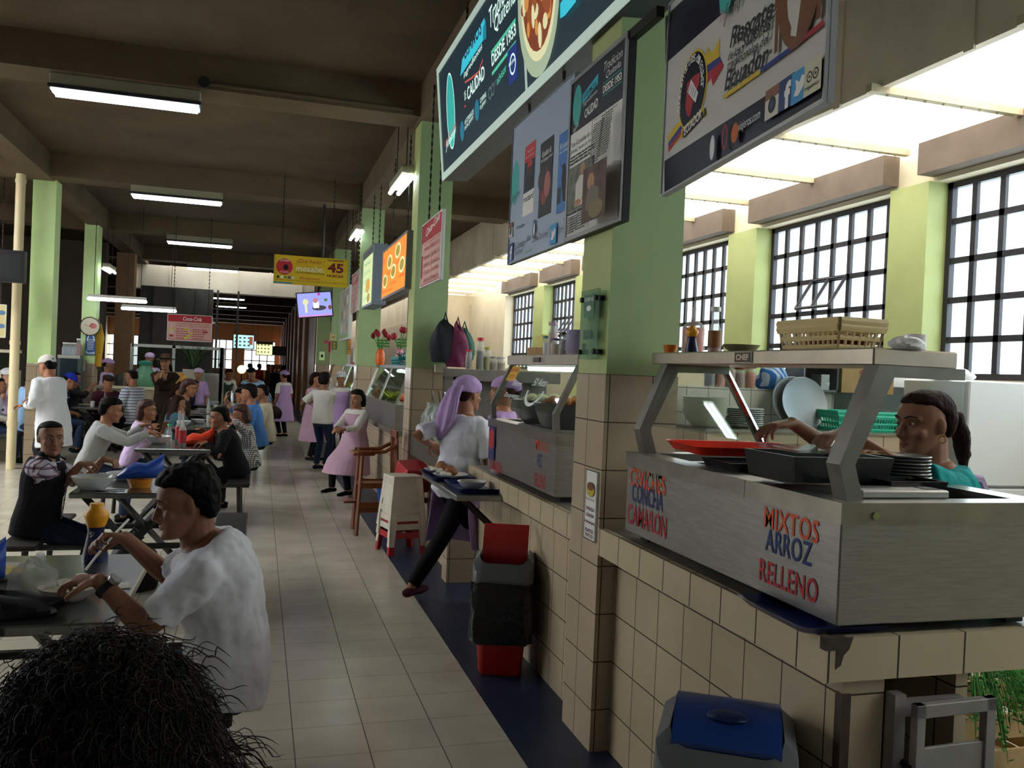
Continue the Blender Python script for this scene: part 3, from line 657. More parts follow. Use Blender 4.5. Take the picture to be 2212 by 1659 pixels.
stack('side_plate', lambda i: '%s grey plate of the stack on the near steel case' % nth(i, 8), 'plate', (1.945, 2.22, 1.305), plate_prof(.088, .018), GREYPL, 8, .0105, 'grey plates on the near case')
put('orange_bowl', 'orange plastic tub beside the grey plates on the steel case', 'tub', (1.82, 2.32, 1.305), [(.045, 0), (.06, .095), (.056, .095), (.042, .01), (.001, .008)], ORANGE_P)
# --- goods on the guard's shelf
SH_Z = 1.713
def on_shelf(x, y=1.70): p = atX(x, 770, y); return Vector((y, p.y, SH_Z))
SAUCE = mat('orange_sauce', 'd2521c', .3, emit=0.0); SAUCE2 = mat('tomato_sauce', 'b8391c', .3)
BOTG = film_mat('clear_bottle_glass', 'eef0ee', .28, .08)
def sauce_bottle(lab, c, r, h, fill, liquid, cap=None, shoulder=.6, neck=.3, group=None, name='sauce_bottle', label_m=None):
    t = thing(name, lab, 'bottle', c, group=group)
    mb = MB(); mb.lathe((0, 0, 0), [(r * .9, 0), (r, .006), (r, h * shoulder), (r * .8, h * (shoulder + .07)), (r * neck, h * (shoulder + .2)), (r * neck * .9, h * .96), (r * neck * 1.1, h)], 20); mb.build('glass_body', BOTG, t, smooth=True)
    mb = MB(); f = min(fill, shoulder); pr_ = [(r * .85, .006), (r * .93, h * f)]
    if fill > shoulder: pr_ += [(r * neck * .9, h * min(fill, shoulder + .2))]
    mb.lathe((0, 0, 0), pr_, 20); mb.build('liquid', liquid, t, smooth=True)
    if cap: mb = MB(); mb.cyl((0, 0, h * .93), (0, 0, h * 1.03), r * neck * 1.35, None, 16); mb.build('cap', cap, t, smooth=True)
    if label_m: mb = MB(); mb.lathe((0, 0, 0), [(r * 1.01, h * .12), (r * 1.01, h * .5)], 20, cap=False); mb.build('paper_label', label_m, t, smooth=True)
    return t
sauce_bottle('big round clear bottle of orange sauce on the guard shelf', on_shelf(1496), .048, .19, .55, SAUCE, None, .55, .2)
sauce_bottle('tall slim bottle of tomato sauce with white cap on the guard shelf', on_shelf(1542), .026, .175, .45, SAUCE2, WHITE_P, .45, .55, label_m=mat('ochre_label', '8a5a26', .6))
def squeeze(lab, c, h=.11, r=.028, top=None, body=None, word=None, group=None):
    t = thing('salt_shaker', lab, 'shaker', c, group=group)
    mb = MB(); mb.lathe((0, 0, 0), [(r, 0), (r, h * .1), (r * .75, h * .35), (r * .62, h * .52), (r * .7, h * .6)], 20); mb.build('bottle_body', body or mat('navy_plastic', '14204a', .3), t, smooth=True)
    mb = MB(); mb.lathe((0, 0, 0), [(r * .62, h * .58), (r * .72, h * .62), (r * .98, h * .78), (r * .9, h * .84), (r * .6, h * .9), (r * .55, h), (.001, h)], 20); mb.build('spout_cap', top or mat('yellow_cap', 'e8a020', .35), t, smooth=True)
    return t
squeeze('yellow-capped navy salt shaker in front of the sauce bottle on the guard shelf', on_shelf(1493, 1.64), .105, .026)
put('orange_cup', 'small orange plastic cup lying on the far end of the guard shelf', 'cup', Vector((1.64, on_shelf(1447, 1.64).y, SH_Z)), [(.022, 0), (.03, .034), (.028, .034), (.02, .004), (.001, .003)], ORANGE_P)
t = put('wrapped_dish', 'low dish wrapped in clear film on the guard shelf', 'dish', on_shelf(1600, 1.72), bowl_prof(.07, .03), mat('mossy_food', '6d6a4a', .5))
t = thing('plastic_basket', 'yellowish perforated plastic basket on the guard shelf', 'basket', Vector((1.71, 2.02 + .27, SH_Z))); YB = mat('yellowed_plastic', 'd6c08a', .4)
def basket(t, hx, hy, h, m, nx=6, ny=12, flare=1.15):
    mb = MB(); mb.box((-hx, -hy, 0), (hx, hy, .006))
    def P(s, tt, z): return Vector((s * hx * (1 + (flare - 1) * z / h), tt * hy * (1 + (flare - 1) * z / h), z))
    for i in range(ny + 1):
        v = -1 + 2 * i / ny
        for s in (-1, 1): mb.tube([P(s, v, 0), P(s, v, h)], .0045, 5)
    for i in range(nx + 1):
        v = -1 + 2 * i / nx
        for s in (-1, 1): mb.tube([P(v, s, 0), P(v, s, h)], .0045, 5)
    for z, r in ((h * .12, .005), (h * .42, .006), (h * .8, .012), (h, .009)):
        mb.tube([P(-1, -1, z), P(1, -1, z), P(1, 1, z), P(-1, 1, z), P(-1, -1, z)], r, 6, flat=1.4)
    mb.build('basket_weave', m, t)
basket(t, .07, .135, .085, YB)
mb = MB(); [mb.ball((random.uniform(-.04, .04), random.uniform(-.1, .1), .03), .022, k=0) for _ in range(10)]; mb.build('contents', mat('dark_red_fruit', '6a2a22', .5), t, smooth=True)
put('paper_roll', 'white paper roll standing on the near end of the guard shelf', 'paper roll', Vector((1.76, 1.98, SH_Z)), [(.028, 0), (.03, .002), (.03, .045), (.012, .045), (.012, .01), (.001, .01)], PAPER)
def crumple(name, lab, cat, c, rx, ry, rz, m, seed=1, amp=.25, n=28, mm=16, group=None, twist=0):
    rn = random.Random(seed); mb = MB(); fr = [(rn.uniform(2, 7), rn.uniform(2, 6), rn.uniform(0, 6)) for _ in range(7)]
    R = []
    for i in range(mm + 1):
        a = -PI / 2 + PI * min(max(i, .15), mm - .15) / mm; r = []
        for j in range(n):
            b = 2 * PI * j / n; d = 1 + amp * sum(math.sin(f * a + round(g) * b + h) for f, g, h in fr) / 5
            z = math.sin(a) * rz * d; z = max(z, -rz * .55)
            r.append((math.cos(a) * math.cos(b) * rx * d, math.cos(a) * math.sin(b) * ry * d, z + rz * .55))
        R.append(r)
    mb.rings(R); o = mb.build(name, m, smooth=True); o.location = c; tag(o, lab, cat, group); return o
BAGW = film_mat('white_plastic_bag', 'f4f3f0', .8, .3); BAGC = film_mat('clear_plastic_bag', 'e6e6e6', .3, .12)
crumple('plastic_bag', 'crumpled white plastic bag at the near end of the guard shelf', 'bag', (1.70, 1.94, SH_Z), .05, .04, .022, BAGW, 3)
# --- back partition, shelf goods, cabinet and refrigerator
PY = 4.72
TILE_B = tile_mat('kitchen_back_tile', 'd6cfc2', '5a5248', (0.15, 0.15, 0.15), (2.52, 0.0, 0.06), .004, .25, .03, .1)
mb = MB(); mb.box((2.42, PY, 0), (atY(1788, 800, 4.8).x - .01, PY + .1, 1.57)); struct('partition', mb, TILE_B, 'low white-tiled partition behind the near stall cook', 'partition')
t = thing('back_counter', 'tiled ledge holding bowls and plates behind the cook', 'ledge', (3.3, PY - .2, 0))
mb = MB(); mb.box((2.42, PY - .42, 1.0), (3.95, PY - .001, 1.32)); mb.box((2.42, PY - .38, 0), (3.95, PY - .001, 1.0)); mb.build('tiled_front', TILE_W, t, world=True)
mb = MB(); mb.box((2.42, PY - .43, 1.32), (3.97, PY - .001, 1.335)); mb.build('ledge_top', STEEL_TOP, t, world=True)
LZ = 1.335; LY = PY - .2
def led(x, y=LY): p = atY(x, 900, y); return Vector((p.x, y, LZ))
GB = mat('grey_green_stoneware', 'b9bba6', .35)
stack('soup_bowl', lambda i: '%s bowl of the tall stack on the ledge behind the cook' % nth(i, 6), 'bowl', led(1522, 4.5), bowl_prof(.132, .085), GB, 6, .018, 'bowls behind the cook')
stack('dinner_plate', lambda i: '%s plate of the flat stack right of the bowls' % nth(i, 9), 'plate', led(1606, 4.5), plate_prof(.118, .02), mat('pale_plate', 'b4bab4', .25), 9, .012, 'plates behind the cook')
for k, (px, lab) in enumerate(((1712, 'large grey round platter leaning on the tiles, left one'), (1733, 'large grey round platter leaning on the tiles, right one'))):
    o = put('round_platter', lab, 'platter', led(px, PY - .09 - .03 * k) + Vector((0, 0, .0)), plate_prof(.165, .02), mat('aluminium_grey', '8b8d92', .35, .7), 36, 'platters behind the cook'); o.rotation_euler = (math.radians(76), 0, 0); o.location.z = LZ + .158
t = thing('plastic_basket', 'turquoise slatted plastic basket on the ledge behind the cook', 'basket', led(1850, 4.5)); basket(t, .2, .1, .115, TEAL_P, 22, 8, 1.15)
put('green_bowl', 'dark green plastic bowl right of the turquoise basket', 'bowl', led(1935, 4.5), bowl_prof(.09, .06), mat('dark_green_plastic', '1f5a48', .4))
TZ = 1.57
def top(x, y=PY + .05): p = atY(x, 830, y); return Vector((p.x, y, TZ))
for i, (x, c, h, lab) in enumerate(((1554, 'd4481a', .1, 'orange jar, first on the tiled partition'), (1576, 'c03a1a', .11, 'red-orange jar, second on the tiled partition'), (1596, '8e2f1a', .1, 'dark red jar in the middle on the partition'), (1620, 'e0601c', .11, 'bright orange jar beside the blue striped bag'), (1532, '25304e', .085, 'small dark jar at the left end of the partition'))):
    sauce_bottle(lab, top(x), .035, h * 1.25, .75, mat('jar_fill_%d' % i, c, .35), mat('jar_lid_%d' % i, '7a2418', .4), .78, .8, 'jars on the tiled partition', 'sauce_jar')
t = thing('tied_bag', 'blue and white striped plastic bag tied at the top', 'bag', top(1668))
STR = pattern_mat('striped_bag_film', '2f6fb8', [(3, .05, .45, 'd5e2ea')], .3)
o = crumple('bag_body', '', '', (0, 0, 0), .115, .08, .1, STR, 9, .12); o.parent = t; del o['label'], o['category']
mb = MB(); mb.tube([(0.01, 0, .13), (.015, 0, .16), (.05, 0, .185)], [.03, .014, .03], 10); mb.build('knot', STR, t, smooth=True)
t = thing('small_oven', 'grey open-fronted oven holding cups on the tiled partition', 'oven', top(1755)); GM = mat('grey_metal', '76767a', .4, .5)
mb = MB(); w = .14; mb.box((-w, -.1, 0), (w, .1, .012)); mb.box((-w, -.1, .15), (w, .1, .165)); mb.box((-w, -.1, 0), (-w + .012, .1, .165)); mb.box((w - .03, -.1, 0), (w, .1, .165)); mb.box((-w, .088, 0), (w, .1, .165)); mb.build('shell', GM, t)
mb = MB(); mb.box((.0, -.09, .012), (.06, .02, .11)); mb.build('inner_box', mat('pale_grey_box', 'b0b0b0', .5), t)
put('white_cup', 'small white cup inside the grey oven', 'cup', top(1760) + Vector((.03, -.06, .012)), [(.025, 0), (.032, .045), (.029, .045), (.022, .006), (.001, .006)], CERAM)
t = thing('cardboard_box', 'brown cardboard carton with red oval print on the partition', 'box', top(1848)); CB = mat('cardboard', 'b08a5e', .8, noise=.08)
mb = MB(); mb.box((-.2, -.12, 0), (.2, .1, .165)); mb.build('carton', CB, t)
pr = Print(t.location + Vector((-.2, -.122, 0)), (1, 0, 0), (0, 0, 1), (0, -1, 0)); pr.ell(.2, .135, .07, .026, mat('red_carton_print', 'b03428', .6)); pr.text('CARIPEL', .15, .127, .1, .018, CB)
for i in range(5): pr.rect(.13, .095 - .012 * i, .27, .101 - .012 * i, mat('brown_carton_print', '7e6242', .8))
pr.build(t)
t = thing('display_cabinet', 'white framed glass cabinet beside the refrigerator', 'cabinet', (4.05, 4.9, 0))
mb = MB(); x0, x1, y0, y1 = atY(1790, 800, 4.8).x, atY(2076, 800, 4.8).x, 4.8, 5.0
WF = mat('white_cabinet_paint', 'd9dad6', .4)
mb.box((x0, y0, 1.62), (x1, y1, 1.70)); mb.box((x0, y0, 0), (x0 + .05, y1, 1.7)); mb.box((x1 - .07, y0, 0), (x1, y1, 1.7)); mb.box((x0, y0, .9), (x1, y1, 1.0)); mb.box((x0, y1 - .02, 0), (x1, y1, 1.7)); mb.box((x0, y0, 0), (x1, y1, .9)); mb.build('frame', WF, t, world=True)
mb = MB(); mb.box((x0 + .05, y0 + .01, 1.0), (x1 - .07, y0 + .014, 1.62)); mb.build('glass_door', GLASS, t, world=True)
mb = MB(); mb.box((x0 + .05, y0 + .03, 1.33), (x1 - .07, y1 - .02, 1.34)); mb.build('shelf', WF, t, world=True)
stack('dinner_plate', lambda i: '%s white plate stored in the glass cabinet' % nth(i, 5), 'plate', ((x0 + x1) / 2 + .05, 4.91, 1.34), plate_prof(.075, .03), CERAM, 5, .02, 'plates in the glass cabinet', n=20)
sauce_bottle('red-lidded sauce jar in the glass cabinet', (x1 - .14, 4.9, 1.34), .03, .14, .5, SAUCE, RED_P, .75, .8, name='sauce_jar')
t = thing('refrigerator', 'tall white refrigerator at the right edge behind the cook', 'refrigerator', (4.55, 4.45, 0))
FR = mat('white_enamel', 'e6ebee', .3)
fx0 = atY(2084, 830, 4.2).x
mb = MB(); mb.box((fx0, 4.2, .06), (fx0 + .75, 4.72, 1.68), bev=.012); mb.build('cabinet_body', FR, t, world=True, smooth=True)
mb = MB(); mb.box((fx0 + .004, 4.165, .08), (fx0 + .746, 4.2, 1.02), bev=.008); mb.build('lower_door', FR, t, world=True, smooth=True)
mb = MB(); mb.box((fx0 + .004, 4.165, 1.035), (fx0 + .746, 4.2, 1.678), bev=.008); mb.build('upper_door', FR, t, world=True, smooth=True)
mb = MB(); [mb.box((x, 4.3, 0), (x + .05, 4.36, .07)) for x in (fx0 + .05, fx0 + .65)]; mb.build('foot', BLACK, t, world=True)
crumple('plastic_bag', 'white printed bag lying on top of the cabinet by the refrigerator', 'bag', (x1 - .2, 4.9, 1.70), .2, .08, .045, BAGW, 5)
crumple('plastic_bag', 'white bag with blue print lying on the refrigerator', 'bag', (fx0 + .1, 4.4, 1.68), .14, .1, .05, BAGW, 6)
# --- rubbish bins
def swing_bin(name, lab, loc, rz, body_c, lid_c, flap_c, bag=True, open_flap=False):
    t = thing(name, lab, 'bin', loc, rz); 
    def rr(hx, hy, z, r, dz=None):
        P = []
        for (sx, sy, a0) in ((1, 1, 0), (-1, 1, 90), (-1, -1, 180), (1, -1, 270)):
            for a in (0, 30, 60, 90):
                A = math.radians(a0 + a); x = sx * (hx - r) + r * math.cos(A); y = sy * (hy - r) + r * math.sin(A); P.append((x, y, z + (dz(x, y) if dz else 0)))
        return P
    mb = MB(); mb.rings([rr(.115, .105, 0, .03), rr(.125, .115, .02, .035), rr(.165, .15, .48, .05)]); mb.build('bin_body', mat(name + '_body', body_c, .35), t, smooth=True)
    if bag:
        rn = random.Random(4); mb = MB(); Z = [.50, .42, .34, .27, .21, .185]
        mb.rings([[(x * (1.06 + rn.uniform(0, .1)), y * (1.06 + rn.uniform(0, .1)), z + rn.uniform(-.008, .008)) for x, y, _ in rr(.165, .15, 0, .05)] for z in Z], cap=False); mb.build('bin_liner', mat('black_bin_liner', '121214', .22, bump=.5, bscale=30), t, smooth=True)
    dz = lambda x, y: .13 * max(0, 1 - (y / .17) ** 2) ** .6 if True else 0
    mb = MB(); mb.rings([rr(.172, .158, .47, .05), rr(.176, .162, .50, .05), rr(.172, .158, .52, .05, lambda x, y: .13 * max(0, 1 - (x / .175) ** 2) ** .7), rr(.14, .128, .535, .04, lambda x, y: .13 * max(0, 1 - (x / .175) ** 2) ** .7), rr(.138, .126, .52, .04, lambda x, y: .12 * max(0, 1 - (x / .175) ** 2) ** .7)], cap=False); mb.build('bin_lid', mat(name + '_lid', lid_c, .4), t, smooth=True)
    def arch(x): return .52 + .135 * max(0, 1 - (x / .178) ** 2) ** .7
    mb = MB(); F = []
    for i in range(13):
        x = -.135 + .27 * i / 12; F.append([(x, -.122, arch(x) + .004), (x, .122, arch(x) + .004), (x, .122, arch(x) + .016), (x, -.122, arch(x) + .016)])
    mb.rings(F)
    if open_flap:
        M = Matrix.Translation((0.0, 0, .67)) @ Matrix.Rotation(math.radians(-78), 4, 'Y') @ Matrix.Translation((-0.02, 0, -.66))
        mb.v = [tuple(M @ Vector(v)) for v in mb.v]
    fl = mb.build('swing_flap', mat(name + '_flap', flap_c, .35), t, smooth=True)
    if not open_flap:
        mb = MB(); mb.ball((-.06, 0, arch(-.06) + .012), .03, .05, .014); mb.build('finger_dent', mat(name + '_dent', '162a5a', .4), t, smooth=True)
    return t
swing_bin('blue_bin', 'waste bin with blue swing flap and grey lid in the foreground', (1.27, 2.06, 0), math.radians(58), '1f3d86', '6c7072', '1f3f86', True).scale = (1.14, 1.14, 1.08)
swing_bin('red_bin', 'red waste bin with black liner and grey lid, red flap tipped open', (1.315, 4.42, 0), math.radians(70), 'a8241c', '6b6d6e', 'b5302a', True, True)
# crate with greens seen under the counter end
t = thing('wooden_crate', 'pale wooden crate of greens on the floor at lower right', 'crate', (3.05, 3.0, 0)); PW = mat('pale_crate_wood', 'c9ab78', .75, noise=.2, nscale=8)
mb = MB()
for z in (.02, .17, .32): 
    for y in (-.2, .2): mb.box((-.3, y - .008, z), (.3, y + .008, z + .1))
    for x in (-.3, .3): mb.box((x - .008, -.2, z), (x + .008, .2, z + .1))
mb.box((-.3, -.2, 0), (.3, .2, .012)); mb.build('crate_slats', PW, t)
for x in (-.28, .28):
    for y in (-.18, .18): mb = MB(); mb.box((x - .02, y - .02, 0), (x + .02, y + .02, .44)); mb.build('corner_post', PW, t)
GL = mat('leafy_green', '3f8a34', .55, noise=.4, nscale=30)
mb = MB(); rn = random.Random(11)
for i in range(420):
    a = rn.uniform(0, 2 * PI); r = rn.uniform(0, 1) ** .5
    p = Vector((-.08 + .28 * r * math.cos(a) - .05, -.1 + .26 * r * math.sin(a), .42 + .16 * (1 - r) + rn.uniform(-.03, .05)))
    d = Vector((math.cos(a), math.sin(a), -.2 - 1.5 * r)).normalized(); L_ = rn.uniform(.06, .14 + .14 * r)
    q = p + d * L_ * .5 + Vector((0, 0, .02)); e = p + d * L_ + Vector((0, 0, -.04 * r))
    mb.tube([p, q, e], [.003, .0025, .001], 4, cap=False)
    for k in range(5):
        c = p.lerp(e, .3 + .16 * k); s = Vector((rn.uniform(-1, 1), rn.uniform(-1, 1), rn.uniform(-.6, .4))).normalized() * rn.uniform(.015, .035); w_ = Vector((rn.uniform(-1, 1), rn.uniform(-1, 1), rn.uniform(-1, 1))).normalized() * .008
        mb.add([c, c + s * .5 + w_, c + s, c + s * .5 - w_], [(0, 1, 2, 3)])
o = mb.build('leafy_greens', GL); o.location = (3.05, 3.0, 0); tag(o, 'bunch of feathery green herbs spilling over the crate', 'greens')

# ================================================================ SECOND STALL (between the first and second green columns)
c2 = make_counter(3.70, 5.75, 'tiled counter under the steel case half hidden by the walking waitress')
case2 = make_case(4.04, 5.36, 'steel food case with worn lettering beyond the thick column', x1=1.98)
pr = Print((1.446, 5.36, .985), (0, -1, 0), (0, 0, 1), (-1, 0, 0))
for s, a, b, m in (('MIXTO', (1157, 975), (1184, 950), OR), ('ARROZ', (1160, 1011), (1172, 986), BL), ('RELLENO', (1154, 1052), (1180, 1025), RD), ('CAMARON', (1058, 1018), (1084, 990), RD)):
    u0, v0 = pr.px(*a); u1, v1 = pr.px(*b); q_ = Print(pr.O, pr.u, pr.v, pr.n); q_.text(s, u0, v0 + .01, max(.08, u1 - u0), .07, m, bold=.012, sp=1.05); q_.build(case2, 'painted_lettering')
ns = thing('sticker', 'blue and red hexagon sticker on the second steel case', 'sticker', (1.44, 5.25, 1.1))
pr = Print((1.4395, 5.36, .985), (0, -1, 0), (0, 0, 1), (-1, 0, 0)); u0, v0 = pr.px(1055, 990); u1, v1 = pr.px(1070, 922)
mb = MB(); mb.box((1.438, 5.36 - u0, .985 + v0), (1.4404, 5.36 - u1, .985 + v1)); mb.build('sticker_sheet', mat('navy_print', '24306c', .5), ns, world=True)
pr = Print((1.437, 5.36, .985), (0, -1, 0), (0, 0, 1), (-1, 0, 0)); uc, w_, h_ = (u0 + u1) / 2, (u1 - u0) * .42, v1 - v0
pr.poly([(uc, v1 - .01), (uc + w_, v1 - h_ * .2), (uc + w_, v0 + h_ * .42), (uc, v0 + h_ * .28), (uc - w_, v0 + h_ * .42), (uc - w_, v1 - h_ * .2)], RD); pr.build(ns)
t = thing('glass_showcase', 'glass food showcase with yellow price card on the second steel case', 'showcase', (1.7, 4.75, 1.305))
y0, y1 = 4.12, 5.34
mb = MB()
for y in (y0, y1):
    prof = [(1.455, 1.305), (1.485, 1.305), (1.478, 1.40), (1.60, 1.66), (1.57, 1.66), (1.447, 1.40)]
    m2 = MB(); m2.rings([[(x, y - .018, z) for x, z in prof], [(x, y + .018, z) for x, z in prof]]); m2.build('post', STEEL_DK, t, world=True)
mb.box((1.56, y0 - .03, 1.655), (1.95, y1 + .05, 1.715), bev=.004); mb.build('shelf', MATS['shelf_steel'], t, world=True)
mb = MB(); mb.rings([[(1.455, y0 + .02, 1.4), (1.455, y1 - .02, 1.4), (1.583, y1 - .02, 1.655), (1.583, y0 + .02, 1.655)], [(1.459, y0 + .02, 1.4), (1.459, y1 - .02, 1.4), (1.587, y1 - .02, 1.655), (1.587, y0 + .02, 1.655)]]); mb.build('glass_panel', GLASS, t, world=True)
n_ = Vector((-.255, 0, .128)).normalized()
ud = Vector((0, -1, 0)); vd = Vector((.128, 0, .255)).normalized()
pr = Print(Vector((1.454, y1 - .02, 1.4)), ud, vd, n_); WFILM = mat('white_window_paint', 'e8ecea', .6)
pr.ring(.72, .12, .15, .1, .022, WFILM, 28, .5, 1.0); pr.text('50 Anos', .6, .15, .24, .05, WFILM, shear=.3); pr.text('Desayunos', .16, .05, .3, .04, WFILM, shear=.3); pr.text('Almuerzos', .2, .14, .2, .03, WFILM, shear=.3)
pr.rect(.02, .17, .2, .275, mat('yellow_card', 'e0a92c', .6)); pr.text('SERVICIO PARA LLEVAR', .03, .235, .16, .025, RD, bold=.02); pr.text('50 CTVS', .06, .19, .1, .025, RD, bold=.02); pr.build(t, 'window_lettering')
mb = MB(); mb.tube([(1.62, y0 + .1, 1.635), (1.62, y1 - .25, 1.635)], .014, 10); mb.build('light_tube', mat('showcase_tube', 'ffffff', .4, emit=4.0, emit_c='e6fbf6'), t, smooth=True, world=True)
badge = MB(); badge.box((1.553, 4.7, 1.672), (1.56, 4.82, 1.7)); badge.build('name_badge', BROWNB, t, world=True)
for (y, x, lab) in ((4.95, 1.68, 'large steel pot of rice inside the glass showcase'), (4.5, 1.66, 'large steel pot of fried food inside the glass showcase')):
    t = thing('steel_pot', lab, 'pot', (x, y, 1.305)); mb = MB(); mb.lathe((0, 0, 0), [(.12, 0), (.15, .03), (.185, .13), (.195, .14), (.18, .135), (.14, .04), (.001, .03)], 30); mb.build('pot_body', STEEL, t, smooth=True)
    mb = MB(); rn = random.Random(3); [mb.ball((rn.uniform(-.1, .1), rn.uniform(-.1, .1), .12 + rn.uniform(0, .04)), .035, .03, .025, 8, 6) for _ in range(22)]; mb.build('food_heap', mat('rice_heap', 'd9cfa8', .7) if 'rice' in lab else mat('fried_food', 'a8662e', .6, noise=.3, nscale=20), t, smooth=True)
LIL = mat('lilac_bowl_plastic', 'b9b2cc', .4)
stack('plastic_bowl', lambda i: '%s lilac bowl of the wide stack by the plaque' % nth(i, 10), 'bowl', (1.78, 4.27, 1.715), bowl_prof(.105, .06), LIL, 10, .016, 'lilac bowls in the wide stack')
stack('plastic_bowl', lambda i: '%s lilac bowl of the narrow stack on the showcase' % nth(i, 9), 'bowl', (1.72, 4.52, 1.715), bowl_prof(.075, .04), LIL, 9, .013, 'lilac bowls in the narrow stack')
for i, (y, h, r, c, cap, lab) in enumerate(((4.68, .13, .035, '5a3420', '222222', 'dark spice jar with black lid on the showcase'), (4.8, .1, .045, 'a98a6a', '2c3c78', 'wide jar with blue lid on the showcase'), (4.9, .2, .03, 'c99a8a', 'b9a0b0', 'tall pinkish bottle on the showcase'), (5.0, .12, .03, 'cfd8d0', '2f7a62', 'jar with green lid on the showcase'))):
    sauce_bottle(lab, (1.7, y, 1.715), r, h, .7, mat('jar_body_%d' % i, c, .4), mat('jar_cap_%d' % i, cap, .4), .78, .75, None, 'spice_jar')
t = thing('cup_box', 'brown paper box holding a fan of napkins on the showcase', 'box', (1.72, 5.17, 1.715)); mb = MB(); mb.box((-.07, -.09, 0), (.07, .09, .055)); mb.build('carton', CB, t); mb = MB(); mb.prism([(-.05, .055), (.05, .055), (.07, .13), (.02, .11), (-.02, .14), (-.07, .12)], -.02, .03, 'x'); mb.build('napkin_fan', mat('yellow_print_paper', 'd9cf7a', .7), t)
# glass award plaque on the thick column
t = thing('glass_plaque', 'clear glass plaque with green badge bolted to the thick column', 'plaque', (1.38, 3.6, 1.9))
pl = Print((1.385, 3.70, 0), (0, -1, 0), (0, 0, 1), (-1, 0, 0)); a = pl.px(1253, 775); b = pl.px(1297, 622)
ya, yb = 3.70 - a[0], 3.70 - b[0]; za, zb = a[1], b[1]
mb = MB(); mb.box((1.378, yb, za), (1.386, ya, zb)); mb.build('glass_sheet', film_mat('green_edged_glass', 'b8d8c0', .25, .05), t, world=True)
for y in (ya - .02, yb + .02):
    for z in (za + .03, zb - .04): mb = MB(); mb.cyl((1.368, y, z), (1.411, y, z), .012, None, 12); mb.build('standoff_bolt', mat('dark_bolt', '33312e', .35, .6), t, world=True, smooth=True)
pr = Print((1.3775, ya, za), (0, -1, 0), (0, 0, 1), (-1, 0, 0)); w_, h_ = ya - yb, zb - za; GBD = mat('green_badge_print', '2f6e46', .5)
pr.rect(w_ * .2, h_ * .6, w_ * .8, h_ * .93, GBD); pr.poly([(w_ * .4, h_ * .6), (w_ * .6, h_ * .6), (w_ * .5, h_ * .53)], GBD); pr.text('REVIEW US', w_ * .25, h_ * .83, w_ * .5, h_ * .06, PAPER); pr.ell(w_ * .5, h_ * .73, w_ * .13, h_ * .04, PAPER); pr.rect(w_ * .24, h_ * .28, w_ * .72, h_ * .42, mat('dark_green_print', '2e5a40', .5)); pr.rect(w_ * .22, h_ * .13, w_ * .42, h_ * .22, MATS['dark_green_print']); pr.build(t)
# small stall plate on the column
t = thing('stall_plate', 'narrow white plate reading PLATOS TIPICOS on the tiled column', 'plate sign', (1.40, 3.45, .9))
pl = Print((1.405, 3.70, 0), (0, -1, 0), (0, 0, 1), (-1, 0, 0)); a = pl.px(1262, 1160); b = pl.px(1293, 1020)
mb = MB(); mb.box((1.402, 3.70 - b[0], a[1]), (1.41, 3.70 - a[0], b[1])); mb.build('board', PAPER, t, world=True)
pr = Print((1.4015, 3.70 - a[0], a[1]), (0, -1, 0), (0, 0, 1), (-1, 0, 0)); w_, h_ = b[0] - a[0], b[1] - a[1]; MAG = mat('maroon_print', '6e2348', .5)
for q in ((0, 0, w_, .004), (0, h_ - .004, w_, h_), (0, 0, .004, h_), (w_ - .004, 0, w_, h_)): pr.rect(*q, INK)
pr.text('PATRICIA', w_ * .15, h_ * .42, w_ * .7, h_ * .05, MAG, bold=.03); pr.text('GORDON', w_ * .18, h_ * .33, w_ * .64, h_ * .05, MAG, bold=.03); pr.text('PLATOS', w_ * .15, h_ * .11, w_ * .7, h_ * .05, MAG, bold=.03); pr.text('TIPICOS', w_ * .15, h_ * .04, w_ * .7, h_ * .05, MAG, bold=.03)
pr.line([(w_ * .05 + w_ * .9 * i / 8, h_ * (.24 + .025 * (i % 2))) for i in range(9)], h_ * .016, MAG); pr.ell(w_ * .5, h_ * .72, w_ * .34, h_ * .1, mat('yellow_print', 'c9b23a', .5)); pr.ell(w_ * .5, h_ * .77, w_ * .3, h_ * .06, mat('brown_print', '7a4526', .5)); pr.text('Restaurante', w_ * .12, h_ * .57, w_ * .76, h_ * .035, INK, shear=.3)
pr.build(t)
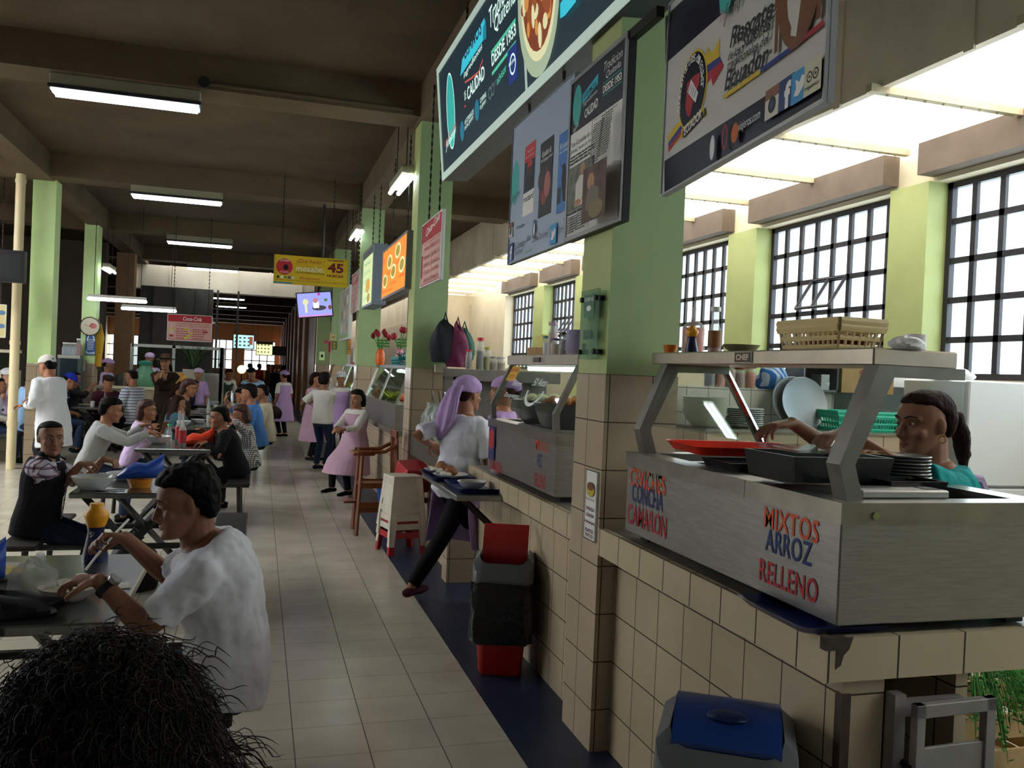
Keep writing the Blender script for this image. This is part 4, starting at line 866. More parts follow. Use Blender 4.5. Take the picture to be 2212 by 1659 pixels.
# folding side table with the waitress's tray and dishes
t = thing('folding_shelf', 'hinged steel side table jutting from the second counter', 'side table', (1.3, 5.35, .88))
mb = MB(); mb.box((1.13, 4.85, .84), (1.41, 5.95, .872), bev=.004); mb.build('shelf_top', STEEL, t, world=True)
for y in (4.95, 5.3): mb = MB(); mb.tube([(1.2, y, .845), (1.49, y - .05, .58)], .012, 8); mb.build('brace', IRON, t, world=True)
tray('blue_tray', 'navy tray carrying two plates beside the walking waitress', (1.25, 5.68, .872), (.0, 1, 0), .22, .15, BLUE_P)
tray('blue_tray', 'navy tray under the small soup bowl on the side table', (1.3, 5.14, .872), (.0, 1, 0), .22, .14, BLUE_P)
PL = mat('white_plate_glaze', 'dcdcda', .2); FISH = mat('fried_fish_crust', '8a5428', .6, noise=.35, nscale=25, bump=.4)
for (x, y, lab) in ((1.24, 5.82, 'plate with fried fish at the far end of the tray'), (1.25, 5.55, 'plate with fried fish and salad in the middle of the tray')):
    t = thing('fish_plate', lab, 'plate of food', (x, y, .88)); mb = MB(); mb.lathe((0, 0, 0), [(.06, 0), (.12, .035), (.117, .037), (.06, .008), (.001, .008)], 30); mb.build('plate', PL, t, smooth=True)
    mb = MB(); mb.ball((0, 0, .05), .045, .075, .03, 12, 8); mb.ball((0.01, .05, .06), .03, .03, .025); mb.build('fried_fish', FISH, t, smooth=True)
    mb = MB(); [mb.ball((random.uniform(-.07, .0), random.uniform(-.09, .09), .04), .02, .02, .012, 8, 6) for _ in range(9)]; mb.build('rice_heap', mat('white_rice', 'e6e2d2', .7), t, smooth=True)
t = thing('soup_bowl', 'small white bowl with a spoon handle on the side table tray', 'bowl', (1.29, 5.12, .88)); mb = MB(); mb.lathe((0, 0, 0), bowl_prof(.095, .045), 30); mb.build('bowl', PL, t, smooth=True); mb = MB(); mb.lathe((0, 0, .03), [(.075, 0), (.001, .001)], 24); mb.build('soup', mat('clear_soup', 'b8a878', .2), t, smooth=True)
# low tiled wall stub at the stall entrance
mb = MB(); mb.box((1.41, 6.28, 0), (1.68, 6.44, .5)); struct('wall_stub', mb, TILE_W, 'low white tiled wall stub beside the walking waitress legs', 'wall')
# drink jug stand
t = thing('jug_stand', 'dark steel counter box carrying the drink jugs', 'counter', (1.6, 7.3, 0))
mb = MB(); mb.box((1.42, 6.7, .78), (1.73, 8.15, .955), bev=.006); mb.build('steel_box', STEEL_DK, t, world=True); mb = MB(); mb.box((1.5, 6.8, 0), (1.7, 8.15, .78)); mb.build('tiled_base', TILE_W, t, world=True)
mb = MB(); mb.box((1.715, 6.9, .955), (1.725, 8.1, 1.3)); mb.build('splash_sheet', film_mat('clear_sheet', 'e6eaea', .3, .2), t, world=True)
JG = film_mat('jug_glass', 'd4e6de', .3, .06)
for y, x, c, lab in ((7.72, 1.57, '4a2a18', 'glass drink jug of dark brown drink, leftmost'), (7.42, 1.57, '6e2a2a', 'glass drink jug of reddish drink'), (7.15, 1.57, 'a8a050', 'glass drink jug of yellow-green drink'), (6.88, 1.57, 'a4bfae', 'glass drink jug of pale green drink, rightmost')):
    t = thing('drink_jug', lab, 'drink jug', (x, y, .955), group='drink jugs on the jug stand')
    mb = MB(); mb.lathe((0, 0, 0), [(.085, 0), (.125, .05), (.14, .14), (.125, .24), (.085, .30), (.08, .33), (.092, .345)], 26); mb.build('jug_glass', JG, t, smooth=True)
    mb = MB(); mb.lathe((0, 0, 0), [(.08, .006), (.12, .05), (.135, .14), (.12, .235)], 26); mb.build('drink', mat('drink_' + c, c, .25), t, smooth=True)
    mb = MB(); mb.tube([(.02, 0, .2), (-.04, .03, .46)], .008, 8); mb.build('ladle_handle', CHROME, t, smooth=True)
# hood-like steel shelf unit behind the waitress
t = thing('steel_shelf_unit', 'grey steel shelf unit with bottles behind the waitress', 'shelf unit', (2.4, 7.0, 0))
xa = atY(975, 800, 7.4).x; xb = atY(1090, 800, 7.4).x
mb = MB(); mb.box((xa, 7.3, 1.52), (xb + .5, 7.75, 1.62)); mb.box((xa, 7.68, 0), (xb + .5, 7.75, 1.55)); mb.box((xa, 7.3, 0), (xa + .04, 7.75, 1.55)); mb.build('unit', STEEL_DK, t, world=True)
for px, h, r, c, cap, lab in ((1012, .17, .03, '6a4a38', 'cc3030', 'small sauce bottle left on the steel shelf unit'), (1036, .28, .035, '1c1818', 'd03a30', 'black soy bottle with red cap on the steel shelf unit'), (1052, .2, .035, 'b8b04a', 'b8b04a', 'yellow-green jar on the steel shelf unit'), (1066, .12, .05, 'a88a5a', 'b0b0b0', 'clear jar with ochre filling on the steel shelf unit'), (1080, .12, .05, '9a7a52', 'b8b8b8', 'clear jar nearest the showcase on the steel shelf unit')):
    p = atY(px, 790, 7.45); sauce_bottle(lab, (p.x, 7.45, 1.62), r, h, .6, mat('bottle_fill_' + c, c, .4), mat('bottle_cap_' + cap, cap, .4), .75, .7, None, 'spice_bottle')
# bags hung on the second column
for i, (px, py, yy, rx, rz_, c, lab, seed) in enumerate(((958, 738, 8.0, .14, .25, '17181f', 'black backpack hanging on the second green column', 2), (985, 748, 7.98, .11, .25, '6a1f42', 'maroon bag hanging beside the black backpack', 4), (1000, 735, 8.06, .1, .2, '1f5a48', 'dark green bag hanging behind the maroon bag', 8))):
    p = atY(px, py + 45, yy); t = thing('hanging_bag', lab, 'bag', (p.x, p.y, p.z), group='bags on the second green column')
    o = crumple('bag_body', '', '', (0, 0, 0), rx, .08, rz_, mat('bag_cloth_%d' % i, c, .7, noise=.2, bump=.2, bscale=12), seed, .22); o.parent = t; del o['label'], o['category']
    mb = MB(); mb.tube([(-.04, 0, rz_ * 1.2), (0, .0, rz_ * 1.9), (.05, 0, rz_ * 1.2)], .012, 8); mb.build('strap', MATS['bag_cloth_%d' % i], t, smooth=True)
t = thing('socket_box', 'beige socket box on the second column above the tiles', 'socket', (1.7, 8.2, 1.63)); p0 = atY(938, 804, 8.2); p1 = atY(966, 788, 8.2); mb = MB(); mb.box((p0.x, 8.17, p0.z), (p1.x, 8.211, p1.z), bev=.005); mb.build('box', IVORY, t, world=True)
# --- stacked stools and high chair in the aisle
WST = mat('grubby_white_plastic', 'cfc8b6', .45, noise=.12, nscale=6); RST = mat('red_stool_plastic', 'a8282c', .4)
def stool(lab, loc, rz, m, first=True):
    t = thing('plastic_stool', lab, 'stool', loc, rz, group='stacked plastic stools')
    mb = MB(); mb.rings([[(s * a, tt * a, z) for s, tt in ((-1, -1), (-.55, -1.04), (.55, -1.04), (1, -1), (1.04, -.55), (1.04, .55), (1, 1), (.55, 1.04), (-.55, 1.04), (-1, 1), (-1.04, .55), (-1.04, -.55))] for a, z in ((.135, .43), (.13, .448), (.115, .45))]); mb.build('seat', m, t, smooth=False)
    for sx in (-1, 1):
        for sy in (-1, 1):
            mb = MB(); A = Vector((sx * .118, sy * .118, .44)); B = Vector((sx * .17, sy * .17, 0))
            for (dx, dy) in ((1, 0), (0, 1)):
                e = Vector((-sx * .055 * dx, -sy * .055 * dy, 0)); n2 = Vector((-sx * .004 * dy, -sy * .004 * dx, 0))
                A2, B2 = A + Vector((sx * .012, sy * .012, 0)), B
                mb.rings([[B2, B2 + e * .9, B2 + e * .9 + n2, B2 + n2], [A2, A2 + e * 1.1, A2 + e * 1.1 + n2, A2 + n2]])
            mb.build('leg', m, t)
    for k, (ax, s) in enumerate(((0, 1), (0, -1), (1, 1), (1, -1))):
        mb = MB()
        def Q(l, z): r = .128 + (.17 - .128) * (.44 - z) / .44; return (l, s * r, z) if ax == 0 else (s * r, l, z)
        def Q2(l, z): r = .124 + (.166 - .124) * (.44 - z) / .44; return (l, s * r, z) if ax == 0 else (s * r, l, z)
        for (za, zb, l0, l1) in ((.24, .44, -.1, .1), (.14, .19, -.11, .11)):
            mb.rings([[Q(l0, za), Q(l1, za), Q(l1, zb), Q(l0, zb)], [Q2(l0, za), Q2(l1, za), Q2(l1, zb), Q2(l0, zb)]])
        mb.build('apron_panel', m, t)
    return t
sl = Vector((1.245, 7.42, 0)); a0 = math.radians(12)
s_red = stool('red stool at the bottom of the white stool stack', sl, a0, RST)
s_w = stool('lowest white stool of the stack beside the high chair', sl + Vector((0, 0, .075)), a0, WST)
dup(s_w, sl + Vector((0, 0, .15)), a0, 'middle white stool of the stack beside the high chair')
dup(s_w, sl + Vector((0, 0, .225)), a0, 'top white stool of the stack beside the high chair')
dup(s_red, sl + Vector((.13, .33, .3)), a0, 'red stool tilted on the wall side behind the white stack').rotation_euler = (0.25, 0, a0)
t = thing('high_chair', 'varnished wooden child high chair beside the stool stack', 'high chair', (1.13, 8.3, 0), 0)
HC = mat('reddish_varnished_wood', '7c4322', .35, noise=.3, nscale=6, stretch=(1, 1, .2))
for sx, sy in ((-1, -1), (-1, 1), (1, -1), (1, 1)):
    mb = MB(); mb.tube([(sx * .19, sy * .17, 0), (sx * .16, sy * .145, .8 if sx < 0 else .98)], .019, 4); mb.build('leg', HC, t)
for z in (.22, .45):
    for s in (-1, 1):
        mb = MB(); mb.box((-.17, s * .155 - .01, z), (.17, s * .155 + .01, z + .05)); mb.build('rail', HC, t)
mb = MB(); mb.box((-.17, -.15, .46), (.17, .15, .485)); mb.build('seat', HC, t)
mb = MB(); mb.box((-.25, -.18, .76), (-.04, .18, .785), bev=.01); mb.build('tray', HC, t)
for s in (-1, 1): mb = MB(); mb.tube([(-.2, s * .16, .79), (.05, s * .165, .80), (.16, s * .16, .86)], .018, 8); mb.build('armrest', HC, t, smooth=True)
for y in (-.1, 0, .1): mb = MB(); mb.box((.15, y - .02, .5), (.17, y + .02, .98)); mb.build('back_slat', HC, t)
mb = MB(); mb.box((.145, -.165, .93), (.175, .165, 1.0), bev=.008); mb.build('top_rail', HC, t)
mb = MB(); mb.box((-.31, -.1, .30), (-.19, .1, .32)); mb.build('footrest', HC, t)
t = thing('blue_bucket', 'blue plastic bucket on the floor behind the high chair', 'bucket', (1.36, 8.75, 0)); mb = MB(); mb.lathe((0, 0, 0), [(.12, 0), (.16, .38), (.167, .385), (.155, .38), (.115, .01), (.001, .01)], 24); mb.build('bucket', mat('blue_bucket_plastic', '1c4a9a', .4), t, smooth=True)
mb = MB(); mb.tube([(-.15, 0, .37), (-.1, 0, .3), (.1, 0, .3), (.15, 0, .37)], .006, 6); mb.build('bail_handle', IRON, t)
# ================================================================ THIRD AND FOURTH STALLS
for (y0, y1, lab, glab) in ((9.3, 12.7, 'tiled counter of the third stall behind the seated woman in lilac', 'tall glass showcase of the third stall with food trays'), (14.2, 17.6, 'tiled counter of the fourth stall behind the standing man', 'glass showcase of the fourth stall under the red tray')):
    t = thing('tiled_counter', lab, 'counter', (1.7, (y0 + y1) / 2, 0))
    mb = MB(); mb.box((1.5, y0, 0), (1.95, y1, .86)); mb.build('tiled_body', TILE_W, t, world=True); mb = MB(); mb.box((1.43, y0 - .02, .86), (2.0, y1 + .02, .92)); mb.build('worktop', SLAB, t, world=True)
    t = thing('glass_showcase', glab, 'showcase', (1.7, (y0 + y1) / 2, .92))
    mb = MB(); mb.box((1.46, y0 + .1, .92), (1.95, y1 - .5, 1.2)); mb.build('steel_base', STEEL, t, world=True)
    mb = MB(); mb.box((1.6, y0 + .1, 1.6), (1.97, y1 - .5, 1.64)); mb.build('top_shelf', STEEL_DK, t, world=True)
    for k in range(3):
        y = y0 + .12 + (y1 - y0 - .64) * k / 2; mb = MB(); mb.tube([(1.47, y, 1.2), (1.61, y, 1.6)], .016, 6); mb.build('post', STEEL, t, world=True)
    mb = MB(); mb.rings([[(1.47, y0 + .12, 1.2), (1.47, y1 - .5, 1.2), (1.61, y1 - .5, 1.6), (1.61, y0 + .12, 1.6)], [(1.474, y0 + .12, 1.2), (1.474, y1 - .5, 1.2), (1.614, y1 - .5, 1.6), (1.614, y0 + .12, 1.6)]]); mb.build('glass_panel', GLASS_G, t, world=True)
    mb = MB(); mb.tube([(1.66, y0 + .3, 1.57), (1.66, y0 + 1.3, 1.57)], .02, 8); mb.build('light_tube', MATS['showcase_tube'], t, smooth=True, world=True)
    for k, c in enumerate(('c0562a', 'd8c43a', 'b0703a')):
        mb = MB(); rn = random.Random(k); yy = y0 + .5 + (y1 - y0 - 1.2) * k / 2
        [mb.ball((1.65 + rn.uniform(-.1, .1), yy + rn.uniform(-.18, .18), 1.23 + rn.uniform(0, .05)), .05, .05, .035, 8, 6) for _ in range(14)]; mb.build('food_heap', mat('food_' + c, c, .6), t, smooth=True, world=True)
put('steel_pot', 'steel pot on the third stall showcase', 'pot', (1.8, 10.0, 1.64), [(.13, 0), (.15, .03), (.15, .17), (.155, .175), (.001, .18)], STEEL)
t = thing('plastic_basket', 'teal plastic basket of cutlery on the third stall showcase', 'basket', (1.78, 10.8, 1.64)); basket(t, .12, .3, .1, mat('teal_basket', '1f8a8a', .4), 6, 14, 1.1); mb = MB(); rn = random.Random(5); [mb.tube([(rn.uniform(-.1, .1), rn.uniform(-.25, .25), .03), (rn.uniform(-.1, .1), rn.uniform(-.25, .25), .16)], .008, 5) for _ in range(18)]; mb.build('cutlery', CHROME, t)
def bouquet(lab, c, vase_c, n, petal, seed):
    t = thing('rose_vase', lab, 'vase of roses', c); rn = random.Random(seed)
    mb = MB(); mb.lathe((0, 0, 0), [(.05, 0), (.065, .06), (.06, .16), (.04, .2), (.05, .22)], 18); mb.build('vase', mat('vase_' + vase_c, vase_c, .35), t, smooth=True)
    for k in range(n):
        a = 2 * PI * k / n; e = Vector((.11 * math.cos(a), .11 * math.sin(a), .42 + rn.uniform(-.05, .06)))
        mb = MB(); mb.tube([(0, 0, .18), (e.x * .5, e.y * .5, .3), e], .006, 5); 
        for q in range(3): p = Vector((e.x * .6, e.y * .6, .26 + .04 * q)); mb.add([p, p + Vector((.04, .02, .02)), p + Vector((.07, 0, 0)), p + Vector((.04, -.02, -.01))], [(0, 1, 2, 3)])
        mb.build('stem', GL, t)
        mb = MB(); mb.ball(e, .035, .035, .04, 10, 7); mb.ball(e + Vector((0, 0, .012)), .026, .026, .04, 8, 6); mb.build('rose_head', mat('rose_red', petal, .6), t, smooth=True)
bouquet('orange vase of dark red roses on the third stall showcase', (1.62, 12.0, 1.64), 'e0641c', 6, '8e1420', 1)
bouquet('pink vase of roses beside the orange one', (1.78, 11.3, 1.64), 'd890a0', 5, 'a01838', 2)
put('wicker_lid', 'pale round lid leaning behind the steel pot on the third stall', 'lid', (1.85, 10.25, 1.78), plate_prof(.14, .03), CERAM).rotation_euler = (0, math.radians(-75), 0)
tray('red_tray', 'red tray on the fourth stall showcase', (1.75, 15.2, 1.64), (0, 1, 0), .45, .18, RED_P, .03)
put('steel_pot', 'tall pale pot on the fourth stall showcase', 'pot', (1.72, 15.6, 1.675), [(.15, 0), (.15, .25), (.145, .25), (.145, .01), (.001, .01)], mat('dull_aluminium', 'b9b5a8', .4, .6))
mb = MB(); mb.box((1.3, 23.2, 0), (1.4, 24.2, .95)); o = mb.build('white_cabinet', WF); tag(o, 'low white cabinet beside the shutters past the stalls', 'cabinet')
# ================================================================ SIGNS
NAVY = mat('blackboard_print', '16202a', .5); WHT = mat('white_print', 'ecece8', .5); CYAN = mat('cyan_print', '2fb4cc', .5); TEALP = mat('teal_print', '3fb0a8', .5)
def em(name, c, e): return mat(name, c, .5, emit=e)
K1 = em('lit_blackboard', '16262e', .9); W1 = em('lit_white', 'cfeee2', 1.0); CY1 = em('lit_cyan', '35bcd2', .7); GR1 = em('lit_green', '53c6a0', .6); RE1 = em('lit_salmon', 'c8584e', .6); BR1 = em('lit_brown', '7a3a22', .7); CR1 = em('lit_cream', 'd9d6a8', .7); OR1 = em('lit_ochre', 'c88a48', .7); NV1 = em('lit_navy', '1c2f7a', .6); GY1 = em('lit_grey', '5a6c6a', .6); BU1 = em('lit_blue', '20708c', .6)
FRW = em('lit_frame', 'b4c8bc', .5); BOXD = mat('lightbox_housing', '3a3c42', .5, noise=.1)
def board(name, lab, cat, corners, depth, frame_m, face_m, back_m=None, fw=.02, chains=None, group=None):
    """corners: TL, BL, BR, TR in the place; a panel with a frame round it and real thickness"""
    TL, BL, BR, TR = [Vector(c) for c in corners]
    u = (BR - BL).normalized(); v = (TL - BL).normalized(); n = u.cross(v).normalized(); w = (BR - BL).length; h = (TL - BL).length
    t = thing(name, lab, cat, BL, group=group)
    mb = MB(); c = BL + u * (w / 2) + v * (h / 2) - n * (depth / 2); mb.obox(c, u, v, n, w / 2, h / 2, depth / 2); mb.build('backing', back_m or frame_m, t, world=True)
    mb = MB()
    for a, b, c_, d in ((0, 0, w, fw), (0, h - fw, w, h), (0, fw, fw, h - fw), (w - fw, fw, w, h - fw)):
        mb.obox(BL + u * ((a + c_) / 2) + v * ((b + d) / 2) + n * .003, u, v, n, (c_ - a) / 2, (d - b) / 2, .006)
    mb.build('frame', frame_m, t, world=True)
    pr = Print(BL + n * .001, u, v, n); pr.rect(fw, fw, w - fw, h - fw, face_m)
    if chains:
        for f, ztop in chains:
            p = TL + u * (w * f) - n * (depth / 2); mb = MB(); k = int((ztop - p.z) / .035)
            for i in range(k):
                z = p.z + .035 * i + .017
                if i % 2: mb.obox((p.x, p.y, z), (1, 0, 0), (0, 1, 0), (0, 0, 1), .008, .003, .02)
                else: mb.obox((p.x, p.y, z), (1, 0, 0), (0, 1, 0), (0, 0, 1), .003, .008, .02)
            mb.build('chain', IRON, t, world=True)
    return t, pr, w, h
def Xc(pts, X): return [atX(x, y, X) for x, y in pts]
def para(pr, x, y, w, h, lines, m, fill=.55, seed=0, jig=.25):
    rn = random.Random(seed); dy = h / lines
    for i in range(lines):
        xx = x
        while xx < x + w * (1 - (jig * rn.random() if i == lines - 1 else 0)) - w * .03:
            ww = min(w * rn.uniform(.08, .22), x + w - xx); pr.rect(xx, y + h - dy * (i + 1) + dy * (1 - fill), xx + ww, y + h - dy * i, m); xx += ww + w * .03
# --- big light box
YB0 = 6.78
TLp, BLp = atY(945, 150, YB0), atY(957, 391, YB0)
YB1 = 2.2
dx, dz = TLp.x - BLp.x, TLp.z - BLp.z
kx = (BLp.x - 0.0)
BRp = Vector((BLp.x + .02, YB1, BLp.z)); TRp = BRp + (TLp - BLp)
t, pr, w, h = board('light_box_sign', 'huge backlit blackboard sign reading USAMOS CALIDAD DESDE 1953', 'light box', (TLp, BLp, BRp, TRp), .2, FRW, K1, BOXD, .05, ((.12, 4.33), (.9, 4.33)))
def P_(x, y): return pr.px(x, y)
def tx(s, a, b, m, hh, shear=0, bold=0, sp=1.0, P=None, dv=0):
    P = P or pr
    (u0, v0), (u1, v1) = P.px(*a), P.px(*b); P.text(s, u0, v0 + dv, math.hypot(u1 - u0, v1 - v0), hh, m, shear, bold, math.atan2(v1 - v0, u1 - u0), sp)
d0, d1 = P_(1136, 155), P_(1143, 150); pr.rect(d0[0] - .02, .05, d0[0] + .02, h - .05, FRW)
u, v = P_(974, 240); pr.ell(u, v, .13, .28, em('lit_teal', '35a8a0', .7)); pr.ring(u, v, .135, .285, .012, W1)
hu = abs(P_(1000, 130)[0] - P_(1048, 45)[0])
a = P_(998, 146); b = P_(1046, 78); c = P_(1045, 42); d_ = P_(996, 112)
pr.poly([P_(995, 165), P_(999, 128), P_(1047, 38), P_(1050, 78)], CY1); pr.poly([P_(1044, 60), P_(1050, 40), P_(1051, 83), P_(1044, 88)], em('lit_cyan_dark', '1f8aa0', .5))
tx('USAMOS', (1004, 131), (1041, 72), K1, .11, .0, .02)
tx('ingredientes', (1003, 174), (1043, 108), W1, .055, .25)
pr.line([P_(1005, 178), P_(1020, 168), P_(1035, 155), P_(1044, 128)], .014, RE1)
tx('CALIDAD', (1011, 218), (1048, 168), W1, .088, 0, .012); tx('DE', (1005, 218), (1008, 212), W1, .06)
tx('Tradicion', (1060, 62), (1108, -30), W1, .12, .25); tx('Quiteña', (1070, 76), (1115, 8), W1, .11, .25)
pr.line([P_(1062, 115), P_(1115, 42)], .022, GR1); pr.line([P_(1064, 160), P_(1116, 90)], .022, GR1)
tx('DESDE 1953', (1064, 144), (1116, 74), W1, .072, 0, .015)
u, v = P_(1109, 138); pr.rect(u - .09, v - .1, u + .09, v + .1, NV1); pr.ring(u, v, .06, .06, .012, W1); tx('lonely planet', (1101, 147), (1115, 132), W1, .03)
u, v = P_(1060, 201); pr.ring(u, v, .04, .04, .014, GY1); u, v = P_(1066, 193); pr.ring(u, v, .04, .04, .014, GY1)
tx('trip', (1069, 192), (1076, 183), GY1, .05); tx('advisor', (1076, 184), (1096, 152), GR1, .05, 0, .01)
u, v = P_(1032, 238); pr.ell(u, v, .06, .07, BU1); tx('CORVINAS', (1039, 224), (1052, 208), W1, .032); tx('DE JIMMY', (1039, 240), (1052, 224), W1, .032)
u, v = P_(1000, 283); pr.ell(u, v, .06, .07, BU1); tx('LAS CORVINAS DE', (1006, 270), (1025, 245), W1, .032); tx('DON JIMMY', (1006, 284), (1025, 258), W1, .032)
pr.rect(*P_(1005, 233), *P_(1008, 226), RE1)
tx('Jimmy', (965, 330), (988, 290), W1, .075, .3); tx('Las Corvinas', (963, 318), (988, 272), RE1, .05, .3)
u, v = P_(1165, 20); pr.ell(u, v + .08, .34, .42, em('lit_plate_rim', 'a8b89c', .6)); pr.ell(u + .01, v + .1, .29, .36, CR1); pr.ell(u + .01, v + .11, .26, .32, BR1)
rn = random.Random(2)
for i in range(36): a_ = rn.uniform(0, 6.28); q = rn.uniform(0, 1) ** .5; pr.ell(u + .24 * q * math.cos(a_), v + .11 + .28 * q * math.sin(a_), rn.uniform(.02, .05), rn.uniform(.03, .07), [OR1, CR1, em('lit_rust', '96502c', .6)][i % 3], 9)
pr.poly([P_(1216, 40), P_(1216, 8), P_(1240, -30), P_(1252, -24), P_(1250, 4), P_(1226, 34)], CY1)
pr.build(t)
# --- newspaper panel
XN = 1.375
c = Xc(((1235, 184), (1222, 522), (1344, 478), (1358, 62)), XN)
yl, yr = (c[0].y + c[1].y) / 2, (c[2].y + c[3].y) / 2; zt, zb = (c[0].z + c[3].z) / 2, (c[1].z + c[2].z) / 2
t, pr, w, h = board('clipping_panel', 'framed panel of newspaper clippings hung on the thick column', 'panel sign', ((XN, yl, zt), (XN, yl, zb), (XN, yr, zb), (XN, yr, zt)), .035, mat('grey_metal_frame', '9a9a9c', .4, .5), PAPER, INK, .02)
pr.rect(.02, h * .66, w - .02, h - .02, NAVY)
u, v = .09, h * .82; pr.ell(u, v, .055, .095, TEALP); tx('Jimmy', (1240, 295), (1252, 270), WHT, .035, .3, P=pr)
pr.poly([(w * .24, h * .80), (w * .24, h * .86), (w * .52, h * .91), (w * .52, h * .85)], CYAN); pr.text('USAMOS', w * .27, h * .825, w * .22, h * .035, NAVY, 0, .02, .1); pr.text('ingredientes', w * .26, h * .775, w * .26, h * .03, WHT, .3, 0, .1); pr.text('CALIDAD', w * .3, h * .70, w * .24, h * .055, WHT, 0, .03, .08)
pr.text('Tradicion', w * .62, h * .89, w * .3, h * .05, WHT, .3); pr.text('Quiteña', w * .66, h * .835, w * .24, h * .045, WHT, .3); pr.text('DESDE 1953', w * .62, h * .765, w * .3, h * .045, WHT, 0, .03); pr.rect(w * .62, h * .82, w * .92, h * .826, TEALP); pr.rect(w * .62, h * .75, w * .92, h * .756, TEALP)
GT = mat('grey_newsprint', '55534f', .7); PHB = mat('photo_brown', '5a4034', .6, noise=.5, nscale=14); PHG = mat('photo_market', '6f7464', .6, noise=.5, nscale=18); SKN = mat('photo_skin', 'b88468', .6)
pr.text('"Las Corvinas de don', .035, h * .575, w * .46, h * .03, INK); pr.text('Jimmy" tiene su hogar', .035, h * .53, w * .46, h * .03, INK); para(pr, .035, h * .455, w * .47, h * .06, 3, GT, .5, 2)
pr.rect(.025, h * .175, w * .51, h * .445, PHG); pr.poly([(w * .2, h * .19), (w * .2, h * .33), (w * .28, h * .37), (w * .4, h * .36), (w * .43, h * .19)], mat('photo_shirt', 'd8d4c8', .6)); pr.ell(w * .32, h * .405, w * .045, h * .035, SKN); pr.ell(w * .40, h * .225, w * .07, h * .03, mat('photo_food', 'cf9a5c', .6)); pr.ell(w * .25, h * .21, w * .07, h * .02, SKN)
para(pr, .03, h * .15, w * .46, h * .018, 1, INK, .7, 5); para(pr, .05, h * .03, w * .2, h * .11, 7, GT, .55, 6); para(pr, w * .29, h * .03, w * .2, h * .11, 7, GT, .55, 7); pr.text('T', .028, h * .09, .014, h * .05, INK)
pr.rect(w * .53, .02, w * .545, h * .64, mat('column_rule', 'a8a49c', .6)); pr.text('PRD Corvina "De Don" Jimmy', w * .57, h * .61, w * .38, h * .022, INK); para(pr, w * .57, h * .36, w * .18, h * .24, 17, GT, .55, 8); para(pr, w * .78, h * .36, w * .18, h * .24, 17, GT, .55, 9)
pr.rect(w * .56, h * .03, w * .96, h * .34, PHB); pr.ell(w * .7, h * .25, w * .06, h * .05, SKN); pr.poly([(w * .62, h * .1), (w * .64, h * .2), (w * .72, h * .23), (w * .84, h * .2), (w * .86, h * .06)], mat('photo_muted', '7a6e62', .6)); pr.ell(w * .8, h * .09, w * .12, h * .05, mat('photo_dish', '8a7a54', .6))
pr.build(t)
p = atX(1362, 82, 1.395); mb = MB(); mb.box((1.377, 2.95, p.z - .02), (1.41, 3.36, p.z + .02)); mb.build('wall_bracket', IRON, t, world=True)
# --- blue travel-guide panel
XB = 1.40
c = Xc(((1110, 328), (1097, 571), (1222, 528), (1236, 220)), XB); yl = (c[0].y + c[1].y) / 2; yr = 3.86; zb = (c[1].z + c[2].z) / 2; zt = c[0].z + .14
t, pr, w, h = board('travel_panel', 'pale blue panel of travel guide covers and social media names', 'panel sign', ((XB, yl, zt), (XB, yl, zb), (XB, yr, zb), (XB, yr, zt)), .02, mat('panel_edge', '8f9a9e', .5), mat('pale_blue_panel', 'a8b8cc', .35), None, .004, ((.25, 4.33), (.8, 4.33)))
def R(a, b, m, P=None):
    P = P or pr; (u0, v0), (u1, v1) = P.px(*a), P.px(*b); P.rect(u0, v0, u1, v1, m); return u0, v0, u1, v1
u, v = pr.px(1114, 395); pr.ell(u, v, .075, .13, TEALP); tx('Jimmy', (1104, 447), (1125, 425), INK, .06, .3)
u0, v0, u1, v1 = R((1129, 470), (1159, 300), mat('cover_navy', '1c3448', .5)); q = (v1 - v0)
pr.rect(u0, v0 + q * .76, u1, v1, mat('cover_red', 'c8323a', .5)); pr.rect(u0, v0, u1, v0 + q * .33, PAPER); pr.text('routard', u0 + .01, v0 + q * .2, u1 - u0 - .02, q * .09, INK, 0, .02); pr.text('Equateur', u0 + .05, v0 + q * .88, (u1 - u0) * .6, q * .04, WHT); pr.text('et les Galapagos', u0 + .02, v0 + q * .81, (u1 - u0) * .8, q * .035, WHT)
uc = (u0 + u1) / 2; pr.poly([(uc - .06, v0 + q * .36), (uc - .04, v0 + q * .52), (uc + .02, v0 + q * .58), (uc + .08, v0 + q * .5), (uc + .09, v0 + q * .36)], INK); pr.ell(uc + .01, v0 + q * .62, .035, q * .07, mat('cover_face', '5a4034', .6)); pr.poly([(uc - .04, v0 + q * .68), (uc - .02, v0 + q * .76), (uc + .04, v0 + q * .75), (uc + .05, v0 + q * .67)], MATS['cover_red'])
u0, v0, u1, v1 = R((1163, 473), (1198, 290), mat('cover_black', '1a1b20', .5)); q = v1 - v0; pr.text('Ecuador &', u0 + .03, v0 + q * .80, (u1 - u0) * .7, q * .08, WHT, 0, .01); pr.text('the Galapagos Islands', u0 + .015, v0 + q * .72, (u1 - u0) * .9, q * .06, WHT)
uc = (u0 + u1) / 2; pr.ell(uc - .02, v0 + q * .4, (u1 - u0) * .34, q * .25, mat('cover_pink_face', '8a4448', .6, noise=.4, nscale=20)); pr.ell(uc - .05, v0 + q * .5, (u1 - u0) * .36, q * .16, mat('cover_hat', '4a3c40', .6)); pr.ell(uc + .03, v0 + q * .4, (u1 - u0) * .24, q * .17, mat('cover_pink_light', 'b06a66', .6)); pr.rect(u0, v1 - q * .1, u0 + .04, v1 - .005, NAVY)
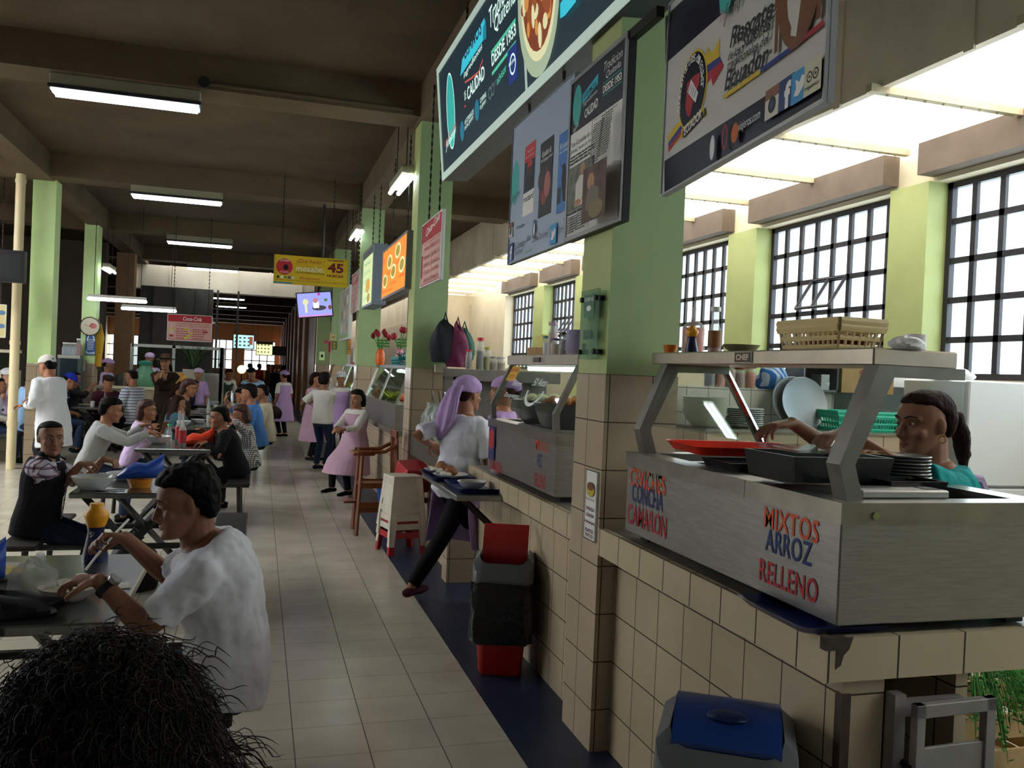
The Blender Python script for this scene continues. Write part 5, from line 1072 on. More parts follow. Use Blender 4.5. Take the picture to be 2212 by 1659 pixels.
u0, v0, u1, v1 = R((1203, 463), (1240, 270), mat('cover_sky', '3f78c0', .5)); q = v1 - v0; pr.text('Ecuador', u0 + .02, v0 + q * .80, (u1 - u0) * .85, q * .07, WHT); pr.text('the Galapagos', u0 + .015, v0 + q * .73, (u1 - u0) * .9, q * .05, WHT)
pr.poly([(u0 + .01, v0 + q * .66), (u0 + .06, v0 + q * .58), (u0 + .1, v0 + q * .6), (u0 + .12, v0 + q * .5), (u0 + .13, v0 + q * .3), (u0 + .16, v0 + q * .1), (u0 + .09, v0 + q * .12), (u0 + .06, v0 + q * .4), (u0 + .07, v0 + q * .55)], mat('cover_bird', '2a2326', .6)); pr.rect(u0 + .005, v0 + q * .12, u0 + .06, v0 + q * .32, NAVY)
u, v = pr.px(1226, 255); 
IGB = mat('camera_icon_brown', '8a5a44', .5); IGW = mat('camera_icon_cream', 'd8d0c4', .5); FBB = mat('social_blue', '2e4278', .5); TWB = mat('bird_blue', '3f9ad0', .5)
def camera_icon(P, u, v, s): P.rect(u, v, u + s, v + s, IGW); P.rect(u, v + s * .65, u + s, v + s, IGB); P.ell(u + s * .5, v + s * .42, s * .27, s * .27, mat('lens_dark', '23262c', .4)); P.ell(u + s * .5, v + s * .42, s * .14, s * .14, mat('lens_blue', '3a4a66', .4))
def f_icon(P, u, v, s): P.rect(u, v, u + s, v + s, FBB); P.text('f', u + s * .38, v + s * .0, s * .42, s * .85, WHT, 0, .05)
def bird_icon(P, u, v, s): P.rect(u, v, u + s, v + s, TWB); P.poly([(u + s * .15, v + s * .25), (u + s * .45, v + s * .2), (u + s * .75, v + s * .4), (u + s * .85, v + s * .7), (u + s * .65, v + s * .78), (u + s * .5, v + s * .6), (u + s * .25, v + s * .75), (u + s * .3, v + s * .45)], WHT)
def owl_icon(P, u, v, s, bg=None):
    if bg: P.rect(u, v, u + s, v + s, bg)
    for k in (.32, .68): P.ring(u + s * k, v + s * .55, s * .17, s * .17, s * .05, INK, 16); P.ell(u + s * k, v + s * .55, s * .05, s * .05, INK, 10)
s_ = .085; u, v = pr.px(1100, 515); camera_icon(pr, u, v, s_); tx('corvinas-jimmy', (1116, 500), (1135, 492), INK, .03)
u, v = pr.px(1099, 566); f_icon(pr, u, v, s_ * 1.2); tx('Las Corvinas de', (1114, 540), (1135, 530), INK, .04); tx('"Don Jimmy"', (1114, 556), (1132, 548), INK, .04)
u, v = pr.px(1138, 535); owl_icon(pr, u, v, .085); tx('tripadvisor', (1136, 552), (1152, 545), mat('faded_green_print', '7aa888', .5), .03); tx('Corvina "Don Jimmy"', (1152, 529), (1188, 513), INK, .045)
u, v = pr.px(1190, 530); bird_icon(pr, u, v, .1); tx('@corvinas', (1208, 510), (1226, 500), INK, .045); u, v = pr.px(1157, 495); pr.ring(u, v, .028, .05, .01, NAVY); pr.ell(u, v, .015, .03, WHT)
pr.build(t)
# --- white rescue-of-flavours sign over the near counter
A, B = atY(1430, 425, 3.0), None
dirv = (lambda a: Vector((math.sin(a), math.cos(a), 0)))(math.atan((777 - 560) / 1845.0) * 1.0)
n_ = Vector((dirv.y, -dirv.x, 0)) * -1
BL0 = A; d = Vector(ray(1785, 225)); tt = (BL0 - Vector(EYE)).dot(n_) / d.dot(n_); BR0 = Vector(EYE) + d * tt; zz = (BL0.z + BR0.z) / 2; BR0 = Vector((BR0.x, BR0.y, BL0.z))
d = Vector(ray(1436, 25)); tt = (BL0 - Vector(EYE)).dot(n_) / d.dot(n_); TL0 = Vector(EYE) + d * tt; hh = TL0.z - BL0.z
hT = hh * 1.0
TL0 = BL0 + Vector((0, 0, hT)); TR0 = BR0 + Vector((0, 0, hT))
t, pr, w, h = board('hanging_sign', 'white sign Rescate de los sabores tradicionales del Ecuador with navy corners', 'hanging sign', (TL0, BL0, BR0, TR0), .02, mat('white_sign_edge', 'b8bcc0', .4), mat('glossy_white_sign', 'd4d2cc', .22), None, .006, ((.15, 4.33), (.85, 4.33)))
ND = mat('deep_navy_print', '14162c', .3); YE = mat('flag_yellow', 'd8b832', .4); FB = mat('flag_blue', '2a3c8a', .4); FRd = mat('flag_red', 'b02434', .4); BRN = mat('plate_brown', '7a4c30', .4)
X = pr.px
pr.poly([X(1438, 138), X(1438, 37), X(1474, 2), X(1640, -140), X(1563, 28)], ND)
pr.poly([X(1436, 416), X(1436, 348), X(1785, 123), X(1776, 212)], ND)
pr.poly([X(1444, 328), X(1443, 295), X(1460, 270), X(1478, 255), X(1478, 290), X(1460, 312)], YE); pr.poly([X(1445, 330), X(1445, 308), X(1478, 262), X(1478, 284)], FB); pr.poly([X(1445, 330), X(1445, 318), X(1478, 275), X(1478, 284)], FRd)
pr.poly([X(1520, 130), X(1532, 100), X(1537, 118), X(1556, 83), X(1556, 126), X(1527, 158)], YE); pr.poly([X(1527, 158), X(1527, 143), X(1556, 122), X(1560, 134), X(1528, 172)], FB); pr.poly([X(1528, 172), X(1528, 160), X(1560, 132), X(1565, 143), X(1541, 186), X(1538, 168), X(1528, 182)], FRd)
u, v = X(1497, 196); r_ = abs(X(1524, 196)[0] - X(1468, 196)[0]) / 2; q_ = abs(X(1497, 120)[1] - X(1497, 285)[1]) / 2
pr.ell(u, v, r_ * 1.06, q_ * 1.0, YE, 36); pr.ell(u, v, r_ * .98, q_ * .94, ND, 36); pr.poly([X(1482, 232), X(1486, 180), X(1500, 165), X(1514, 156), X(1512, 180), X(1500, 215), X(1492, 252), X(1486, 250)], FRd)
pr.poly([X(1487, 199), X(1495, 172), X(1510, 200), X(1504, 222)], WHT)
for k in range(4): pr.line([X(1489 + 4 * k, 200 + 4 * k), X(1496 + 3 * k, 180 + 5 * k)], .004, INK)
for k, ch in enumerate('Asociación de Chefs del Ecuador'):
    a_ = math.radians(200 - 200 * k / 30); pr.text(ch, u + r_ * .8 * math.cos(a_) - .008, v + q_ * .78 * math.sin(a_) - .01, .016, .026, WHT, 0, 0, a_ - PI / 2) if ch != ' ' else None
pr.poly([X(1477, 301), X(1477, 281), X(1525, 232), X(1527, 248)], YE); pr.poly([X(1480, 299), X(1480, 284), X(1524, 240), X(1525, 250)], ND); tx('ECUADOR', (1483, 296), (1521, 256), WHT, .035, 0, .02, dv=.002)
tx('Rescate', (1582, 106), (1676, 38), INK, .062, .22, .02); tx('de los', (1578, 133), (1606, 115), INK, .026, .22, .015); tx('Sabores', (1609, 106), (1672, 62), INK, .040, .22, .02); tx('tradicionales del', (1577, 153), (1667, 92), INK, .028, .22, .01); tx('Ecuador', (1571, 199), (1666, 138), INK, .062, .22, .02)
pr.line([X(1569, 211), X(1650, 154)], .014, YE); pr.line([X(1650, 154), X(1716, 106)], .014, FB); pr.line([X(1716, 106), X(1789, 48)], .014, FRd)
u, v = X(1733, 20); pr.ell(u + .0, v + .12, .13, .22, BRN, 36); pr.poly([X(1711, 40), X(1709, 8), X(1716, -40), X(1745, -50), X(1735, 30), X(1728, 80), X(1716, 78), X(1718, 60)], MATS['glossy_white_sign'])
pr.line([X(1684, 115), X(1688, 20)], .02, BRN); pr.rect(*X(1682, 22), *X(1694, -12), BRN); pr.line([X(1777, 42), X(1781, -30)], .022, BRN)
u, v = X(1562, 18); pr.poly([X(1561, 0), X(1563, 30), X(1580, 30), X(1590, -10), X(1575, -30)], TEALP); tx('Jimmy', (1571, 60), (1610, 20), INK, .07, .3); tx('Don', (1563, 50), (1573, 40), mat('pink_print', 'c86a70', .5), .04, .3)
sz = .085; u, v = X(1660, 264); camera_icon(pr, u, v, sz); u, v = X(1690, 246); f_icon(pr, u, v, sz); u, v = X(1718, 231); bird_icon(pr, u, v, sz); u, v = X(1746, 214); owl_icon(pr, u, v, sz, mat('pale_owl_tile', 'd0ccae', .5)); pr.text('tripadvisor', u + .006, v + .012, sz * .86, .014, INK)
tx('viajeros.com', (1604, 292), (1652, 262), WHT, .035, .15); u, v = X(1597, 288); pr.ell(u, v, .025, .03, mat('orange_print', 'c8642c', .5)); u, v = X(1575, 297); pr.ring(u, v, .022, .04, .008, FRd); u, v = X(1548, 320); pr.ell(u, v, .024, .045, WHT); pr.ring(u, v, .024, .045, .005, FB)
pr.build(t)
# --- smaller boards along the stall row
CRED = mat('cola_red', 'b4262e', .4); CPINK = mat('faded_price_panel', 'd9aea4', .5)
def cola(lab, corners, portrait, title, rows, chains, group=None):
    t, pr, w, h = board('price_board', lab, 'price board', corners, .02, WHT, CPINK, None, .01, chains, group)
    if portrait:
        pr.rect(.01, h * .70, w - .01, h - .01, CRED); pr.text('Coca-Cola', w * .2, h * .77, w * .66, h * .12, WHT, .35, .02, .12); pr.rect(.012, .012, w - .012, .022, CRED); pr.rect(w * .1, h * .55, w - .02, h * .556, CRED); pr.rect(w * .1, h * .3, w - .02, h * .306, CRED); pr.rect(w * .53, .02, w * .54, h * .5, CRED)
        for i, s in enumerate(title): pr.text(s, w * .15, h * (.63 - .07 * i), w * .75, h * .05, CRED)
        for i, s in enumerate(rows): pr.text(s, w * (.14 + .42 * (i % 2)), h * (.42 - .12 * (i // 2)), w * .34, h * .055, CRED)
        pr.rect(w * .03, h * .15, w * .08, h * .5, CRED)
    else:
        pr.rect(.01, h * .72, w - .01, h - .01, CRED); pr.text('Coca-Cola', w * .34, h * .77, w * .42, h * .15, WHT, .3, .02); pr.rect(w * .02, .02, w * .985, .03, CRED)
        for i, s in enumerate(title): pr.text(s, w * .2, h * (.62 - .09 * i), w * .72, h * .05, CRED)
        for i in range(5): para(pr, w * .2, h * (.42 - .085 * i), w * .3, h * .04, 1, CRED, .7, i); para(pr, w * .56, h * (.42 - .085 * i), w * .3, h * .04, 1, CRED, .7, i + 9)
        YL = mat('yellow_price_tab', 'd9d23c', .5)
        for k, (a, b) in enumerate(((.38, .4), (.5, .28), (.44, .17), (.38, .08))): pr.rect(w * a, h * b, w * a + w * .08, h * b + h * .07, YL)
        pr.rect(w * .8, h * .33, w * .9, h * .4, CRED); pr.rect(w * .525, .03, w * .53, h * .55, CRED)
        pr.poly([(w * .05, h * .1), (w * .14, h * .1), (w * .15, h * .35), (w * .115, h * .5), (w * .115, h * .66), (w * .085, h * .66), (w * .085, h * .5), (w * .045, h * .35)], mat('bottle_print', 'e4c4b0', .5)); pr.rect(w * .055, h * .14, w * .14, h * .22, CRED); pr.rect(w * .06, h * .4, w * .13, h * .47, YL)
    pr.build(t); return t
XS = 1.36
def rectX(pl, pr_, X, zc=None):
    """board on the plane x = X from its far-left and near-right pixel columns: (x, ytop, ybottom) at both ends"""
    a, b = atX(pl[0], pl[1], X), atX(pl[0], pl[2], X); c, d = atX(pr_[0], pr_[1], X), atX(pr_[0], pr_[2], X)
    yl = (a.y + b.y) / 2; yr = (c.y + d.y) / 2; zt = (a.z + c.z) / 2; zb = (b.z + d.z) / 2
    return ((X, yl, zt), (X, yl, zb), (X, yr, zb), (X, yr, zt))
cola('red and pink drinks price board chained before the second green column', rectX((911, 486, 623), (955, 459, 601), XS), True, ['LOS JUGOS DE', 'MARIA FERNANDA'], ['MORA', 'BORDO', 'NARANJILLA', 'LIMON', 'COCO', 'GUANABANA', 'TAMARINDO', 'PAPAYA'], ((.25, 4.1), (.75, 4.1)))
cola('second red drinks price board, half hidden past the blue menu box', rectX((760, 592, 680), (775, 588, 666), XS), True, ['LOS JUGOS DE', 'MARIA'], ['MORA', 'COCO', 'LIMON', 'PAPAYA'], ((.2, 4.33), (.8, 4.33)))
# orange menu light box
ORM = em('lit_orange', 'f0822c', .9)
t, pr, w, h = board('menu_light_box', 'orange backlit menu with round dish photos', 'light box', rectX((826, 545, 650), (879, 500, 620), XS), .1, mat('aluminium_frame', 'a8a8a8', .35, .7), ORM, mat('grey_box_side', '7c8288', .5), .025, ((.2, 4.33), (.8, 4.33)))
for k, (a, b) in enumerate(((.33, .68), (.66, .78), (.50, .45), (.83, .47), (.15, .35))): pr.ell(w * a, h * b, w * .11, h * .14, em('lit_dish_rim', 'c8d8a8', .8)); pr.ell(w * a, h * b, w * .08, h * .1, em('lit_dish_food', '9a8430', .8))
for k, (s, a, b) in enumerate((('ENCEBOLLADO', .22, .45), ('GUATITA', .55, .55), ('SECO DE POLLO', .42, .2), ('CORVINA', .75, .25), ('CEVICHE', .06, .12), ('JUGOS', .3, .1))): pr.text(s, w * a, h * b, w * .2, h * .05, em('lit_dark_red', '8a2a1c', .5))
pr.text('1', w * .06, h * .7, w * .04, h * .12, RE1); pr.text('2', w * .87, h * .72, w * .05, h * .15, RE1); pr.build(t)
# blue and yellow menu light box
t, pr, w, h = board('menu_light_box', 'narrow blue-grey light box menu in front of the third green column', 'light box', rectX((784, 548, 666), (806, 530, 656), XS), .18, mat('pale_metal_frame', 'b0b8bc', .35, .6), em('lit_pale_yellow', 'c8d8a0', .8), mat('steel_blue_box', '7e8c9c', .5), .03, ((.2, 4.33), (.8, 4.33)))
pr.rect(.03, h * .86, w - .03, h - .03, mat('grey_band', '70787a', .5)); BLU1 = em('lit_blue_text', '2f7a94', .6)
for i in range(5): pr.text(['MENU', 'DESAYUNOS', 'ALMUERZOS', 'CALDOS', 'JUGOS'][i], w * .15, h * (.72 - .15 * i), w * .6, h * .06, BLU1)
pr.ell(w * .55, h * .35, w * .2, h * .12, em('lit_dish_amber', 'c8963c', .8)); pr.ell(w * .65, h * .14, w * .14, h * .08, MATS['lit_dish_food']); pr.build(t)
# photo menu further along
t, pr, w, h = board('photo_menu', 'pale photo menu board hanging past the yellow banner', 'menu board', rectX((735, 630, 733), (755, 621, 735), XS), .05, WHT, mat('menu_photo_ground', 'a8a89c', .5), None, .02, ((.2, 4.33), (.8, 4.33)))
for i in range(3):
    for j in range(3): pr.ell(w * (.22 + .28 * i), h * (.75 - .25 * j), w * .11, h * .1, mat(['menu_dish_a', 'menu_dish_b', 'menu_dish_c'][(i + j) % 3], ['c8b48a', '9a8a6a', 'd8d4c4'][(i + j) % 3], .5))
pr.rect(.02, .02, w - .02, h * .12, mat('menu_green_foot', '7aa048', .5)); pr.build(t)
# camera-facing banner, television and boards
def rectY(x0, y0, x1, y1, Y):
    a, b, c, d = atY(x0, y0, Y), atY(x0, y1, Y), atY(x1, y1, Y), atY(x1, y0, Y); zt = (a.z + d.z) / 2; zb = (b.z + c.z) / 2
    return ((b.x, Y, zt), (b.x, Y, zb), (c.x, Y, zb), (c.x, Y, zt))
t, pr, w, h = board('hanging_banner', 'yellow banner with red disc reading Que bacan mesabe 45 HUECAS', 'banner', rectY(590, 555, 750, 617, 12.6), .02, mat('banner_edge', 'c8a820', .5), mat('banner_yellow', 'd2b424', .5), None, .004, ((.1, 4.33), (.78, 4.33)))
BRD = mat('banner_red', 'b82a36', .5); BMR = mat('banner_maroon', '7a1f2a', .5)
pr.ell(w * .14, h * .6, h * .28, h * .28, BRD); pr.ell(w * .16, h * .58, h * .09, h * .1, INK); pr.text('DE DONDE', w * .08, h * .78, w * .12, h * .06, WHT); pr.text('TE GUSTA', w * .08, h * .38, w * .12, h * .06, WHT)
pr.text('¡Que bacán !', w * .30, h * .74, w * .38, h * .17, BRD, .3); pr.text('mesabe.', w * .29, h * .48, w * .38, h * .2, WHT, .25); pr.text('FERIA DE COMIDA TRADICIONAL', w * .29, h * .40, w * .4, h * .05, mat('olive_print', '6a6a2a', .5)); pr.text('LAS MEJORES', w * .72, h * .89, w * .22, h * .06, BMR, 0, .03); pr.text('45', w * .72, h * .50, w * .22, h * .34, BMR, 0, .04); pr.text('HUECAS', w * .72, h * .34, w * .22, h * .1, BMR, 0, .03); pr.text('Ahí estaremos', w * .34, h * .20, w * .28, h * .09, BRD, .2)
pr.text('DEL 8 AL 11 DE JUNIO CENTRO DE EXPOSICIONES QUITO DE 11:00 AM A 21:00', w * .03, h * .11, w * .94, h * .045, BMR); pr.rect(.004, .004, w * .25, h * .06, mat('banner_blue', '3f8aa0', .5))
for k in range(5): pr.ell(w * (.06 + .05 * k), h * .23, h * .045, h * .045, [NAVY, WHT, mat('banner_green', '4a8a4a', .5), FBB, WHT][k])
pr.build(t)
# slanted television
Yt = 13.0
c = [atY(634, 634, Yt), atY(648, 687, Yt), atY(723, 683, Yt), atY(713, 628, Yt)]
u = ((c[2] - c[1]) + (c[3] - c[0])).normalized(); v = ((c[0] - c[1]) + (c[3] - c[2])); v = (v - u * v.dot(u)).normalized(); w = ((c[2] - c[1]).length + (c[3] - c[0]).length) / 2; hT = ((c[0] - c[1]).length + (c[3] - c[2]).length) / 2; ce = sum(c, Vector()) / 4; BL_ = ce - u * (w / 2) - v * (hT / 2)
t, pr, w, h = board('television', 'slanted flat television showing a lilac food programme', 'television', (BL_ + v * hT, BL_, BL_ + u * w, BL_ + u * w + v * hT), .05, INK, em('lit_lilac_screen', '8a90d8', 1.1), BLACK, .014)
pr.rect(.014, .014, w - .014, h * .1, em('lit_pink_ticker', 'b884c0', 1.0)); pr.ell(w * .25, h * .62, w * .08, h * .12, em('lit_pale_yellow_screen', 'c8c8a0', 1.0)); pr.rect(w * .22, h * .2, w * .28, h * .5, MATS['lit_pale_yellow_screen']); pr.ell(w * .62, h * .36, w * .2, h * .1, em('lit_dark_plate', '4a4450', .6)); pr.rect(w * .46, h * .36, w * .62, h * .62, em('lit_white_screen', 'd8dcf0', 1.0)); pr.ell(w * .53, h * .66, w * .07, h * .1, em('lit_skin_screen', 'b87a80', .8)); pr.ell(w * .64, h * .9, w * .04, h * .06, em('lit_magenta', 'c03a8a', .9)); pr.ell(w * .82, h * .66, w * .05, h * .06, em('lit_leaf', '4a8a4a', .7)); pr.ell(w * .92, h * .36, w * .05, h * .09, em('lit_brown_food', '7a4a3a', .7)); pr.build(t)
mb = MB(); p = ce - u.cross(v) * .05; mb.tube([p, (p.x + .1, p.y + .15, p.z + .4), (p.x + .1, p.y + .15, 4.33)], .02, 8); mb.build('ceiling_bracket', IRON, t, world=True)
cola('landscape drinks price board with bottle picture over the glazed stall', rectY(360, 680, 457, 737, 17.2), False, ['TENEMOS PARA SERVIRLE TODO', 'TIPO DE JUGOS'], [], ((.12, 4.33), (.9, 4.33)))
for (x0, y0, x1, y1, Y, lab, c1_, c2_, hd) in ((502, 722, 549, 754, 33.0, 'pale blue backlit dish menu far down the aisle', 'a8d8d4', '5a6a70', None), (552, 738, 589, 768, 38.0, 'yellow-white backlit menu far down the aisle', 'eef0a8', '8a9a5a', 'CEVICHERIA')):
    t, pr, w, h = board('menu_light_box', lab, 'light box', rectY(x0, y0, x1, y1, Y), .1, mat('far_frame', '8a8a80', .5), em('lit_far_' + c1_, c1_, 1.4), None, .03, ((.1, 4.33), (.9, 4.33)))
    for i in range(4):
        for j in range(3): pr.ell(w * (.14 + .2 * i), h * (.25 + .25 * j), w * .06, h * .06, em('lit_dish_' + c2_, c2_, .6))
    if hd: pr.rect(.03, h * .8, w - .03, h - .03, mat('far_olive', '6a6030', .5)); pr.text(hd, w * .1, h * .84, w * .8, h * .1, mat('far_gold', 'b89a3a', .5))
    else: pr.rect(w * .76, h * .3, w * .92, h * .85, em('lit_rose_panel', 'c06a5a', .6))
    pr.build(t)
t, pr, w, h = board('television', 'dark switched-off television far down the aisle', 'television', rectY(589, 748, 617, 768, 36.0), .08, BLACK, mat('dark_screen', '101014', .15), None, .02, ((.5, 4.33),)); pr.build(t)
# left side: fish board, television, clock, notice, plates
t, pr, w, h = board('fish_board', 'yellow board with blue fish pictures at the left edge', 'board', rectY(-60, 656, 12, 728, 14.5), .02, WHT, mat('sand_board', 'd0c08a', .5), None, .01, ((.8, 4.33),))
for k in range(2): pr.ell(w * .86, h * (.75 - .4 * k), w * .12, h * .07, mat('fish_blue', '5a7aa0', .5))
pr.build(t)
t, pr, w, h = board('television', 'big dark television hanging at the left edge', 'television', rectY(-120, 536, 52, 606, 12.5), .12, BLACK, mat('dark_screen_grey', '2a2c2e', .3), None, .05, ((.6, 4.33),)); pr.build(t)
a = atY(195, 705, 17.34); t = thing('wall_clock', 'round pale wall clock with red flower on the light green column', 'clock', a); r_ = .175
mb = MB(); mb.rings([[a + Vector((r_ * f * math.cos(2 * PI * j / 28), -z, r_ * f * math.sin(2 * PI * j / 28))) for j in range(28)] for f, z in ((1, 0), (1, .03), (.93, .035), (.9, .02))]); mb.build('clock_rim', mat('clock_rim_brown', '4a3a34', .4), t, world=True, smooth=True)
pr = Print((a.x, a.y - .022, a.z), (1, 0, 0), (0, 0, 1), (0, -1, 0)); pr.ell(0, 0, r_ * .9, r_ * .9, mat('clock_face', 'd8d0b8', .5)); pr.ell(.05, .01, .06, .05, mat('clock_rose', 'c86a6a', .5)); pr.line([(0, 0), (.05, .06)], .008, INK); pr.line([(0, 0), (-.09, .02)], .006, INK); pr.build(t, 'clock_dial')
t, pr, w, h = board('notice', 'tall blue notice with white writing on the light green column', 'notice', rectY(184, 718, 206, 767, 17.33), .012, mat('notice_blue_edge', '24508a', .5), mat('notice_blue', '2a5a9a', .5), None, .01)
pr.ring(w * .5, h * .62, w * .4, h * .3, .02, WHT, 24, 0, .5); para(pr, w * .18, h * .2, w * .64, h * .5, 7, WHT, .4, 3); pr.poly([(w * .06, h * .05), (w * .06, h * .22), (w * .3, h * .1), (w * .94, h * .16), (w * .94, h * .05)], mat('notice_wave', 'b8ccd8', .5)); pr.build(t)
def plate_sign(lab, r): 
    t, pr, w, h = board('stall_plate', lab, 'plate sign', r, .012, MAG, PAPER, None, .008); pr.ell(w * .5, h * .75, w * .3, h * .1, MATS['yellow_print']); pr.text('NANCY', w * .2, h * .5, w * .6, h * .08, MAG); pr.text('MOLINA', w * .2, h * .38, w * .6, h * .08, MAG); pr.text('PLATOS TIPICOS', w * .15, h * .12, w * .7, h * .07, MAG); pr.build(t)
plate_sign('small white stall plate under the blue notice on the left column', rectY(172, 779, 186, 803, 17.33))
plate_sign('white stall plate beside the cream drainpipe at left', rectY(27, 801, 41, 842, 16.4))
# papers on the far green columns
for (x0, y0, x1, y1, c_, lab) in ((713, 722, 726, 735, 'd8c890', 'yellow paper note on the fourth green column'), (717, 738, 727, 754, 'c8b440', 'black framed yellow notice on the fourth green column'), (700, 734, 709, 742, 'c0506a', 'pink and blue sticker on the fourth green column'), (709, 738, 714, 761, 'b02a2a', 'narrow red bottle-shaped sticker on the fourth green column'), (751, 733, 757, 766, 'd8922a', 'narrow orange strip notice on the fourth green column')):
    t, pr, w, h = board('paper_notice', lab, 'notice', rectY(x0, y0, x1, y1, 17.88), .01, INK if 'framed' in lab else mat('note_' + c_, c_, .6), mat('note_' + c_, c_, .6), None, .012); para(pr, w * .2, h * .2, w * .6, h * .5, 3, INK, .35, 4); pr.build(t)
t = thing('meter_box', 'pale green meter box low on the fourth green column', 'meter box', atY(694, 770, 17.85)); a = atY(689, 778, 17.85); b = atY(701, 760, 17.85); mb = MB(); mb.box((a.x, 17.78, a.z), (b.x, 17.9, b.z), bev=.01); mb.build('box', GREEN_L, t, world=True); mb = MB(); mb.box(((a.x + b.x) / 2 - .02, 17.775, a.z + .06), ((a.x + b.x) / 2 + .02, 17.782, a.z + .12)); mb.build('window', INK, t, world=True)
t = thing('conduit', 'dark junction disc and conduit under the first lit cross beam', 'conduit', (-.55, 8.12, 4.05)); a = atY(441, 179, 8.13); mb = MB(); mb.cyl((a.x, 8.1, a.z), (a.x, 8.16, a.z), .05, None, 20); mb.build('junction_disc', INK, t, world=True); b = atY(893, 236, 8.13); mb = MB(); mb.tube([(a.x, 8.14, a.z), (b.x, 8.14, a.z)], .018, 8); mb.build('pipe_run', BEAM, t, world=True, smooth=True)
# ================================================================ DINING TABLES AND WHAT STANDS ON THEM
TT = mat('steel_table_top', '8c8c88', .22, .85, noise=.15, nscale=4); TB = mat('dark_table_pipe', '3b3a37', .45, .5); BS = mat('dark_bench_board', '26231f', .5, noise=.2)
def table(lab, x, y, L=1.03, w=.68):
    t = thing('dining_table', lab, 'table', (x, y, 0), group='steel canteen tables with fixed benches')
    mb = MB(); mb.box((-w / 2, 0, .715), (w / 2, L, .75), bev=.006); mb.build('tabletop', TT, t)
    for yy in (.16, L - .16):
        for s in (-1, 1):
            mb = MB(); mb.tube([(s * w * .42, yy, .715), (-s * w * .5, yy, .01)], .022, 4); mb.build('leg', TB, t)
        mb = MB(); mb.tube([(-.70, yy, .385), (.70, yy, .385)], .02, 8); mb.build('crossbar', TB, t, smooth=True)
    for s in (-1, 1):
        mb = MB(); mb.box((s * .6 - .11, -.08, .41), (s * .6 + .11, L + .08, .44), bev=.008); mb.build('bench_seat', BS, t)
        for yy in (.16, L - .16):
            mb = MB(); mb.tube([(s * .60, yy, .41), (s * .62, yy, 0)], .02, 8); mb.build('bench_leg', TB, t, smooth=True)
    return t
TY = [.14, 2.96, 5.77, 8.6, 11.45, 14.3]
T0 = table('steel table beside the viewpoint, in front of the curly-haired diner', -.75, TY[0])
for y, lab in zip(TY[1:], ('steel table where the man in the white T-shirt eats', 'steel table of the man in the dark vest', 'steel table with the dark soft-drink bottles', 'steel table of the woman in teal', 'steel table of the crowded group before the glazed stall')): dup(T0, (-.75, y, 0), None, lab)
for x, y, lab in ((-3.95, 13.3, 'steel table at the left edge beside the man in the white coat'), (-2.55, 15.2, 'pale-topped steel table under the clock column'), (-4.6, 16.4, 'steel table behind the man in the light blue shirt'), (-.75, 17.1, 'steel table deep in the row past the musician')): dup(T0, (x, y, 0), None, lab)
NAPB = mat('blue_napkin_plastic', '1f4aa8', .35); NAPO = mat('orange_tub', 'd88a2a', .4); WBOWL = mat('pale_bowl_glaze', 'c9ccd0', .15)
TZt = .75
def onT(x, y, z=TZt): p = atZ(x, y, z); return Vector((p.x, p.y, z))
def bowl(lab, c, r, h, m, fill=None, spoon=False, group=None):
    t = thing('food_bowl', lab, 'bowl', c, group=group); mb = MB(); mb.lathe((0, 0, 0), bowl_prof(r, h), 30); mb.build('bowl', m, t, smooth=True)
    if fill: mb = MB(); mb.lathe((0, 0, h * .72), [(r * .86, 0), (r * .5, .006), (.001, .008)], 24); mb.build('food', fill, t, smooth=True)
    if spoon: mb = MB(); mb.tube([(0, .01, h * .8), (-.05, .03, h + .05), (-.09, .05, h + .08)], .006, 8); mb.build('spoon', CHROME, t, smooth=True)
    return t
SOUP = mat('yellow_soup', 'b8a258', .3, noise=.3, nscale=30); SALAD = mat('onion_salad', 'b9b49a', .4, noise=.4, nscale=40)
def napkin_boat(lab, c, m, tub=None, rz=0, s=1.0):
    t = thing('napkin_holder', lab, 'napkin holder', c, rz)
    if tub: mb = MB(); mb.lathe((0, 0, 0), [(.055 * s, 0), (.075 * s, .05 * s), (.07 * s, .05 * s), (.05 * s, .006), (.001, .006)], 22); mb.build('tub', tub, t, smooth=True)
    z0 = .05 * s if tub else 0
    mb = MB(); R_ = []
    for i, (xx, ww, hh) in enumerate(((-.13, .02, .012), (-.09, .055, .03), (-.03, .07, .05), (.03, .07, .045), (.09, .06, .06), (.13, .02, .075))):
        R_.append([(xx * s, ww * s * math.cos(2 * PI * j / 12), z0 + (hh + hh * math.sin(2 * PI * j / 12)) * s) for j in range(12)])
    mb.rings(R_); mb.build('folded_cover', m, t, smooth=True); return t
# first table (white T-shirt man)
bowl('bowl of onion salad and fish in front of the white T-shirt man', Vector((-.60, 3.26, TZt)), .10, .05, CERAM, SALAD)
bowl('soup plate with yellow broth at the left of the first table', Vector((-.90, 3.60, TZt)), .11, .035, CERAM, SOUP, True)
squeeze('tall navy salt shaker with yellow cap and SAL lettering on the first table', Vector((-.62, 3.86, TZt)), .24, .05)
t = [o for o in COL.objects if o.get('label', '').startswith('tall navy salt')][0]; pr = Print(t.location + Vector((-.018, -.0345, .085)), (1, .3, 0), (0, 0, 1), (.3, -1, 0)); pr.text('SAL', 0, .02, .036, .022, WHT); pr.text('y pim', .004, .004, .026, .01, WHT); pr.build(t)
napkin_boat('dark blue napkin cover on the first table by the window-side edge', Vector((-.95, 3.32, TZt)), NAPB, NAPO, .4)
crumple('plastic_bag', 'clear crumpled plastic bag held on the first table', 'bag', (-.72, 3.30, TZt), .075, .06, .085, BAGC, 12, .35)
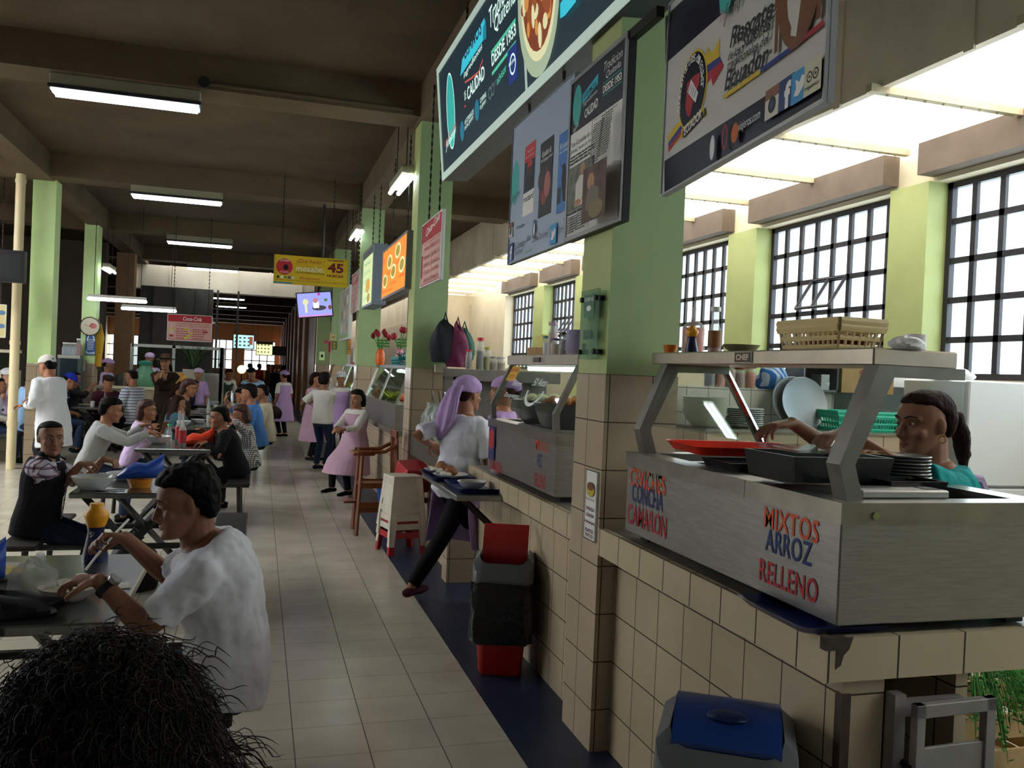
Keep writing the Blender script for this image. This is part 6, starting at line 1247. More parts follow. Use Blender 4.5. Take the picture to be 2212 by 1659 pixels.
t = thing('dark_handbag', 'black soft bag lying on the first table edge with a hanging strap', 'bag', (-.78, 3.08, TZt)); o = crumple('bag_body', '', '', (0, 0, 0), .2, .085, .05, mat('black_nylon', '121215', .6, bump=.3, bscale=20), 15, .25); o.parent = t; del o['label'], o['category']
mb = MB(); mb.tube([(.02, -.05, .06), (.03, -.13, .035), (.04, -.15, -.02), (.035, -.15, -.18)], .011, 6, flat=.4); mb.build('strap', BLACK, t, smooth=True); mb = MB(); mb.obox((.036, -.15, -.2), (1, 0, 0), (0, 1, 0), (0, 0, 1), .016, .008, .035); mb.build('strap_end', BLACK, t)
mb = MB(); mb.obox((0, 0, .002), (1, .2, 0), (-.2, 1, 0), (0, 0, 1), .06, .045, .0015); o = mb.build('paper_napkin', PAPER); o.location = (-.49, 3.42, TZt); tag(o, 'white paper napkin beside the bowl on the first table', 'napkin')
sauce_bottle('pinkish sauce bottle at the left edge of the first table', Vector((-1.0, 3.16, TZt)), .036, .2, .7, mat('pink_sauce', 'b06a58', .35), None, .7, .5)
# second table
bowl('large pale bowl of food before the man in the dark vest', Vector((-.98, 5.93, TZt)), .13, .085, WBOWL, mat('rice_and_stew', 'a89a78', .6, noise=.4, nscale=30))
bowl('wide pale plate at the far side of the vest man table', Vector((-.83, 6.4, TZt)), .15, .05, WBOWL)
napkin_boat('bright blue folded cover on an orange tub on the vest man table', Vector((-.72, 6.05, TZt)), NAPB, NAPO, .3, 1.1)
t = thing('spoon', 'steel spoon lying on the vest man table', 'spoon', (-.92, 5.86, TZt)); mb = MB(); mb.ball((0, 0, .006), .03, .02, .005); mb.tube([(.02, 0, .006), (.13, .03, .006)], .004, 6); mb.build('spoon_body', CHROME, t, smooth=True)
# third table
COLA = mat('dark_cola', '1a0d0a', .2); CLAB = mat('red_bottle_label', 'a82a30', .5); CAPG = mat('green_cap', '3aa878', .4)
for (px, py, f, lab) in ((393, 966, .45, 'tall soft-drink bottle, near one, half full with red label'), (386, 957, .08, 'tall empty soft-drink bottle behind the half-full one')):
    sauce_bottle(lab, onT(px, py), .038, .33, f, COLA, None, .5, .36, 'soft-drink bottles on the third table', 'soda_bottle', CLAB)
sauce_bottle('small clear bottle with green cap on the third table', onT(365, 953), .027, .17, .05, SALAD, CAPG, .55, .6, name='water_bottle')
napkin_boat('orange-red folded napkin cover on the third table', onT(424, 962), mat('orange_red_plastic', 'e0401c', .35), None, .1, 1.25)
bowl('pale bowl before the man in the grey sweater', onT(342, 958), .12, .075, WBOWL, SALAD)
bowl('dark-rimmed plate before the man in the black jacket', onT(438, 946), .13, .03, WBOWL, SALAD)
bowl('small plate by the woman in the pale blouse', onT(335, 946), .1, .035, WBOWL)
# further tables: bowls, glasses, bottles
def glass(lab, c, liquid, h=.14, r=.034, group=None):
    t = thing('drinking_glass', lab, 'glass', c, group=group); mb = MB(); mb.lathe((0, 0, 0), [(r * .75, 0), (r, h), (r * .95, h), (r * .72, .008), (.001, .008)], 16); mb.build('glass', BOTG, t, smooth=True)
    if liquid: mb = MB(); mb.lathe((0, 0, .009), [(r * .7, 0), (r * .9, h * .75), (.001, h * .75)], 16); mb.build('juice', liquid, t, smooth=True)
JU = mat('green_juice', 'a8a848', .3); MILK = mat('milky_glass', 'd8d8d4', .4)
for (x, y, k, lab) in ((-.6, 11.75, 'g', 'glass of green juice on the teal woman table'), (-.75, 12.1, 'b', 'bowl in the middle of the teal woman table'), (-.9, 11.7, 'b', 'bowl at the near left of the teal woman table'), (-.55, 12.25, 'w', 'white tumbler on the teal woman table'), (-.65, 14.6, 'g', 'glass of juice on the crowded group table'), (-.85, 14.8, 'b', 'bowl on the left of the crowded group table'), (-.6, 15.0, 'w', 'white tumbler on the crowded group table'), (-.75, 14.45, 's', 'clear bottle on the near side of the crowded group table'),
        (-3.75, 13.55, 'g', 'glass of green juice on the left edge table'), (-3.68, 13.8, 'b', 'dark bowl on the left edge table by the white coat'), (-4.0, 13.5, 'p', 'plate of food on the left edge table'), (-4.2, 13.45, 's', 'red-labelled bottle on the left edge table'), (-2.6, 15.4, 'w', 'white tumbler on the clock column table'), (-2.45, 15.6, 's', 'clear bottle on the clock column table'), (-2.3, 15.5, 'b', 'white covered dish on the clock column table'), (-2.75, 15.65, 'p', 'plate of fried food on the clock column table'), (-.8, 17.5, 'b', 'bowl on the deep table past the musician'), (-.6, 17.7, 's', 'bottle on the deep table past the musician')):
    c = Vector((x, y, TZt))
    if k == 'g': glass(lab, c, JU)
    elif k == 'w': glass(lab, c, MILK, .1, .04)
    elif k == 'b': bowl(lab, c, .095, .06, WBOWL, SALAD)
    elif k == 'p': bowl(lab, c, .11, .03, CERAM, mat('fried_food_plate', 'b07a3a', .6))
    else: sauce_bottle(lab, c, .03, .24, .4, SAUCE if 'red' in lab else SALAD, None, .55, .4, None, 'table_bottle', CLAB if 'red' in lab else None)
# backpack under the second table
t = thing('backpack', 'black backpack standing on the floor under the vest man table', 'backpack', (-.78, 6.35, 0)); o = crumple('bag_body', '', '', (0, 0, 0), .17, .12, .23, mat('black_pack_cloth', '141417', .6, bump=.2, bscale=15), 21, .15); o.parent = t; del o['label'], o['category']; mb = MB(); mb.tube([(-.06, 0, .35), (0, 0, .42), (.06, 0, .35)], .012, 8); mb.build('handle', BLACK, t, smooth=True)
# ---------------------------------------------------------------- left-hand stalls
ALW = mat('white_aluminium_frame', 'b9b9b2', .4, .3)
gx0, gx1, gy = atY(284, 780, 18.9).x, atY(478, 780, 18.9).x, 18.9
t = thing('glazed_partition', 'white framed glass partition of the stall behind the musician', 'glass partition', (gx0, gy, 0))
zt = atY(290, 742, gy).z
mb = MB(); mb.box((gx0, gy, zt - .06), (gx1, gy + .05, zt)); mb.box((gx0, gy, 1.28), (gx1, gy + .05, 1.33))
for k in (0, .46, 1): x = gx0 + (gx1 - gx0) * k; mb.box((x - .03, gy, 0), (x + .03, gy + .05, zt))
for i in range(3): y = gy + .5 * i; mb.box((gx1 - .03, y, 0), (gx1 + .03, y + .05, zt))
mb.box((gx1 - .03, gy, zt - .06), (gx1 + .03, gy + 1.1, zt)); mb.build('frame', ALW, t, world=True)
mb = MB(); mb.box((gx0, gy + .02, 1.33), (gx1, gy + .026, zt - .06)); mb.box((gx1 - .003, gy, .9), (gx1 + .003, gy + 1.05, zt - .06)); mb.build('glass', glass_mat('smoky_glass', (.55, .58, .56)), t, world=True)
mb = MB(); mb.box((gx0, gy, 0), (gx1, gy + .05, 1.28)); mb.box((gx1 - .02, gy, 0), (gx1 + .02, gy + 1.05, .9)); mb.build('lower_panel', mat('grey_white_panel', 'a8a49c', .5, noise=.1), t, world=True)
t = thing('stall_counter', 'long pale counter before the waitresses in lilac caps', 'counter', (-2.0, 17.9, 0)); cx0, cx1 = atY(212, 840, 17.9).x, atY(400, 840, 17.9).x
mb = MB(); mb.box((cx0, 17.9, 0), (cx1, 18.3, .98)); mb.build('tiled_body', TILE_W, t, world=True); mb = MB(); mb.box((cx0 - .03, 17.86, .98), (cx1 + .03, 18.34, 1.03)); mb.build('worktop', CREAM, t, world=True)
p = atY(312, 835, 18.05); t = thing('drink_jug', 'large green glass drink jug on the pale stall counter', 'drink jug', (p.x, 18.05, 1.03)); mb = MB(); mb.lathe((0, 0, 0), [(.15, 0), (.21, .1), (.2, .25), (.12, .36), (.1, .42), (.12, .44)], 24); mb.build('jug_glass', film_mat('green_jug_glass', '7ab890', .55, .08), t, smooth=True); mb = MB(); mb.lathe((0, 0, .43), [(.12, 0), (.13, .06), (.05, .08), (.001, .08)], 20); mb.build('lid', mat('teal_lid', '2f8a78', .4), t, smooth=True)
rn = random.Random(8)
for k, (px, h, c, lab) in enumerate(((258, .22, '3a3a38', 'dark pan stack at the left end of the pale stall counter'), (272, .26, '6a6258', 'grey pot on the pale stall counter'), (286, .24, 'c8c8c0', 'clear jar on the pale stall counter'), (388, .3, 'b87a2a', 'amber bottle group beside the musician on the counter'), (396, .25, 'c8963a', 'honey-coloured jar beside the musician on the counter'))):
    p = atY(px, 830, 18.1); put('counter_jar', lab, 'jar', (p.x, 18.1, 1.03), [(.07, 0), (.08, .02), (.08, h * .8), (.05, h), (.001, h)], mat('counter_jar_' + c, c, .4), 16)
p = atY(420, 800, 18.85); t = thing('potted_fern', 'green leafy plant in a box on the glazed stall counter', 'plant', (p.x, 18.6, 1.2)); mb = MB(); mb.box((-.2, -.12, 0), (.2, .12, .2)); mb.build('planter', mat('pale_planter', 'b4ae9c', .6), t)
mb = MB()
for i in range(60):
    a = rn.uniform(0, 6.28); e = Vector((.45 * math.cos(a) * rn.uniform(.3, 1), .15 * math.sin(a), .25 + rn.uniform(.2, .5))); m_ = e * .5 + Vector((0, 0, .2)); w_ = Vector((-math.sin(a), math.cos(a), 0)) * .02
    mb.add([Vector((0, 0, .18)), m_ + w_, e, m_ - w_], [(0, 1, 2, 3)])
mb.build('fronds', mat('dark_fern_green', '3f5a34', .6, noise=.3), t)
mb = MB(); mb.box((-.22, -.14, -.95 - .25), (.22, .14, 0)); mb.build('pedestal', MATS['grey_white_panel'], t)
# drinks cooler with bottles between the two left columns
x0, x1 = atY(124, 800, 17.0).x, atY(172, 800, 17.0).x
t = thing('drinks_cooler', 'dark glass-fronted drinks cooler between the two left columns', 'cooler', ((x0 + x1) / 2, 17.2, 0)); zc_ = atY(150, 767, 17.0).z
mb = MB(); mb.box((x0, 17.0, 0), (x1, 17.3, zc_)); mb.build('cabinet_body', mat('cooler_body', '4a5a60', .4), t, world=True); mb = MB(); mb.box((x0 + .04, 16.99, .3), (x1 - .04, 17.0, zc_ - .06)); mb.build('glass_door', mat('cooler_glass', '2c3a40', .08), t, world=True); mb = MB(); mb.box((x0, 16.98, zc_ - .06), (x1, 17.0, zc_)); mb.build('header', ALW, t, world=True)
for k in range(9):
    red = k >= 7; x = x0 + .05 + (x1 - x0 - .1) * k / 8
    t = sauce_bottle(('red soda bottle, %s on top of the drinks cooler' if red else 'clear water bottle, %s in the row on the drinks cooler') % ((['left', 'right'][k - 7]) if red else ORD[k + 1] if k else 'first'), Vector((x, 17.2, zc_)), .034, .3 if red else .22, .7, mat('soda_red', 'a82222', .3) if red else mat('water_blue', '9ab4c4', .2), WHT, .6, .5, 'bottles on the drinks cooler', 'drink_bottle')
t = thing('stall_showcase', 'white framed glass showcase at the left edge', 'showcase', (-4.9, 15.2, 0)); x0, x1 = atY(-60, 800, 15.5).x, atY(28, 800, 15.5).x
mb = MB(); za, zb = atY(10, 800, 15.5).z, atY(10, 755, 15.5).z; mb.box((x0, 15.5, 0), (x1, 16.0, za)); mb.box((x0, 15.5, zb - .05), (x1, 16.0, zb)); mb.box((x1 - .05, 15.5, za), (x1, 15.55, zb)); mb.build('frame', mat('cream_showcase', 'c8c0a8', .5), t, world=True); mb = MB(); mb.box((x0, 15.51, za), (x1 - .05, 15.52, zb - .05)); mb.build('glass', GLASS_G, t, world=True)
# yellow and green flag cloth by the clock column, pale wooden crates at left
p = atY(213, 740, 17.5); t = thing('folded_flag', 'yellow cloth hanging beside the clock column', 'flag', (p.x, 17.45, p.z)); mb = MB(); mb.rings([[(x_ + .02 * math.sin(z_ * 9), y_, z_) for x_, y_ in ((-w_, -.02), (w_, -.03), (w_, .02), (-w_, .03))] for w_, z_ in ((.04, .35), (.09, .1), (.1, -.2), (.05, -.45))]); mb.build('cloth', mat('flag_cloth_yellow', 'c89a24', .7), t); mb = MB(); mb.cyl((0, 0, -.5), (0, 0, .45), .012, None, 8); mb.build('pole', WOOD, t); mb = MB(); mb.tube([(0, .0, .4), (-.13, .0, .4)], .01, 6); mb.build('wall_bracket', IRON, t)
crate = thing('wooden_crate', 'top pale wooden crate of the left stack before the capped woman', 'crate', (-4.3, 14.9, .54), group='crates at the left edge')
mb = MB(); [mb.box((-.35, s * .2 - .01, z), (.35, s * .2 + .01, z + .1)) for s in (-1, 1) for z in (.02, .15)]; [mb.box((s * .35 - .01, -.2, z), (s * .35 + .01, .2, z + .1)) for s in (-1, 1) for z in (.02, .15)]; mb.box((-.35, -.2, 0), (.35, .2, .02)); mb.build('crate_slats', PW, crate)
for z, lab in ((.27, 'middle pale wooden crate of the left stack'), (0, 'bottom pale wooden crate of the left stack')): dup(crate, (-4.3, 14.9, z), None, lab)
# ================================================================ PEOPLE
def V(*a): return Vector(a)
def remesh(o, vox, smooth=3, disp=None):
    m = o.modifiers.new('surface', 'REMESH'); m.mode = 'VOXEL'; m.voxel_size = vox; m.use_smooth_shade = True
    if disp:
        tx_ = bpy.data.textures.new('strands', 'CLOUDS'); tx_.noise_scale = disp[1]; tx_.noise_depth = 3
        d = o.modifiers.new('strands', 'DISPLACE'); d.texture = tx_; d.strength = disp[0]; d.mid_level = disp[2] if len(disp) > 2 else .5
    if smooth: s = o.modifiers.new('relax', 'SMOOTH'); s.iterations = smooth; s.factor = .5
    return o
def ik(S, T, l1, l2, hint):
    d = T - S; L = d.length; mx = (l1 + l2) * .995
    if L > mx: T = S + d * (mx / L); d = T - S; L = mx
    L = max(L, abs(l1 - l2) + .02); a = (l1 * l1 - l2 * l2 + L * L) / (2 * L); h = math.sqrt(max(0, l1 * l1 - a * a)); u = d.normalized()
    w = hint - u * hint.dot(u); w = w.normalized() if w.length > 1e-4 else V(0, 0, 1)
    return S + u * a + w * h, T
def hand(mb, W, d, n, side, s, curl=.6, r=.0088):
    """palm, four unequal fingers and a thumb; d runs towards the fingertips, n is the palm side"""
    d = d.normalized(); n = (n - d * n.dot(d)).normalized(); lat = d.cross(n) * side   # lat points to the thumb side
    P = []
    for t, a, b in ((-.01, .024, .02), (.02, .033, .016), (.05, .040, .0145), (.082, .041, .012), (.092, .037, .009)):
        c = W + d * (t * s); P.append([c + lat * (math.cos(2 * PI * j / 14) * a * s) + n * (math.sin(2 * PI * j / 14) * b * s) for j in range(14)])
    mb.rings(P)
    for k, (off, L, rr) in enumerate(((.030, .070, 1.0), (.010, .079, 1.04), (-.011, .074, 1.0), (-.031, .058, .9))):
        p = W + d * (.078 * s) + lat * (off * s); pts = [p]; ang = 0; cd = d
        for q, f in enumerate((.45, .32, .25)):
            ang += curl * (.7 + .16 * k) * (1.0 if q else .75)
            cd = d * math.cos(ang) + n * math.sin(ang) + lat * (.04 * (1.5 - k)); p = p + cd.normalized() * (L * f * s); pts.append(p)
        mb.tube(pts, [r * rr * s * 1.08, r * rr * s, r * rr * s * .95, r * rr * s * .85], 8, round_ends=True)
    b = W + d * (.022 * s) + lat * (.028 * s); e1 = b + (d * .55 + lat * .75 + n * .35).normalized() * (.036 * s); e2 = e1 + (d * .85 + lat * .15 + n * .5 * (.5 + curl)).normalized() * (.03 * s); e3 = e2 + (d * .8 - lat * .1 + n * .6 * (.5 + curl)).normalized() * (.024 * s)
    mb.tube([b, e1, e2, e3], [.0135 * s, .0115 * s, .0098 * s, .0085 * s], 8, round_ends=True)
HEAD_R = [(-.118, .080, .035, .022), (-.108, .094, .015, .042), (-.09, .096, -.015, .052), (-.065, .092, -.045, .060), (-.035, .090, -.070, .066), (-.008, .0855, -.088, .0715), (.012, .087, -.095, .0735), (.035, .094, -.099, .075), (.06, .087, -.099, .0745), (.083, .066, -.085, .064), (.1, .035, -.058, .044), (.109, .008, -.03, .02)]
SKIN = {'a': mat('skin_tan', '9c6b50', .5, noise=.06, nscale=14, spec=.35), 'b': mat('skin_brown', '8c5f48', .5, noise=.06, nscale=14, spec=.35), 'c': mat('skin_light', 'b8876c', .5, noise=.05, nscale=14, spec=.35)}
HAIR = {'black': mat('black_hair', '14100f', .62, noise=.3, nscale=40, bump=.35, bscale=90, stretch=(1, 1, .25), spec=.12), 'brown': mat('dark_brown_hair', '2a1812', .62, noise=.3, nscale=40, bump=.35, bscale=90, stretch=(1, 1, .25), spec=.12), 'red': mat('reddish_hair', '3c1c16', .5, noise=.3, nscale=40, bump=.35, bscale=90), 'grey': mat('greying_hair', '3a3634', .5, noise=.3, nscale=40, bump=.35, bscale=90)}
EYEW = mat('eye_white', 'a59a90', .35); EYED = mat('iris_dark', '1c100c', .15); LIP = mat('lip', '7a3f38', .45); BROW = mat('eyebrow', '1a120f', .7)
def cloth(name, c, bump=.25): return mat(name, c, .85, noise=.05, nscale=5, bump=bump, bscale=11, spec=.15)
CLB = {k: cloth('cloth_' + k, c) for k, c in dict(white='dcdce4', lilac='b294c4', lilac_pale='c6aed2', pinkish='b896a8', grey='a3a5a2', black='18191c', navy='1d2233', denim='35425c', teal='1a8c8c', lightblue='8fb0d6', dark='24242a', brown='33261e', cream='b9b09a', blue='4a78b8', red='a82a38', offwhite='cfcac4', vest='1c1c20', green='3a4a40', maroon='4a2230', jean='2c3850', coat='d6d8dc').items()}
PLAID = pattern_mat('red_plaid_cloth', 'b8b0bc', [(2, .055, .28, '6a3a4a'), (3, .06, .28, '5a3444'), (2, .055, .1, '26202c'), (3, .06, .1, '26202c')])
GINGHAM = pattern_mat('small_check_cloth', 'c8c8c4', [(2, .022, .45, '3a3a3e'), (3, .022, .45, '3a3a3e')])
BSTR = pattern_mat('blue_stripe_cloth', 'd8dade', [(2, .05, .38, '3a5a92')]); NSTR = pattern_mat('navy_stripe_cloth', '1c2440', [(2, .1, .16, 'b8c0cc')])
ALLP = []
def person(label, loc, face, H=1.55, sit=None, lean=0, yaw=0, pitch=0, roll=0, hands=(None, None), hd=((None, None), (None, None)), curl=(.6, .6), elbow=None, feet=None, knee=None, hpx=None, curve=None, wr=(.022, .07), skin='a', hair=('short', 'black'), top=('white', .35), bottom='navy', shoes='black', fat=1.0, fem=False, vox=.009, hem=-.07, apron=None, hat=None, vest=None, face_detail=True, twist=0, body_parts=True, tag_group=None, fine=None, neck=1.0, hipz=None, sleeve_m=None):
    yw, pt, rl = math.radians(yaw), math.radians(pitch), math.radians(roll)
    HM = Matrix.Rotation(yw, 3, 'Z') @ Matrix.Rotation(-pt, 3, 'X') @ Matrix.Rotation(rl, 3, 'Y'); ln = math.radians(lean); c0, c1 = (.55 * ln, 1.3 * ln) if curve is None else (math.radians(curve[0]), math.radians(curve[1]))
    if hpx is not None:   # put the centre of the head where it is seen: pick the stature first, then shift the figure
        tgt = atY(*hpx)
        for _ in range(6):
            s = H / 1.62; p = V(0, 0, 0); st = .5 / 8
            for i in range(8): a = c0 + (c1 - c0) * (st * (i + .5)) / .5; p = p + V(0, math.sin(a), math.cos(a)) * (st * s)
            a = c1; un = V(0, math.sin(a), math.cos(a)); hcl = p + (un * .6 + V(0, 0, 1) * .4).normalized() * (.055 * s * neck) + HM @ V(0, .012 * s, .10 * s)
            b0 = hipz if hipz is not None else ((sit + .085 * s) if sit is not None else (.845 * s if feet is None else .82 * s))
            H = min(1.82, max(1.28, H * (1 + .9 * (tgt.z - b0 - hcl.z) / (hcl.z + b0))))
        rot = Matrix.Rotation(math.radians(face - 90), 3, 'Z') @ hcl; loc = (tgt.x - rot.x, tgt.y - rot.y)
    s = H / 1.62; root = thing('person', label, 'person', (loc[0], loc[1], 0), math.radians(face - 90), group=tag_group)
    Rz = Matrix.Rotation(-math.radians(face - 90), 3, 'Z'); L0_ = Vector((loc[0], loc[1], 0))
    def loc_(p): return Rz @ (Vector(p) - L0_)
    hz = hipz if hipz is not None else ((sit + .085 * s) if sit is not None else .845 * s)
    if feet is not None and hipz is None and sit is None: hz = .82 * s
    hip = V(0, 0, hz)
    def spine(t):   # t in metres above the hip joint, before scaling
        n = 8; p = hip.copy(); st = t / n
        for i in range(n):
            a = c0 + (c1 - c0) * max(0, (st * (i + .5)) / .5); p = p + V(0, math.sin(a), math.cos(a)) * (st * s)
        a = c0 + (c1 - c0) * max(0, t / .5); return p, V(0, math.cos(a), -math.sin(a)), V(0, math.sin(a), math.cos(a))
    def ring(t, a, b, n=20, dy=0.0, grow=0.0):
        p, f, u = spine(t); tw = math.radians(twist) * max(0, min(1, t / .45)); r = V(math.cos(tw), 0, 0) + f * math.sin(tw); f2 = f * math.cos(tw) - V(1, 0, 0) * math.sin(tw)
        out = []
        for j in range(n):
            c, q = math.cos(2 * PI * j / n), math.sin(2 * PI * j / n); e = .85
            out.append(p + f2 * (dy * s) + r * ((abs(c) ** e) * (1 if c > 0 else -1) * (a * fat * s + grow)) + f2 * ((abs(q) ** e) * (1 if q > 0 else -1) * (b * fat * s + grow)))
        return out
    wS = .155 if fem else .172
    hips = .168 if fem else .158; waist = .128 if fem else .142
    TOR = [(-.10, hips * .72, .085, 0), (-.04, hips, .112, -.01), (.04, hips * .99, .112, -.005), (.12, (hips + waist) / 2, .102, .0), (.2, waist, .096, .005), (.3, .148, .108, .012 if fem else .006), (.36, .155, .11, .016 if fem else .006), (.42, wS * 1.0, .098, 0), (.458, wS * .97, .086, -.006), (.488, wS * .72, .074, -.008), (.512, .075, .064, -.004)]
    # shoulders
    tw = math.radians(twist)
    ps, fs, us = spine(.432); rr = V(math.cos(tw), 0, 0) + fs * math.sin(tw); ff = fs * math.cos(tw) - V(1, 0, 0) * math.sin(tw)
    SH = {sd: ps + rr * (sd * wS * s * (.5 + .5 * fat)) for sd in (-1, 1)}
    l1, l2 = .275 * s, .235 * s; ARM = {}
    for i, sd in enumerate((-1, 1)):   # -1 left, +1 right
        T = hands[i]
        T = loc_(T) if T is not None else (SH[sd] + V(sd * .07 * s, .06 * s, -.49 * s) if sit is None else V(sd * .12 * s, .30 * s, hz + .12 * s))
        hn = (elbow[i] if elbow and elbow[i] is not None else V(sd * .55, -.6, -.7)); E, Wp = ik(SH[sd], T, l1, l2, hn); ARM[sd] = (SH[sd], E, Wp)
    # legs
    HJ = {sd: hip + V(sd * .088 * s, 0, -.01 * s) for sd in (-1, 1)}; LEG = {}
    th, sh_ = .40 * s, .40 * s
    for i, sd in enumerate((-1, 1)):
        if feet is not None: A = loc_(feet[i])
        elif sit is not None: A = V(sd * .10 * s, .36 * s, .075 * s)
        else: A = V(sd * .085 * s, 0, .075 * s)
        K, A2 = ik(HJ[sd], A, th, sh_, (knee[i] if knee else V(sd * .12, 1, .25))); LEG[sd] = (HJ[sd], K, A2)
    # head frame
    pn, fn, un = spine(.50)
    hc = pn + (un * .6 + V(0, 0, 1) * .4).normalized() * (.055 * s * neck) + HM @ V(0, .012 * s, .10 * s)
    hs = (.225 / .228) * (.5 + .5 * s) * (.97 if fem else 1.0)
    def hp(x, y, z): return hc + HM @ (V(x, y, z) * hs)
    def hring(z, yf, yb, w, n=22, e=.9):
        c0 = (yf + yb) / 2; h = (yf - yb) / 2; out = []
        for j in range(n):
            c, q = math.cos(2 * PI * j / n), math.sin(2 * PI * j / n); out.append(hp((abs(c) ** e) * (1 if c > 0 else -1) * w, c0 + (abs(q) ** e) * (1 if q > 0 else -1) * h, z))
        return out
    sk = SKIN[skin]
    # ---- body: one continuous surface
    mb = MB()
    mb.rings([ring(t, a * .93, b * .9, 18, dy) for t, a, b, dy in TOR])
    mb.tube([pn - un * (.05 * s), pn + un * (.01 * s), hp(0, -.028, -.06)], [.07 * s * fat ** .5, .06 * s * fat ** .5, .055 * s], 14, round_ends=True)
    mb.rings([hring(*r) for r in HEAD_R])
    if face_detail:
        mb.tube([hp(0, .082, .018), hp(0, .102, -.016), hp(0, .112, -.034), hp(0, .094, -.045)], [.008 * hs, .0105 * hs, .0135 * hs, .012 * hs], 8, round_ends=True)
        for q in (-1, 1):
            mb.ball(hp(q * .013, .094, -.04), .0095 * hs, .0095 * hs, .008 * hs, 8, 6); mb.ball(hp(q * .043, .06, -.03), .026 * hs, .026 * hs, .022 * hs, 10, 8)
            mb.tube([hp(q * .012, .091, .025), hp(q * .035, .087, .03), hp(q * .056, .07, .022)], [.007 * hs, .0085 * hs, .006 * hs], 6, round_ends=True)
        mb.ball(hp(0, .087, -.102), .022 * hs, .017 * hs, .016 * hs); mb.tube([hp(-.02, .084, -.064), hp(0, .092, -.063), hp(.02, .084, -.064)], [.008 * hs, .011 * hs, .008 * hs], 8, round_ends=True)
    for q in (-1, 1):
        Mx = HM @ Matrix.Rotation(q * .35, 3, 'Z'); mb.ball(hp(q * .077, -.008, -.008), .009 * hs, .019 * hs, .031 * hs, 10, 8, M=Mx)
    for sd in (-1, 1):
        S_, E_, W_2 = ARM[sd]; fm = .9 if fem else 1.0; q = s * fm * (.6 + .4 * fat)
        mb.tube([S_ - rr * (sd * .03 * s), S_, S_.lerp(E_, .3), S_.lerp(E_, .8), E_, E_.lerp(W_2, .25), E_.lerp(W_2, .7), W_2], [.045 * q, .047 * q, .045 * q, .039 * q, .036 * q, .038 * q, .03 * q, .0255 * q], 12, round_ends=True)
        i = 0 if sd < 0 else 1; d0 = (W_2 - E_).normalized(); hdv, hn_ = hd[i]
        hdv = (Rz @ Vector(hdv)).normalized() if hdv is not None else d0; hn_ = (Rz @ Vector(hn_)).normalized() if hn_ is not None else (V(-sd * .7, .2, -.6))
        hand(mb, W_2, hdv, hn_, (-1 if sd > 0 else 1) * (1), s * 1.02, curl[i])
        Hj, K, A = LEG[sd]; mb.tube([Hj, Hj.lerp(K, .5), K, K.lerp(A, .3), K.lerp(A, .9), A], [.068 * s, .058 * s, .046 * s, .046 * s, .033 * s, .033 * s], 12, round_ends=True)
        fd = V((A - K).x * .2, 1, 0).normalized() if True else V(0, 1, 0)
    body = remesh(mb.build('body', sk, root), vox, 2)
    # ---- shoes
    for i, sd in enumerate((-1, 1)):
        Hj, K, A = LEG[sd]; up = (K - A).normalized(); fw = V(0, 1, 0); fw = (fw - up * (fw.dot(up) * .6)).normalized(); fl = max(0.0, A.z - .075 * s)
        if A.z < .12: fw = V(fw.x, fw.y, 0).normalized()
        else: fw = (V(0, 1, 0) * .5 - up * 0 + V(0, 0, -.8)).normalized()
        dn = V(0, 0, -1) if A.z < .12 else (V(0, -.8, -.5)).normalized()
        mb = MB(); 
        mb.tube([A - fw * (.05 * s) + dn * (.035 * s), A + fw * (.03 * s) + dn * (.032 * s), A + fw * (.11 * s) + dn * (.042 * s), A + fw * (.17 * s) + dn * (.046 * s)], [.036 * s, .04 * s, .038 * s, .028 * s], 12, flat=.85, round_ends=True)
        if A.z < .12: mb.v = [(x_, y_, max(.004, z_)) for x_, y_, z_ in mb.v]
        mb.build('shoe', CLB[shoes] if shoes in CLB else shoes, root, smooth='full')
    # ---- trousers
    if bottom:
        mb = MB(); mb.rings([ring(t, a * .97, b * .97, 18, dy, .002 * s) for t, a, b, dy in [(-.12, hips * .6, .08, 0)] + TOR[:3]])
        for sd in (-1, 1):
            Hj, K, A = LEG[sd]; mb.tube([Hj + V(0, 0, .02), Hj.lerp(K, .15), Hj.lerp(K, .55), K, K.lerp(A, .35), K.lerp(A, .96)], [.09 * s * fat ** .5, .09 * s * fat ** .5, .077 * s * fat ** .5, .061 * s, .06 * s, .05 * s], 14, round_ends=False)
        remesh(mb.build('trousers', CLB[bottom] if bottom in CLB else bottom, root), max(vox, .007), 3)
    # ---- top
    tm, sl = top; tm = CLB[tm] if isinstance(tm, str) else tm; sm = sleeve_m or tm
    g = .014 * s; tr = [(t, a, b, dy) for t, a, b, dy in TOR if t >= hem - .001]
    tr = [(hem, hips * (1.0 if hem > -.12 else 1.06), .115, -.01)] + tr if tr[0][0] > hem else tr
    if hem < -.12: tr = [(hem, hips * 1.08, .13, 0), (-.05, hips * 1.04, .122, 0)] + [x for x in TOR if x[0] >= .04]
    mb = MB(); R_ = [ring(t, a, b, 20, dy, g) for t, a, b, dy in tr[:-1]]; mb.rings(R_)
    for sd in (-1, 1):
        S_, E_, W_2 = ARM[sd]; fm = .92 if fem else 1.0; q = s * fm * (.6 + .4 * fat); pts = [S_ - rr * (sd * .05 * s) + us * .012 * s, S_ + us * (.002 * s), S_.lerp(E_, .35)]; rd = [.066 * q, .064 * q, .061 * q]
        if sl <= .5: pts.append(S_.lerp(E_, max(.4, sl * 2))); rd.append(.062 * q)
        else:
            f = (sl - .5) * 2; pts += [S_.lerp(E_, .85), E_, E_.lerp(W_2, f * .5), E_.lerp(W_2, f)]; rd += [.053 * q, .05 * q, .047 * q, .04 * q]
        mb.tube(pts, rd, 14)
    remesh(mb.build('shirt', tm, root), max(vox, .0065), 4, (wr[0] * s, wr[1], .32))
